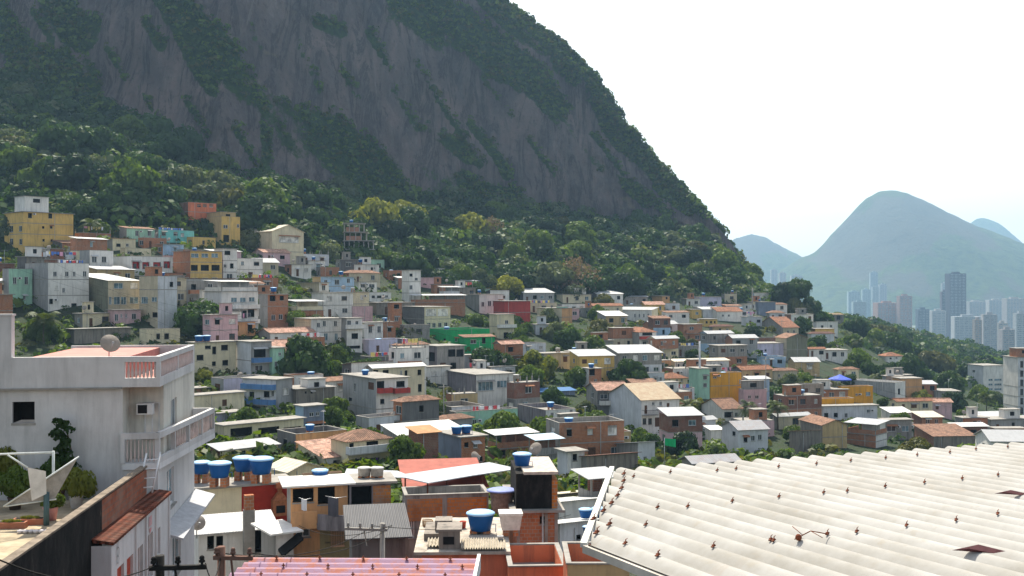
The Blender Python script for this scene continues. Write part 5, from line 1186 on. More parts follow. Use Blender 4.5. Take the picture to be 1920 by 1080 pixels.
p = P(600, 905, 65.5); tank(p.x, p.y, CZ-11.9, .68, 'blue water tank standing on the orange house roof edge', 'blue', .1)
e = h2('dark ribbed concrete stair wall below the patchy brick wall', 655, 660, 760, 1008, 1090, 'dgrey', 'dgrey', 'shed>sheet:dark', '', phi=2, d=55, depth=3, ex=('bare', 'noband'))
# --- brick building with the long grey awning
e = h2('long orange brick building under a bent grey sheet awning', 757, 760, 916, 930, 1090, 'conc', 'conc', 'par', '772,992,8,36,g;783,992,8,36,g;770,950,10,12,o', phi=4, d=61, depth=8, ex=('noband', 'bare'), low=8)
b = MB(); Wd = INFO[e.name]['w']; hh_ = INFO[e.name]['h']
b.box(.12, -.04, hh_-1.45, Wd*.44, -.003, hh_-.2); b.box(Wd*.5, -.04, hh_-1.45, Wd-.1, -.003, hh_-.2); b.build('brick_panel', brick((.58, .20, .04), (.28, .2, .15)), e)
io = INFO[e.name]['org']; ia = INFO[e.name]['a']
def lw(p): dx, dy = p[0]-io.x, p[1]-io.y; return (dx*cos(ia)+dy*sin(ia), -dx*sin(ia)+dy*cos(ia), p[2]-io.z)
def sheet_poly(pts, cols=None):
    """a bent sheet: list of cross sections (left point, right point), given a thickness"""
    b = MB()
    for (a0, a1), (b0, b1) in zip(pts, pts[1:]):
        t = Vector((0, 0, .05)); a0, a1, b0, b1 = map(Vector, (a0, a1, b0, b1)); b.hexa([a0, b0, b1, a1, a0+t, b0+t, b1+t, a1+t])
    return b
GREYS = sheet((.42, .45, .49), .2, 'Y', 0, .5)
zA = CZ-11.55
def pz(px, y, z=zA): return P(px, y, (CZ-z)*F/(y-HY))
sheet_poly([(lw(pz(645, 893)), lw(pz(650, 880))), (lw(pz(760, 897)), lw(pz(745, 884))), (lw(pz(803, 907)), lw(pz(760, 890))), (lw(pz(885, 893)), lw(pz(850, 877))), (lw(pz(972, 880)), lw(pz(917, 868)))]).build('awning', GREYS, e)
for px, y in ((760, 896), (802, 905), (838, 899), (905, 890), (960, 881)):
    p = lw(pz(px, y)); b = MB(); b.tube([(p[0], p[1]+.1, -1), (p[0], p[1]+.1, p[2])], .05, 6); b.build('post', RUST, e)
e = h2('low red tiled roof room under the grey sheet awning', 764, 766, 905, 915, 940, 'tan', 'tan', 'shed>tile:terra', '', phi=4, d=66, depth=5, ex=('noband', 'bare'))
for o_ in e.children:
    if o_.name.startswith('roof'): o_.data.materials[0] = simple('red_roof_sheet', (.33, .085, .06), .7, 0, .3, 2)
# --- blackened stair tower
e = h2('tall brick building with a soot blackened tower front', 966, 968, 1046, 960, 1090, 'brick', 'brick', 'flat', '1019,975,11,14,o;985,1060,12,20,o', phi=4, d=58, depth=7, ex=('noband', 'bare'), low=8)
i2 = INFO[e.name]; b = MB(); b.box(.0, .1, i2['h']+.14, i2['w']*.86, i2['l']*.7, i2['h']+2.05); b.build('stained_tower', SOOT, e)
b = MB(); b.box(i2['w']*.861, .15, i2['h']+.14, i2['w'], i2['l']*.6, i2['h']+1.7); b.build('brick_pier', brick((.58, .20, .04)), e)
b = MB(); b.box(.4, -.2, i2['h']+2.05, i2['w'], i2['l']*.72, i2['h']+2.2); b.build('tower_slab', simple('pale_slab', (.5, .44, .38), .9, 0, .4), e)
b = MB(); [b.box(i2['w']*t-.09, -.035, -4, i2['w']*t+.09, -.003, i2['h']-.1) for t in (.05, .72, .96)]; b.build('concrete_column', CONC, e)
b = MB(); b.tube([(i2['w']*.63, -.12, -3), (i2['w']*.63, -.12, i2['h']+.1)], .05, 8); b.build('drainpipe', simple('drain_plastic', (.45, .45, .43), .6), e)
p = P(979, 893, 60); tank(p.x, p.y, i2['org'].z+i2['h']+2.2, .72, 'dark blue water tank on top of the blackened tower', 'blue', 0)
dish(*P(1003, 868, 64), .9, -.5, 'pale satellite dish beside the tank on the blackened tower')
# --- old ribbed tank on the brick building
p = pz(941, 960, CZ-12.6); e = empty('old_cistern', p, 0, 'old ribbed brown cistern with a blue lid beside the blackened tower', 'cistern')
b = MB(); b.lathe([(.52, 0), (.56, .1), (.62, .5), (.60, .55), (.66, 1.), (.64, 1.05), (.68, 1.2)], n=28, wob=lambda i, j: .03*(j % 2)); b.build('body', simple('stained_plastic', (.24, .18, .14), .8, 0, .5, 5), e)
b = MB(); b.lathe([(.86, 1.201), (.88, 1.24), (.7, 1.3), (.3, 1.33), (.02, 1.34)], n=24); b.build('lid', simple('lid_lavender', (.22, .27, .55), .6), e)
# --- salmon house
fr = FR('salmon_house', 791, 48, CZ-20, R(2), 'salmon painted house with worn corrugated roof strips in front', 'house'); e = fr.e; Z = lambda v: v+20
w_ = fr.pd(953, 48)[0]
b = MB(); facade(b, (0, 0, 0), (1, 0, 0), w_, 0, Z(-11.95), [], 0); facade(b, (0, 6.5, 0), (0, -1, 0), 6.5, 0, Z(-11.95), [], 0); facade(b, (w_, 0, 0), (0, 1, 0), 6.5, 0, Z(-11.95), [], 0); facade(b, (w_, 6.5, 0), (-1, 0, 0), w_, 0, Z(-11.95), [], 0); b.build('wall', plaster((.64, .20, .11), .5), e)
b = MB(); b.box(-.35, -.3, Z(-11.95), w_+.1, 6.9, Z(-11.82)); b.build('roof', simple('weathered_slab', (.45, .40, .34), .95, 0, .5, 2), e)
def corr(b, x0, x1, y0, y1, z, n, amp=.035, along='y', seg=6, th=.02, dz=0.):
    """real corrugations: waves across x, sheet running along y"""
    m = n*seg
    def pt(i, y, o): x = x0+(x1-x0)*i/m; return (x, y, z+amp*sin(2*pi*i/seg)+o+dz*(y-y0))
    for i in range(m):
        b.face([pt(i, y0, 0), pt(i+1, y0, 0), pt(i+1, y1, 0), pt(i, y1, 0)], 0, True); b.face([pt(i, y0, -th), pt(i+1, y0, -th), pt(i+1, y0, 0), pt(i, y0, 0)])
CORRM = simple('old_fibre_sheet', (.46, .41, .33), .9, 0, .45, 4)
b = MB(); corr(b, 1.75, w_-.1, -.25, 1.7, Z(-11.68), 18, .045); b.build('corrugated_strip', CORRM, e)
b = MB(); corr(b, .2, .95, .3, 2.2, Z(-11.68), 5, .045); b.build('corrugated_strip', CORRM, e)
b = MB(); b.box(.75, .2, Z(-11.82), 1.7, 1.5, Z(-11.)); b.box(.65, .1, Z(-11.), 1.8, 1.6, Z(-10.9)); b.box(.95, .17, Z(-11.6), 1.45, .199, Z(-11.25), 1); b.build('chimney_box', [wallm('stone'), DARK], e)
b = MB(); b.box(.0, 1.9, Z(-11.82), 1.6, 4.5, Z(-11.5)); b.box(.5, 2.4, Z(-11.5), 1.3, 3.4, Z(-11.)); b.build('rubble_block', wallm('stone'), e)
p = P(901, 998, 51.5); tank(p.x, p.y, CZ-11.8, .92, 'big bright blue water tank with a pale crumpled cover on the salmon house', 'blue', .12)
p = P(957, 1003, 51); e = empty('square_tank', (p.x, p.y, CZ-11.8), R(4), 'square whitish tank on dark bricks beside the big blue tank', 'water tank')
b = MB(); b.hexa([(-.42, -.4, .3), (.42, -.4, .3), (.42, .4, .3), (-.42, .4, .3), (-.52, -.5, 1.0), (.52, -.5, 1.0), (.52, .5, 1.0), (-.52, .5, 1.0)]); b.build('tank_body', simple('chalky_white', (.62, .58, .54), .85, 0, .3, 4), e)
b = MB(); b.box(-.56, -.54, 1.0, .56, .54, 1.12); b.build('lid', simple('chalky_lid', (.68, .64, .58), .85, 0, .3, 5), e); b = MB(); b.box(-.35, -.35, 0, -.1, .35, .3); b.box(.12, -.35, 0, .36, .35, .3); b.build('brick_stand', brick(), e)
e = h2('bright orange plastered wall house at the bottom of the view', 953, 955, 1062, 1063, 1140, 'salmon', 'salmon', 'par', '', phi=3, d=46, depth=4, ex=('bare', 'noband'), low=6)
e = h2('ochre walled patio with a little paddling pool inside', 1062, 1064, 1180, 1058, 1120, 'tan', 'salmon', 'par', '', phi=3, d=42, depth=3.5, ex=('bare', 'noband'), low=6)
p = INFO[e.name]['org']; b = MB(); b.lathe([(.62, 0), (.7, .12), (.7, .26), (.62, .3), (.56, .24), (.56, .16)], n=24); b.face([(.56*cos(2*pi*i/24), .56*sin(2*pi*i/24), .24) for i in range(24)], 1)
b.build('paddling_pool', [simple('pool_plastic', (.35, .6, .75), .4), simple('pool_water', (.2, .5, .65), .1)], loc=P(1124, 1078, 43.2)+Vector((0, 0, 0)), label='small blue and white paddling pool in the ochre patio', cat='paddling pool')
# --- purple roof at the bottom
fr = FR('purple_roof', 476, 30.5, CZ-7.72, R(-1.2), 'faded purple corrugated roof with rust stains along the bottom edge', 'roof'); e = fr.e
PR, nt_, b_ = new_mat('faded_purple_sheet'); n_ = tex(nt_, gpos(nt_), 2.2, 6, .7); n2_ = tex(nt_, gpos(nt_, (1, 3, 1)), 1.5, 5, .7)
L(nt_, mixc(nt_, ramp(nt_, n_, [(.47, 0), (.60, .9)]), mixc(nt_, n2_, (.20, .09, .15), (.34, .23, .33)), (.36, .11, .06)), b_.inputs['Base Color']); b_.inputs['Roughness'].default_value = .6
b = MB(); w_ = fr.pd(897, 30.5)[0]; m = 7*8
def pt(i, x): t = i/m; y = -t*3.4; return (x-(0 if x > 2 else t*.35), y, .05*sin(2*pi*i/8)-t*.1)
xs_ = [-.05+(w_+.05)*k/12 for k in range(13)]
for i in range(m):
    for k in range(12): b.face([pt(i+1, xs_[k]), pt(i+1, xs_[k+1]), pt(i, xs_[k+1]), pt(i, xs_[k])], 0, True)
b.build('sheet', PR, e)
b = MB(); b.box(w_-.02, -3.4, -.3, w_+.07, .05, .14); b.build('edge_trim', WHITE, e); b = MB(); b.box(0, -3.4, -7, w_-.1, -.1, -.35); b.build('wall', wallm('salmon'), e)
for k in range(5):
    for j in range(3):
        x = .7+k*w_/5.2+.4*(j%2); y = -.2-j*.86; c = MB(); c.tube([(x, y, .0), (x, y, .13)], .018, 6); c.tube([(x, y, .06), (x, y, .08)], .05, 8); c.build('roof_bolt', RUST, e)
# --- big white corrugated roof
vW = Vector((-.445, 1., -.0385)).normalized(); uW = Vector((2.245, 1., 0)).normalized(); nW = uW.cross(vW).normalized()
Q0 = P(1700, 847.5, 9.3)
def onplane(px, y): r = Vector(((px-HX)/F, 1, -(y-HY)/F)); return EYE+r*((Q0-EYE).dot(nW)/r.dot(nW))
Ac, Bc, Cc_, Dc = (onplane(*q) for q in ((1154, 884), (1104, 1028), (1925, 833), (1225, 1074)))
e = empty('white_roof', Ac, 0, 'big white corrugated roof with rusty hooks filling the lower corner', 'roof')
def uv(p): d = p-Ac; return d.dot(uW), d.dot(-vW)      # across the waves, along them towards the viewer
uB, vB = uv(Bc); uC, vC = uv(Cc_); uD, vD = uv(Dc)
pitch = .177; amp = .030
WR, nt_, b_ = new_mat('white_roof_paint'); n_ = tex(nt_, gpos(nt_), 1.3, 7, .7); n2_ = tex(nt_, gpos(nt_), 9, 5, .7); n3_ = tex(nt_, gpos(nt_), .6, 4, .6, 1.5)
c_ = mixc(nt_, ramp(nt_, n_, [(.4, 0), (.66, 1)]), (.38, .375, .36), (.28, .27, .245)); c_ = mixc(nt_, ramp(nt_, n2_, [(.57, 0), (.72, .5)]), c_, (.30, .27, .22)); c_ = mixc(nt_, ramp(nt_, n3_, [(.645, 0), (.67, .35), (.69, 0)]), c_, (.3, .25, .2))
L(nt_, c_, b_.inputs['Base Color']); b_.inputs['Roughness'].default_value = .85; b_.inputs['Specular IOR Level'].default_value = .05; bump(nt_, b_, n2_, .15, .01)
u0_ = uB-.02; u1_ = uC+1.2; seg = 10; m = int((u1_-u0_)/pitch*seg); vs = []; fs = []; K = 40
def vstart(u):   # where a wave begins: left rim slants from B to A, then the eave
    if u < 0: return vB*(u/uB)
    return vC*u/uC
for i in range(m+1):
    u = u0_+(u1_-u0_)*i/m; a = vstart(u); z = amp*(2*((sin(2*pi*u/pitch)+1)/2)**.6-1); zz = 7.5
    for j in range(K+1): v_ = a+(zz-a)*j/K; vs.append(tuple(uW*u-vW*v_+nW*z))
for i in range(m):
    for j in range(K): k = i*(K+1)+j; fs.append((k, k+1, k+K+2, k+K+1))
me = bpy.data.meshes.new('sheet'); me.from_pydata(vs, [], fs); me.materials.append(WR); me.polygons.foreach_set('use_smooth', [True]*len(fs)); me.update(); o = bpy.data.objects.new('sheet', me); link(o, e)
if me.polygons[0].normal.z < 0: me.flip_normals()
b = MB()      # thickness along the eave, the flashing along the slanting rim and the near rim
for i in range(0, m, 1):
    k = i*(K+1); k2 = (i+1)*(K+1); t = nW*-.02; b.face([Vector(vs[k])+t, Vector(vs[k2])+t, Vector(vs[k2]), Vector(vs[k])])
b.build('sheet_edge', simple('grey_edge', (.25, .24, .22), .9), e)
r0 = uW*uB-vW*vB; b = MB(); b.beam(r0-uW*.03+nW*.02, Vector((0, 0, 0))-uW*.03+nW*.03, .035, .025); b.build('flashing', plaster((.68, .66, .60), .5), e)
b = MB(); b.beam(r0+nW*.0-uW*.02, r0-vW*6.+nW*.0-uW*.02, .035, .04); b.build('rim', simple('rim_paint', (.55, .5, .44), .8, 0, .4), e)
b = MB(); b.beam(r0-vW*.9-nW*.14+uW*.15, r0-vW*.9-nW*.14+uW*9, .08, .12); b.beam(r0-vW*1.-nW*.2+uW*.3, r0-vW*1.-nW*.2+uW*.3-Vector((0, 0, 3)), .14); b.build('timber_frame', BROWN, e)
b = MB(); c0 = uW*.6-vW*.6-nW*.15; b.box(0, 0, 0, .01, .01, .01)
hk = MB(); hk.tube([(0, 0, -.02), (0, 0, .055)], .006, 6); hk.lathe([(.024, .02), (.022, .028), (.008, .034)], n=10); hk.tube([(.0, .0, .05), (.03, .012, .062)], .004, 5); hk.beam((-.05, -.03, .012), (.01, .0, .02), .022, .012); HK = hk.mesh('roof_hook', RUST)
rot = Matrix((uW, vW, nW)).transposed().to_quaternion()
def hook(p, s=1.):
    q = onplane(*p)-Ac; u = q.dot(uW); u = (round(u/pitch-.25)+.25)*pitch; v_ = -q.dot(vW); o = bpy.data.objects.new('roof_hook', HK); link(o, e)
    o.location = uW*u-vW*v_+nW*(amp+.0); o.rotation_mode = 'QUATERNION'; o.rotation_quaternion = rot; o.scale = (s, s, s)
for p in ((1192,902),(1268,893),(1329,892),(1397,886),(1462,883),(1528,878),(1592,872),(1654,867),(1716,861),(1778,856),(1836,849),(1892,845),(1231,962),(1301,959),(1379,949),(1455,942),(1530,935),(1603,929),(1674,920),(1742,913),(1810,906),(1876,899),(1194,1029),(1214,1057),(1215,995),(1260,1051),(1358,1035),(1444,1027),(1530,1016),(1615,1008),(1701,997),(1783,988),(1860,976),(1466,1022)): hook(p, .46)
for i in range(9): t = (i+.5)/9; hook((1154-(1154-1118)*t+3, 892+(1018-892)*t), .6)
lf = MB(); lf.face([(-.09, -.02, .0), (-.02, -.045, .02), (.08, -.01, .0), (.02, .03, .025)]); lf.face([(.08, -.01, .0), (.13, .01, .01), (.02, .03, .025)]); lfm = lf.mesh('fallen_leaf', simple('dry_leaf', (.09, .035, .04), .8, 0, .4, 20))
for p, s, lab in (((1826, 1045), 1.1, 'dry purple brown leaf lying near the bottom of the white roof'), ((1890, 935), .9, 'dry brown leaf lying higher up on the white roof')):
    q = onplane(*p)+nW*.03; o = bpy.data.objects.new('dry_leaf', lfm); link(o); o.location = q; o.scale = (s,)*3; o.rotation_euler = (0, 0, -.4); tag(o, lab, 'leaf')
tw = MB(); q = onplane(1490, 1022); tw.tube([(0, 0, .03), (.1, .06, .06), (.2, .07, .04)], .003, 5); tw.tube([(.05, .03, .045), (.02, .12, .07)], .002, 5); tw.tube([(.1, .06, .06), (.13, -.05, .05)], .002, 5); tw.sphere((.02, 0, .04), .018, 0, 8, 6); tw.build('dry_twig', RUST, loc=q, label='tangled rusty twig caught on the white roof', cat='twig')
# --- power poles
def cross_pole(px, y, d, z0, half, label, rz, n=3, mat=None, off=0.):
    p = P(px, y, d); e = empty('utility_pole', (p.x, p.y, z0), rz, label, 'utility pole', 'utility poles'); H_ = p.z-z0
    b = MB(); b.tube([(0, 0, 0), (0, 0, H_+.25)], [.14, .1], 10); b.build('pole', mat or CONC, e)
    b = MB(); b.beam((off-half, -.14, H_), (off+half, -.14, H_), .1, .1); b.beam((off-half*.1, -.14, H_-.03), (off, -.06, H_-.7), .04); b.build('crossarm', mat or BROWN, e)
    for i in range(n):
        c = MB(); x = off-half*.85+i*half*1.7/max(1, n-1); c.lathe([(.03, .05), (.03, .1), (.07, .11), (.07, .15), (.04, .17), (.06, .19), (.05, .24), (.02, .26)], (x, -.14, H_), 10); c.build('insulator', mat if mat else simple('insulator_brown', (.2, .1, .07), .4), e)
    return e
PB = simple('silhouette_black', (.018, .017, .016), .8)  # near-black puts the pole's dark silhouette into its colour; wires share it
cross_pole(300, 1062, 24, CZ-22, .62, 'black wooden pole with a crossarm before the white balcony house', R(6), 3, PB, .42)
cross_pole(415, 1043, 27, CZ-22, .5, 'brown pole with a crossarm beside the purple roof', R(-4), 3, simple('weathered_timber', (.16, .09, .07), .9), .35)
cross_pole(717, 992, 44, CZ-26, .9, 'grey concrete pole with insulators beside the brick building', R(-8), 4, CONC, -.65)

def wire(a, b_, sag, label):
    a = Vector(a); b_ = Vector(b_); n = 14; m = MB(); m.tube([tuple((b_-a)*(i/n)-Vector((0, 0, sag*4*(i/n)*(1-i/n)))) for i in range(n+1)], .014, 4); m.build('overhead_wire', PB, loc=a, label=label, cat='wire', group='overhead wires')
q1, q2, q3 = P(300, 1056, 24), P(415, 1037, 27), P(700, 986, 44)
for i, (a, b_, l_) in enumerate(((q2, q3, 'wire from the brown crossarm pole to the grey concrete pole'), (P(470, 1037, 27), P(735, 986, 44), 'second wire between the brown pole and the concrete pole'), (q1, P(-60, 1020, 18), 'wire leaving the black pole towards the terrace'), (P(385, 1056, 24), q2, 'short wire joining the black and the brown pole'), (q3, P(1070, 965, 70), 'wire from the concrete pole past the blackened tower'), (P(735, 985, 44), P(560, 985, 61), 'wire from the concrete pole to the orange house'), (P(112, 516, 215), P(455, 600, 190), 'long wire from the slender pole over the white houses'), (P(1312, 640, 250), P(1466, 602, 330), 'wire from the white steel mast to the thin lamp pole'))): wire(a, b_, .5, l_)

for px, y, d, s_, lab in ((1098, 962, 82, .72, 'left of two dark blue tanks beside the big white roof edge'), (1122, 960, 83, .72, 'right of two dark blue tanks beside the big white roof edge'), (1102, 990, 74, .5, 'small blue barrel tank under the white roofed sheds')):
    p = P(px, y, d); tank(p.x, p.y, p.z-.35, s_, lab, 'blue', 0)
dish(*P(371, 1012, 60), 1.0, .5, 'pale satellite dish on the wall corner below the white balcony house')
dish(*P(700, 905, 70), .8, -.3, 'small dish on the long grey awning behind the pale tanks')
dish(*P(893, 878, 78), .9, .8, 'dish on a mast behind the bent grey awning')
laundry(P(560, 933, 60.5), P(584, 934, 60.5), 'few clothes drying on the salmon balcony of the orange house')
laundry(P(610, 930, 61), P(650, 931, 61), 'white and dark clothes hanging over the rounded concrete balcony')
def crate(p, w, d_, h_, c, lab, nm='crate', rz=.2):
    b = MB(); t = .03; n = 4
    for i in range(n):
        z0 = h_*i/n+.01; z1 = h_*(i+.8)/n
        b.box(-w/2, -d_/2, z0, w/2, -d_/2+t, z1); b.box(-w/2, d_/2-t, z0, w/2, d_/2, z1); b.box(-w/2, -d_/2+t, z0, -w/2+t, d_/2-t, z1); b.box(w/2-t, -d_/2+t, z0, w/2, d_/2-t, z1)
    b.box(-w/2+t, -d_/2+t, 0, w/2-t, d_/2-t, .03); b.build(nm, simple('slatted_'+nm, c, .8, 0, .4, 5), loc=p, rz=rz, label=lab, cat=nm)
def bucket(p, r, h_, c, lab):
    b = MB(); b.lathe([(r*.8, 0), (r, h_), (r*1.08, h_+.01), (r*1.08, h_+.04), (r*.95, h_+.04), (r*.75, .04)], n=16); b.build('bucket', simple('bucket_plastic', c, .5), loc=p, label=lab, cat='bucket')
zs = CZ-11.82
def on(px, d, z): return Vector(((px-HX)/F*d, d, z))
crate(on(802, 53, zs), .5, .4, .3, (.3, .18, .09), 'wooden crate on the salmon house roof behind the chimney box')
bucket(on(868, 52.5, zs), .16, .3, (.5, .08, .05), 'red bucket left of the big bright blue tank')
bucket(on(938, 49.5, zs), .14, .28, (.6, .6, .6), 'white bucket in front of the square whitish tank')
for i, (px, d, c) in enumerate(((393, 74, (.3, .3, .3)), (525, 72, (.45, .16, .08)), (435, 71.6, (.25, .2, .15)))): crate(on(px, d, CZ-(912-HY)/F*72-.08), .6, .5, .35, c, ('grey box on the tank roof of the cream house', 'stack of red bricks at the corner of the tank roof', 'brown box between the blue tanks of the cream house')[i], 'box', .5)
b = MB(); [b.beam((0, i*.09, .03+.02*(i % 2)), (2.4, .1+i*.07, .06+.02*(i % 2)), .05) for i in range(6)]; b.build('timber_pile', simple('old_timber', (.22, .15, .10), .9, 0, .4), loc=on(568, 65, CZ-(912-HY)/F*62+.1), rz=.3, label='pile of old timber lying on the orange house roof', cat='timber pile')
# ---------------------------------------------------------------- special buildings of the town
# unfinished frame building
C = hit(672, 490); e = empty('unfinished_building', (C.x-4.6, C.y, C.z), R(10), 'unfinished concrete frame building with brick panels and a blue tank', 'unfinished building')
FRM = plaster((.40, .38, .35), .8); w_, l_ = 9.5, 6.
for fl in range(4):
    ww = w_ if fl < 2 else 7.4 if fl == 2 else 6.6
    b = MB(); b.box(-.4, -.4, 2.8*(fl+1)+1, ww+.4, l_, 2.8*(fl+1)+1.2); b.build('floor_slab', FRM, e)
    nx = 6 if fl < 2 else 4
    for i in range(nx+1):
        for y in (0, l_-.4):
            c = MB(); x = i*(ww-.25)/nx; c.box(x, y, 2.8*fl+(1.2 if fl else -5), x+.25, y+.25, 2.8*(fl+1)+1); c.build('column', FRM, e)
    if fl in (2, 3): c = MB(); c.box(.6, .3, 2.8*fl+1.2, ww*.75, .45, 2.8*fl+2.6); c.build('brick_panel', brick((.50, .2, .12)), e)
c = MB(); [c.beam((w_-.6, .5+i*.5, 1.+i*.35), (w_+1.4, .5+i*.5, 1.+i*.35), .5, .15) for i in range(8)]; c.build('stair', FRM, e)
MANUAL.append((632, 415, 715, 490, C.y)); PRINTS.append((C.x, C.y+2, 6))
tank(C.x-2.6, C.y+2, C.z+12.4, .85, 'bright blue tank on top of the unfinished concrete frame building', 'blue', .2)
# blue market tent on the orange terrace
C = hit(1575, 745); e = empty('party_tent', (C.x, C.y, C.z+2.6), .3, 'blue pointed tent on the orange terrace', 'tent')
b = MB(); r_ = 2.9; 
for i in range(8):
    a0, a1 = 2*pi*i/8, 2*pi*(i+1)/8; b.face([(r_*cos(a0), r_*sin(a0), 2.1), (r_*cos(a1), r_*sin(a1), 2.1), (r_*.4*cos(a1), r_*.4*sin(a1), 2.75), (r_*.4*cos(a0), r_*.4*sin(a0), 2.75)]); b.face([(r_*.4*cos(a0), r_*.4*sin(a0), 2.75), (r_*.4*cos(a1), r_*.4*sin(a1), 2.75), (0, 0, 3.3)]); b.face([(r_*cos(a0), r_*sin(a0), 1.8), (r_*cos(a1), r_*sin(a1), 1.8), (r_*cos(a1), r_*sin(a1), 2.1), (r_*cos(a0), r_*sin(a0), 2.1)])
b.build('canopy', simple('royal_blue_canvas', (.07, .12, .52), .7, 0, .15), e)
for sx_, sy_ in ((1, 1), (1, -1), (-1, 1), (-1, -1)): c = MB(); c.tube([(sx_*1.9, sy_*1.9, 0), (sx_*1.9, sy_*1.9, 1.95)], .05, 6); c.build('pole', METAL, e)
# blue slide-like roof among the trees
C = hit(1050, 745); e = h2('blue sheet roofed shed under the trees above the grey block house', 1003, 1010, 1078, 735, 752, 'slate', 'slate', 'shed>sheet:sky', '', d=C.y)
for o_ in e.children:
    if o_.name.startswith('roof'): o_.data.materials[0] = simple('deep_blue_sheet', (.02, .12, .30), .5, 0, .2)
# green flags
for px, y, d, lab in ((884, 545, None, 'small green flag on a pole near the white cube house'), (1246, 858, 110, 'green flag flying in front of the big dark tree')):
    C = hit(px, y+8) if d is None else P(px, y+9, d); e = empty('flag', C, .2, lab, 'flag'); s = 1.4 if d is None else .8
    b = MB(); b.tube([(0, 0, -1), (0, 0, 3.2*s)], .04*s, 6); b.build('pole', METAL, e); b = MB(); n = 6
    for i in range(n): x0, x1 = i/n*1.5*s, (i+1)/n*1.5*s; f0, f1 = .12*sin(i), .12*sin(i+1); b.face([(x0, f0, 3.1*s-.1*i/n), (x1, f1, 3.1*s-.1*(i+1)/n), (x1, f1, 2.2*s-.25*(i+1)/n), (x0, f0, 2.2*s-.2*i/n)])
    b.build('cloth', simple('green_cloth', (.02, .42, .16), .8), e)
# tall slender poles in the town
for px, y0, y1, lab in ((112, 515, 575, 'slender pole in front of the long white house'), (832, 720, 800, 'slender pole before the streaked dark wall'), (1411, 540, 600, 'tall beige chimney pole before the slate house'), (1312, 640, 745, 'tall white steel mast beside the aqua wall'), (1436, 670, 760, 'slim pole between the ochre cube and the cottage'), (1466, 600, 640, 'thin lamp pole above the white lavender house')):
    C = hit(px, y1); H_ = (y1-y0)/F*C.y; e = empty('street_pole', C, 0, lab, 'pole', 'poles of the town'); r_ = .30 if px in (1312, 1411) else .13
    b = MB(); b.tube([(0, 0, -1), (0, 0, H_)], [r_, r_*.7], 8); b.build('mast', CONC if px != 1312 else plaster((.62, .63, .64), .3), e); b = MB(); b.beam((-.9, 0, H_-.5), (.9, 0, H_-.5), .12); b.build('crossarm', CONC, e)
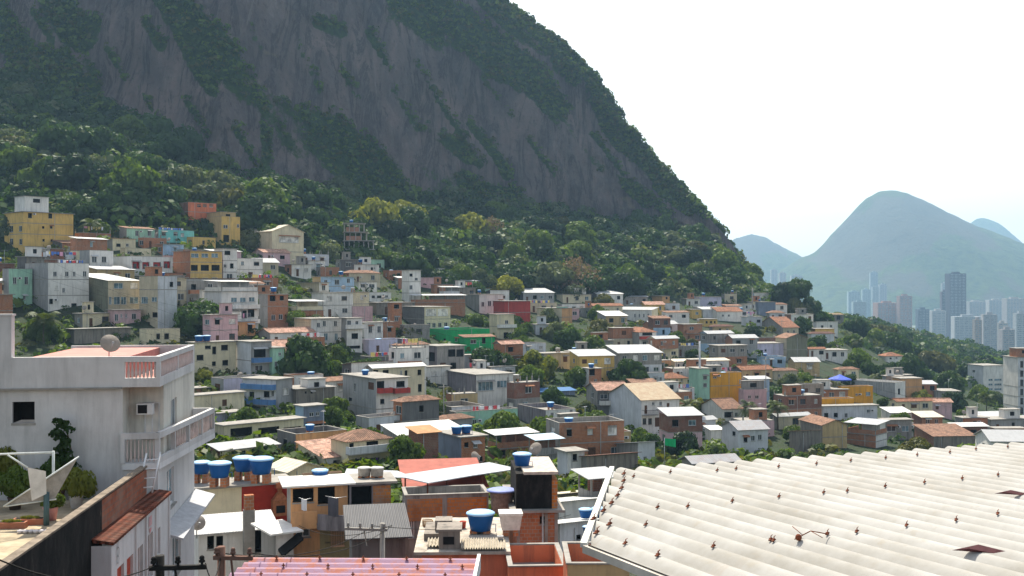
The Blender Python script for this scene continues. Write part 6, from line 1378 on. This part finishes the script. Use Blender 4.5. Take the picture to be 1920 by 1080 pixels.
# ---------------------------------------------------------------- trees of the town
TT = [('dark',368,592,46,'big leafy dark tree beside the white house with long balconies'),('mid',78,612,30,'bushy green tree behind the foreground white house'),('dark',567,668,52,'big round dark tree below the narrow brick house'),('mid',628,692,26,'lighter green tree leaning against the big round dark tree'),
 ('yel',380,698,20,'yellow green bush below the beige house with two tanks'),('mid',675,482,21,'round green tree in front of the unfinished frame building'),('grey',612,466,22,'pale green tree left of the unfinished frame building'),('mid',893,598,16,'small bright tree above the emerald green building'),('dark',915,612,13,'small dark tree at the corner of the emerald green building'),
 ('dark',926,676,38,'dark spreading tree in front of the emerald green wall'),('yel',1003,672,38,'flame tinted tree with yellowish crown beside the blue shed'),('mid',992,700,26,'green tree in front of the flame tinted tree'),('grey',1046,618,26,'grey green tree right of the low cream yellow house'),('dark',1070,632,28,'dark tree between the grey green tree and the school'),
 ('mid',1108,645,30,'green tree in the middle of the town wood'),('olive',1128,612,28,'yellowish flowering tree beside the school building'),('grey',1140,660,26,'feathery grey green tree left of the terracotta house'),('dark',1180,700,36,'broad dark tree below the terracotta roofed house'),('mid',1083,702,24,'bright green tree on a slim trunk beside the brick and white house'),
 ('mid',1113,785,28,'glossy green tree left of the big white house with tan roof'),('mid2',760,852,38,'dense green creeper clad tree beside the purple ground floor'),('mid',786,880,24,'low green end of the creeper clad mass'),('mid',1200,818,26,'green tree at the foot of the big white house'),('dark',1222,830,22,'dark bush right of the tree at the foot of the big white house'),
 ('deep',1276,835,32,'very dark tree behind the green flag'),('mid',1342,846,20,'leafy banana like shrub left of the grey gabled cottage'),('yel',1392,862,20,'yellow hedge bush below the grey gabled cottage'),('yel',1418,862,16,'yellow hedge bush rightmost below the grey gabled cottage'),('mid',1468,850,16,'green shrub behind the middle of the white roof edge'),('mid',1502,857,15,'rounded green shrub before the stone house'),('dark',1532,840,14,'dark shrub against the ochre gabled house'),
 ('olive',1718,834,30,'olive green round tree just above the white roof edge'),('deep',1466,548,26,'dark tree at the end of the wooded ridge'),('dark',1492,538,26,'tall dark tree on the skyline right of the ridge end'),('dark',1516,572,22,'dark tree leaning out above the pavilion'),('olive',1490,570,24,'olive crown below the skyline trees'),('mid',1440,545,22,'green tree behind the white and blue house'),
 ('dark',1500,606,20,'dark tree left of the straw roofed pavilion'),('dark',1612,612,26,'dark tree right of the straw roofed pavilion'),('mid',1600,636,18,'pale leafed palm like tree in the wood by the villa'),('olive',1652,618,24,'tall olive tree standing above the wood'),('dark',1678,642,30,'rounded dark tree behind the small terracotta villa'),('mid',1610,668,24,'bright tree left of the small terracotta villa'),('dark',1632,690,18,'dark little tree below the bright one by the villa'),
 ('mid2',1640,640,20,'tall green tree at the wood centre'),('dark',1712,656,17,'small dark round tree above the broad dark trees'),('olive',1755,670,30,'broad olive crown at the edge of the hazy wood'),('dark',1714,685,34,'broad dark tree behind the orange house'),('dark',1668,692,20,'dark tree left of the broad dark tree behind the orange house'),('dark',1778,716,28,'big dark tree right of the peach coloured house'),('deep',1785,752,24,'very dark tree below the big one beside the peach house'),
 ('mid',1842,735,24,'bright green tree before the white apartment building'),('grey',1866,745,20,'grey green tree at the corner of the tall apartment block'),('yel',1728,738,18,'yellowish drooping tree in front of the peach house'),('mid',1592,680,12,'lime green small tree above the orange house'),('dark',1655,752,11,'dark small tree beside the white long house'),('dark',1532,640,18,'dark tree beside the white villa with hip roof'),('mid',1560,650,18,'green tree right of the olive gable wall'),
 ('dark',1545,600,14,'dark shrub under the white terrace house'),('deep',1412,624,15,'dark round tree amid the roofs right of centre'),('olive',1297,640,13,'small olive tree beside the long tan roof'),('mid',1380,690,13,'pale green shrub beside the ochre cube'),('grey',1486,712,22,'thin grey green tree below the beige cottage'),('mid',1514,706,13,'bright shrub right of the thin grey green tree'),('dark',1460,735,12,'small dark tree above the third palm'),
 ('mid',1815,775,18,'green tree left of the tall apartment block base'),('dark',1530,880,16,'dark bush by the stone house'),('mid',1660,700,14,'small tree between the villa and the broad dark tree'),('yel',8,515,22,'yellow tree at the edge of the picture by the mint house'),('mid',190,428,20,'yellowish green tree left of the small bright green house'),('mid',500,845,10,'small shrub by the arcade house'),('mid',1075,895,12,'bright bush behind the blackened tower'),('mid',1010,855,13,'bright bush beside the brick and cream house'),
 ('mid',980,640,18,'small green tree below the dark red house'),('dark',960,600,16,'dark tree between the green annex and the red house'),('grey',1030,590,20,'grey green tree in front of the cream yellow house'),('dark',640,655,16,'dark shrub uphill of the cream house with white roof'),('mid',650,780,16,'shrub at the foot of the white house with red rails'),('dark',1590,710,14,'shrub left of the blue tent'),('olive',1560,720,14,'olive shrub above the blue tent')]
for k, px, y, r, lab in TT:
    tree_px(k, px, y, r*1.0, lab, 'trees among the houses', d=None if r else None)
    C = hit(px, y+r*.75); MANUAL.append((px-r, y-r*.9, px+r, y+r*.6, C.y)); PRINTS.append((C.x, C.y, r/F*C.y*.5))
# palms
def frond_mesh(seed):
    g = random.Random(seed); b = MB()
    for k in range(22):
        a = 2*pi*k/22*2.39; el = g.uniform(-.2, 1.2); Ln = g.uniform(.85, 1.05); pts = []
        for i in range(8):
            t = i/7; r_ = Ln*t*cos(el*.8)*(1); z = Ln*(t*sin(el)-.75*t*t*(1.1-el*.4)); pts.append(Vector((r_*cos(a), r_*sin(a), z)))
        for i in range(1, 7):
            d = (pts[i+1]-pts[i]).normalized(); s = d.cross(Vector((0, 0, 1))).normalized(); wd = .26*sin(pi*(i+.5)/8)+.04
            for sg in (1, -1):
                for q in (0, .5): p0 = pts[i]+(pts[i+1]-pts[i])*q; tip = p0+s*sg*wd+d*.12+Vector((0, 0, -.10)); b.face([p0, p0+d*.05, tip+d*.02, tip])
    return b.mesh('crown', leaf('palm', (.055, .085, .02)))
PF = [frond_mesh(i) for i in range(3)]
tm = MB(); tm.tube([(0, 0, -.3), (.02, 0, .4), (.0, .02, 1)], [.05, .035, .03], 8); PTM = tm.mesh('trunk', BARK)
for i, (px, y, r, hp, lab) in enumerate(((1291,760,30,52,'palm tree beside the big white house with tan roof'),(1405,762,26,40,'palm tree right of the brown tiled gabled house'),(1459,762,26,44,'palm tree rightmost of the three in the middle town'),(82,600,40,45,'palm like tree rising behind the white foreground house'),(1608,640,16,18,'small palm in the wood beside the villa'),(1640,705,12,16,'tiny palm left of the broad dark tree'),(170,420,26,34,'palm with drooping fronds above the long white house'),(1850,745,22,26,'palm before the white apartment building'))):
    C = hit(px, y+hp); r_ = r/F*C.y; hm_ = hp/F*C.y; e = empty('palm_tree', C, i*1.3, lab, 'palm tree', 'palm trees'); put(PF[i % 3], 'crown', e, (0, 0, hm_), 0, (r_, r_, r_)); o = put(PTM, 'trunk', e, (0, 0, 0)); o.scale = (hm_*.9, hm_*.9, hm_)
    MANUAL.append((px-r, y-r, px+r, y+r, C.y))
# ---------------------------------------------------------------- trees of the forest
SP = [('yel',700,392,52,'wide yellow green tree with pale limbs above the unfinished building'),('yel',884,412,36,'yellow crowned tree standing out in the dark forest'),('bare',1078,512,44,'large leafless greyish tree at the lower forest edge'),('bare',925,425,26,'bare twiggy tree beside the yellow crowned one'),('mid',240,338,58,'largest round green tree above the small bright green house'),('dark',190,268,40,'dark domed tree high above the yellow block'),
 ('mid',85,322,42,'domed green tree straight above the yellow block'),('dark2',340,262,42,'dark flat topped tree standing against the rock face'),('dark',285,238,34,'dark tree touching the rock above the forest'),('mid',412,298,20,'small round tree alone before the rock foot'),('yel',312,275,18,'yellow tree wedged between dark ones under the rock'),('olive',430,378,42,'olive tree with golden top behind the red brick house'),('grey',350,332,34,'silvery green tree above the red brick house'),
 ('dark',145,392,30,'dark tree close behind the yellow block'),('mid',125,375,26,'bright edged tree right of the yellow block roof room'),('grey',180,305,26,'silvery crown between the domed trees'),('mid',818,498,17,'slim bright tree at the forest edge above the white cube house'),('mid',862,512,24,'rounded tree at the forest edge left of the green flag'),('grey',905,520,26,'pale grey green tree right of the green flag'),('mid',1178,515,30,'tall green tree above the institutional building'),
 ('olive',1130,560,20,'olive bushy tree right of the leafless one'),('grey',640,350,32,'silvery tree high above the beige hall'),('mid',735,368,24,'round green tree behind the wide yellow green one'),('grey',600,372,30,'silver leaved tree above the beige hall roof'),('mid',960,470,26,'bright tree in the middle of the dark forest'),('dark',1195,412,24,'round dark tree just under the right rock foot'),('dark',1240,420,24,'round dark tree right of the one under the rock foot'),('grey',1222,440,20,'silvery crown near the ridge foot')]
fp = []
for k, px, y, r, lab in SP:
    C = hit(px, y+r*.5); tree_px(k, px, y, r, lab, 'trees of the forest', hr=1.05); fp.append((C.x, C.y, r/F*C.y))
ZN = [(0,'far left above the town'),(90,'above the yellow block'),(240,'above the bright green house'),(350,'above the red brick house'),(500,'above the beige hall'),(670,'above the unfinished building'),(820,'above the narrow white house'),(960,'above the dark red house'),(1080,'around the leafless tree'),(1190,'above the peach house'),(1300,'above the lilac grey house'),(1400,'near the ridge end'),(1540,'behind the pavilion'),(1680,'behind the terracotta villa'),(1830,'behind the apartment buildings')]
g = np.random.default_rng(23); tries = 0; nf_ = 0
while nf_ < 144 and tries < 20000:
    tries += 1; i = g.integers(0, NC-1); s0 = g.random(); j = int(np.searchsorted(st, 5.75+2.0*s0**1.2)) if cols[i] < 1430 else int(np.searchsorted(st, 6.0+4.*s0))
    p = PY_[i, j]+(PY_[i+1, j]-PY_[i, j])*g.random(); q = proj(p)
    if not (-60 < q[0] < 1980): continue
    if q[0] < 1430 and st[j] < 6 and q[1] > 560: continue
    r = (4.0+5.0*g.random()**1.4)*(1.15 if q[0] < 800 else 1.)*(1 if q[0] < 1430 else 1.0)
    if any((p[0]-a)**2+(p[1]-b_)**2 < (.62*(r+c))**2 for a, b_, c in fp): continue
    rp = r/p[1]*F*.9
    if any(a-rp < q[0] < c+rp and b_ < q[1]+4 and q[1]-rp*1.3 < d_ and D > p[1]-4 for a, b_, c, d_, D in MANUAL): continue
    fp.append((p[0], p[1], r)); nf_ += 1
    k = rnd.choices(['dark', 'dark2', 'mid', 'mid2', 'deep', 'grey', 'olive', 'yel', 'bare'], [26, 18, 20, 9, 14, 12, 3, 5, 0])[0]
    zn = min(ZN, key=lambda t: abs(t[0]-q[0]))[1]; lv = 'lower' if st[j] < 6.5 else ('middle' if st[j] < 7.1 else 'upper')
    sz = 'small' if r < 4.3 else ('large' if r > 6 else 'medium sized')
    tree(k, p[0], p[1], p[2]+.1*r, r, f'{sz} {DESC[k]} tree in the {lv} forest {zn}', 'trees of the forest', 1.1, .35)
# ---------------------------------------------------------------- infill houses
import re
def short(lab):
    s = re.split(r' (with|below|beside|at|under|near|rising|standing|behind|squeezed|carrying|between|right|left|among|crowned|in|on|of|above|without) ', lab)[0]
    return ' '.join(s.split()[:5])
ANCH = [(i['px'], i['py'], short(bpy.data.objects[n]['label'])) for n, i in INFO.items()]
cnt = {}
for a in ANCH: cnt[a[2]] = cnt.get(a[2], 0)+1
ANCH = [a for a in ANCH if cnt[a[2]] == 1 and len(a[2].split()) >= 3]
used = set()
def rel_label(base, px, py):
    c = sorted(ANCH, key=lambda a: math.hypot(a[0]-px, (a[1]-py)*1.3))[:9]
    for a in c:
        dx, dy = px-a[0], py-a[1]
        if abs(dx) > abs(dy)*1.2: r_ = 'left of' if dx < 0 else 'right of'
        else: r_ = 'uphill of' if dy < 0 else 'downhill of'
        s = f'{base} {r_} the {a[2]}'
        if s not in used and len(s.split()) <= 16: used.add(s); return s
    return None
RW = {'flat': 'flat concrete roof', 'par': 'parapet roof', 'raw': 'unfinished roof', 'terr': 'sheet roofed terrace', 'shed': 'sheet roof', 'gx': 'gabled roof', 'hip': 'hipped roof', 'shedf': 'lean-to roof', 'gy': 'gabled roof'}
CW = {'white': 'white', 'cool': 'bluish white', 'cream': 'cream', 'beige': 'beige', 'tan': 'tan', 'brick': 'bare brick', 'dbrick': 'dark brick', 'conc': 'raw concrete', 'grey': 'grey', 'pink': 'pink', 'sky': 'pale blue', 'peach': 'peach', 'yellow': 'yellow', 'mint': 'mint green', 'lav': 'lavender', 'stone': 'weathered', 'dgrey': 'dark grey'}
def rect_ok(x0, y0, x1, y1, d):
    for a, b_, c, e_, D in MANUAL:
        if D > d-2:
            ox = min(x1, c)-max(x0, a); oy = min(y1, e_)-max(y0, b_)
            if ox > 0 and oy > 0 and ox*oy > .20*(c-a)*(e_-b_): return False
    return True
nfill = 0; tries = 0; fr_ = random.Random(4); FILL = []
cand = []
while len(cand) < 9000:
    px = fr_.uniform(-40, 1960); py = fr_.uniform(430, 890); cand.append((px, py))
for px, py in cand:
    if nfill >= 166: break
    lim = np.interp(px, [0, 130, 300, 450, 600, 800, 960, 1200, 1420, 1500, 1560, 1620, 1750, 1830, 1960], [500, 440, 440, 480, 485, 515, 560, 560, 560, 600, 650, 690, 742, 790, 800])
    if py < lim+6 or (px < 380 and py > 640) or py > 885 or (px > 1130 and py > 860): continue
    h_ = hit(px, py); d = h_.y
    if d > 440: continue
    nfl = fr_.choices([1, 2, 3], [16, 50, 34])[0] if py > lim+40 else 1
    w = fr_.uniform(5.5, 12); sl_ = fr_.uniform(.25, .7)*w; Hh = nfl*2.85+fr_.uniform(-.2, .5)
    wp = w/d*F*.88; sp = sl_/d*F*.5; x0, x1 = px-sp, px+wp; y0, y1 = py-Hh/d*F, py
    if y0 < lim-14: continue
    if not rect_ok(x0, y0, x1, y1, d): continue
    k = max(w, sl_)/2
    cx, cy = h_.x+w*.3, h_.y+sl_*.5
    if any(math.hypot(cx-a, cy-b_) < (k+c)*.68 for a, b_, c in PRINTS): continue
    fc = fr_.choices(list(CW), [26, 12, 12, 8, 4, 16, 5, 10, 6, 4, 4, 4, 2, 2, 3, 6, 3])[0]; scc = fr_.choice([fc, 'conc', 'brick', 'grey', 'dgrey', fc])
    rt = fr_.choices(['flat>x', 'par>x', 'raw>x', 'terr>sheet:white', 'terr>sheet:pale', 'shed>sheet:pale', 'shed>tile:brown', 'gx>tile:terra', 'hip>tile:brown', 'shed>sheet:white', 'gx>sheet:pale', 'gx>tile:pink', 'shedf>tile:dark'], [26, 22, 10, 4, 5, 7, 7, 6, 5, 3, 4, 5, 6])[0]
    if rt[:4] == 'terr' and nfl == 1: rt = 'flat>x'
    word = {1: 'single storey', 2: 'two storey', 3: 'three storey'}[nfl]
    lab = rel_label(f'{word} {CW[fc]} house with {RW[rt.split(">")[0]]}', (x0+x1)/2, (y0+y1)/2)
    if not lab: continue
    c1 = max(1, int(w/2.9)); wn = '@'+','.join(str(fr_.choice([c1, c1, max(1, c1-1)])) for _ in range(nfl))+'/'+','.join(str(fr_.choice([0, 1, 1])) for _ in range(nfl))
    exx = []
    if nfl > 1 and fr_.random() < .3: exx.append(('balc', px+3, px+wp*.8, py-2.9/d*F*(nfl-1), fr_.choice(['bars', 'white', 'brick'])))
    if rt[:4] in ('flat', 'raw>') and fr_.random() < .5: u_ = fr_.uniform(.05, .5); exx.append(('hut', px+wp*u_, px+wp*(u_+fr_.uniform(.3, .45)), y0-2.3/d*F, fr_.choice(['brick', fc, 'conc', 'white'])))
    e = house(lab, x0, px, x1, y0, y1, fc, scc, rt, wn, phi=fr_.choice([20, 26, 32, 36]), ex=tuple(exx), group='houses of the town', up=(fr_.choice(['brick', 'conc', 'brick', 'dbrick']) if fr_.random() < .35 else None)); nfill += 1; FILL.append(e)
print('fill', nfill, 'forest', nf_)
tt_ = 0
for _ in range(6000):
    if tt_ >= 46: break
    px = fr_.choice([fr_.uniform(940, 1840), fr_.uniform(940, 1400), fr_.uniform(360, 960)]); py = fr_.uniform(590, 860); h_ = hit(px, py)
    if py > 862 or h_.y > 430 or (px > 1560 and py < 700+.2*(px-1560)): continue
    r = fr_.uniform(1.8, 3.6); rp = r/h_.y*F
    if any(math.hypot(h_.x-a, h_.y-b_) < c*.95+r*.45 for a, b_, c in PRINTS): continue
    if any(D > h_.y+1 and min(c, px+rp)-max(a, px-rp) > rp*.8 and min(e_, py)-max(b_, py-rp*1.9) > rp*.9 for a, b_, c, e_, D in MANUAL[:140]): continue
    k = fr_.choice(['dark', 'mid', 'mid', 'mid2', 'yel', 'dark2', 'grey']); lab = rel_label(f"{'small' if r < 2.8 else 'taller'} {DESC[k]} tree between houses", px, py)
    if not lab: continue
    tree(k, h_.x, h_.y, h_.z+.5, r, lab, 'trees among the houses', 1.35, .5); PRINTS.append((h_.x, h_.y, r)); tt_ += 1
# ---------------------------------------------------------------- tanks, dishes, laundry on the roofs
TK = [('light blue house',.7,.4),('narrow house of brick',.5,.5),('ochre orange cube',.5,.5),('emerald green building',.2,.4),('white cube house',.3,.5),('bare brick house',.4,.4),('lilac grey house',.4,.5),('small brick and white',.4,.4),('three storey house',.4,.5),('white four',.5,.5),('brown house',.3,.5),('white house with grey side',.3,.6),('white house with grey block side',.75,.6),('tall yellow',.12,.3)]
def find(s):
    for n in INFO:
        if bpy.data.objects[n]['label'].startswith(s) or s in bpy.data.objects[n]['label']: return bpy.data.objects[n]
def sl(e): return short(e['label'])
tl = set()
for s, u, v in TK:
    e = find(s)
    if e is None: continue
    if INFO[e.name]['rt'] in ('flat', 'par', 'raw'):
        p = on_roof(e, u, v); tank(*p, fr_.uniform(.75, 1.), 'blue water tank on the roof of the '+' '.join(e['label'].split()[:8]), 'blue', fr_.choice([0, .3, .5])); tl.add(e.name)
e = find('beige three storey house with two')
for u, w1 in ((.15, 'left'), (.33, 'right')): tank(*on_roof(e, u, .3), 1.05, f'{w1} one of two bright blue tanks on the beige three storey house', 'blue', .1)
e = find('brick and cream house')
for u, w1 in ((.1, 'left'), (.5, 'right')): tank(*on_roof(e, u, .3), .95, f'{w1} one of two blue tanks on the brick and cream house', 'blue', .1)
nt2 = 0
for e in FILL:
    i = INFO[e.name]
    if i['rt'] not in ('flat', 'par', 'raw'): continue
    lab = e['label']; tail = ' '.join(lab.split()[-12:])
    r = fr_.random()
    if r < .42: tank(*on_roof(e, fr_.uniform(.2, .8), fr_.uniform(.3, .7)), fr_.uniform(.7, 1.), 'water tank on the '+lab if len(lab.split()) < 13 else 'water tank on '+' '.join(lab.split()[:3])+' house '+' '.join(lab.split(' roof ')[-1].split()[:8]), fr_.choice(['blue', 'blue', 'blue', 'asb']), fr_.choice([0, .3, .6]))
    elif r < .66: dish(*on_roof(e, fr_.uniform(.1, .9), fr_.uniform(.1, .3)), fr_.uniform(.9, 1.3), fr_.uniform(-.9, .9), 'dish on '+' '.join(lab.split()[:3])+' house '+' '.join(lab.split(' roof ')[-1].split()[:8]))
    elif r < .82 and i['w'] > 5:
        a = Vector(on_roof(e, .08, .25)); b_ = Vector(on_roof(e, .92, .25)); z = Vector((0, 0, 1.7)); l_ = laundry(a+z, b_+z, 'laundry on '+' '.join(lab.split()[:3])+' house '+' '.join(lab.split(' roof ')[-1].split()[:8]))
        for q, x in ((a, 0), (b_, 1)): c = MB(); c.tube([(0, 0, -1.75), (0, 0, .05)], .04, 5); o = c.build('line_post', METAL, l_); o.location = (q-a)
for s, u0, u1, v, lab in (('long white house with a laundry terrace', .3, .95, .12, 'blue and white laundry on the terrace of the long white house'), ('turquoise single storey', .1, .8, .8, 'white laundry behind the turquoise house'), ('pale green low house', .3, .8, .4, 'laundry behind the parapet of the pale green low house')):
    e = find(s); a = Vector(on_roof(e, u0, v)); b_ = Vector(on_roof(e, u1, v)); z = Vector((0, 0, 1.5)); l_ = laundry(a+z, b_+z, lab, cols=3)
    for q in (a, b_): c = MB(); c.tube([(0, 0, -1.5), (0, 0, .05)], .04, 5); o = c.build('line_post', METAL, l_); o.location = (q-a)
am = MB(); am.tube([(0, 0, 0), (0, 0, 3.0)], .035, 5); AMm = am.mesh('mast', METAL); am = MB(); am.beam((-.7, 0, 2.9), (.7, 0, 2.9), .03)
for i in range(6): am.beam((-.6+i*.24, -.35+i*.03, 2.9), (-.6+i*.24, .35-i*.03, 2.9), .025)
AEm = am.mesh('antenna_bars', METAL)
for e in FILL[::4]:
    i = INFO[e.name]
    if i['rt'] in ('flat', 'par', 'raw'):
        a = empty('tv_antenna', on_roof(e, .85, .8), fr_.random()*3, 'thin antenna on '+' '.join(e['label'].split()[:3])+' house '+' '.join(e['label'].split(' roof ')[-1].split()[:8]), 'antenna', 'roof antennas'); put(AMm, 'mast', a, (0, 0, 0)); put(AEm, 'antenna_bars', a, (0, 0, 0))
wf = random.Random(3); NM = list(INFO)
wl = 0
while wl < 30:
    a, b_ = INFO[wf.choice(NM)], INFO[wf.choice(NM)]
    dd = (a['org']-b_['org']).length
    if not (18 < dd < 60) or a['d'] < 120 or a['d'] > 300: continue
    wire(a['org']+Vector((0, 0, a['h']+.6)), b_['org']+Vector((0, 0, b_['h']+.6)), 1.2, f"thin wire sagging over the roofs near the {min(ANCH, key=lambda t: abs(t[0]-a['px'])+abs(t[1]-a['py']))[2]}"); wl += 1
print('houses', len(INFO), 'trees', NTREE)
# ---------------------------------------------------------------- the distant city
def tower(px0, px1, y0, d, col, label, band=3.1, side=.6, dark=(.10, .11, .13), crown=True):
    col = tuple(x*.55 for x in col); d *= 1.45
    w = (px1-px0)/F*d; p = P(px0, y0, d); H_ = p.z+10; l = w*side if w < 45 else 22
    e = empty('distant_tower', (p.x, d, -10), rnd.uniform(-.12, .12), label, 'tower', 'buildings of the distant city')
    m = plaster(col, .2); b = MB(); b.box(.6, .6, 0, w-.6, l-.6, H_-.5); b.build('glazing', glass(dark, .3), e)
    b = MB(); n = int(H_/band)
    for i in range(n): b.box(0, 0, H_-1.2-i*band, w, l, H_-1.2-i*band+band*.5)
    b.build('floor_bands', m, e); b = MB(); nn = max(2, int(w/7))
    for i in range(nn+1): x = (w-1.4)*i/nn; b.box(x, -.15, 0, x+1.4, .45, H_)
    b.box(-.15, .46, 0, .3, l, H_); b.box(w-.3, .46, 0, w+.15, l, H_); b.build('fins', m, e)
    if crown: b = MB(); b.box(w*.3, l*.3, H_, w*.7, l*.7, H_+4); b.build('roof_room', m, e)
    return e
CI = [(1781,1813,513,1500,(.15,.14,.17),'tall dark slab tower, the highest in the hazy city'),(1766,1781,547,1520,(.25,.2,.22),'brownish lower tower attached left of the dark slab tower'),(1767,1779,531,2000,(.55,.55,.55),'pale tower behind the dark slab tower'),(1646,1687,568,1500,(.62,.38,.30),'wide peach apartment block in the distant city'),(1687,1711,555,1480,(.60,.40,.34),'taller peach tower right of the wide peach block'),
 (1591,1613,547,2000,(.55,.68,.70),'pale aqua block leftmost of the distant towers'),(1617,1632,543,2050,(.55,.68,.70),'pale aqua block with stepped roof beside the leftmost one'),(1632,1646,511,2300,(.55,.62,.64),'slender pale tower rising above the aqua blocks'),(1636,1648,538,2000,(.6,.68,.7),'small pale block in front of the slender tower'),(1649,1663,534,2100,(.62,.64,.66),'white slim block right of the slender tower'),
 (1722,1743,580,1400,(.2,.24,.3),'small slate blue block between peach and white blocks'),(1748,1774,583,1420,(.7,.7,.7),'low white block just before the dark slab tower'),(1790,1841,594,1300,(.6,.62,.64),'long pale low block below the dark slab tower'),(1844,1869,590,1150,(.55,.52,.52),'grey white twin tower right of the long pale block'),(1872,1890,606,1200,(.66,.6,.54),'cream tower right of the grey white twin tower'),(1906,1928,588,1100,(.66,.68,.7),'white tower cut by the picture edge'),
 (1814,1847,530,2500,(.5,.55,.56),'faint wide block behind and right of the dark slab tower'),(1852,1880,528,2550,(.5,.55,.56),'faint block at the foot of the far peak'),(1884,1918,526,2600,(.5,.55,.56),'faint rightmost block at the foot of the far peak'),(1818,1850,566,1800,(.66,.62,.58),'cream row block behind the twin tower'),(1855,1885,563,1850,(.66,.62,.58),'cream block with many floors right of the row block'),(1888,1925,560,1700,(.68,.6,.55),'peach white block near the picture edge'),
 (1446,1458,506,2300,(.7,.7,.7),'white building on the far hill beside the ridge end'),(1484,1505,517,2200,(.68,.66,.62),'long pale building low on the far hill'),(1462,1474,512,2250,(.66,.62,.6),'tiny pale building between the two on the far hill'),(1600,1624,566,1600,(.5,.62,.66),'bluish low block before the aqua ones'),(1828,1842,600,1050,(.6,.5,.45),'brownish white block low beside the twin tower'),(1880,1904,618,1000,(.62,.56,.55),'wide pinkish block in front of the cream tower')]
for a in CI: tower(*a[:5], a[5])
ci = random.Random(9)
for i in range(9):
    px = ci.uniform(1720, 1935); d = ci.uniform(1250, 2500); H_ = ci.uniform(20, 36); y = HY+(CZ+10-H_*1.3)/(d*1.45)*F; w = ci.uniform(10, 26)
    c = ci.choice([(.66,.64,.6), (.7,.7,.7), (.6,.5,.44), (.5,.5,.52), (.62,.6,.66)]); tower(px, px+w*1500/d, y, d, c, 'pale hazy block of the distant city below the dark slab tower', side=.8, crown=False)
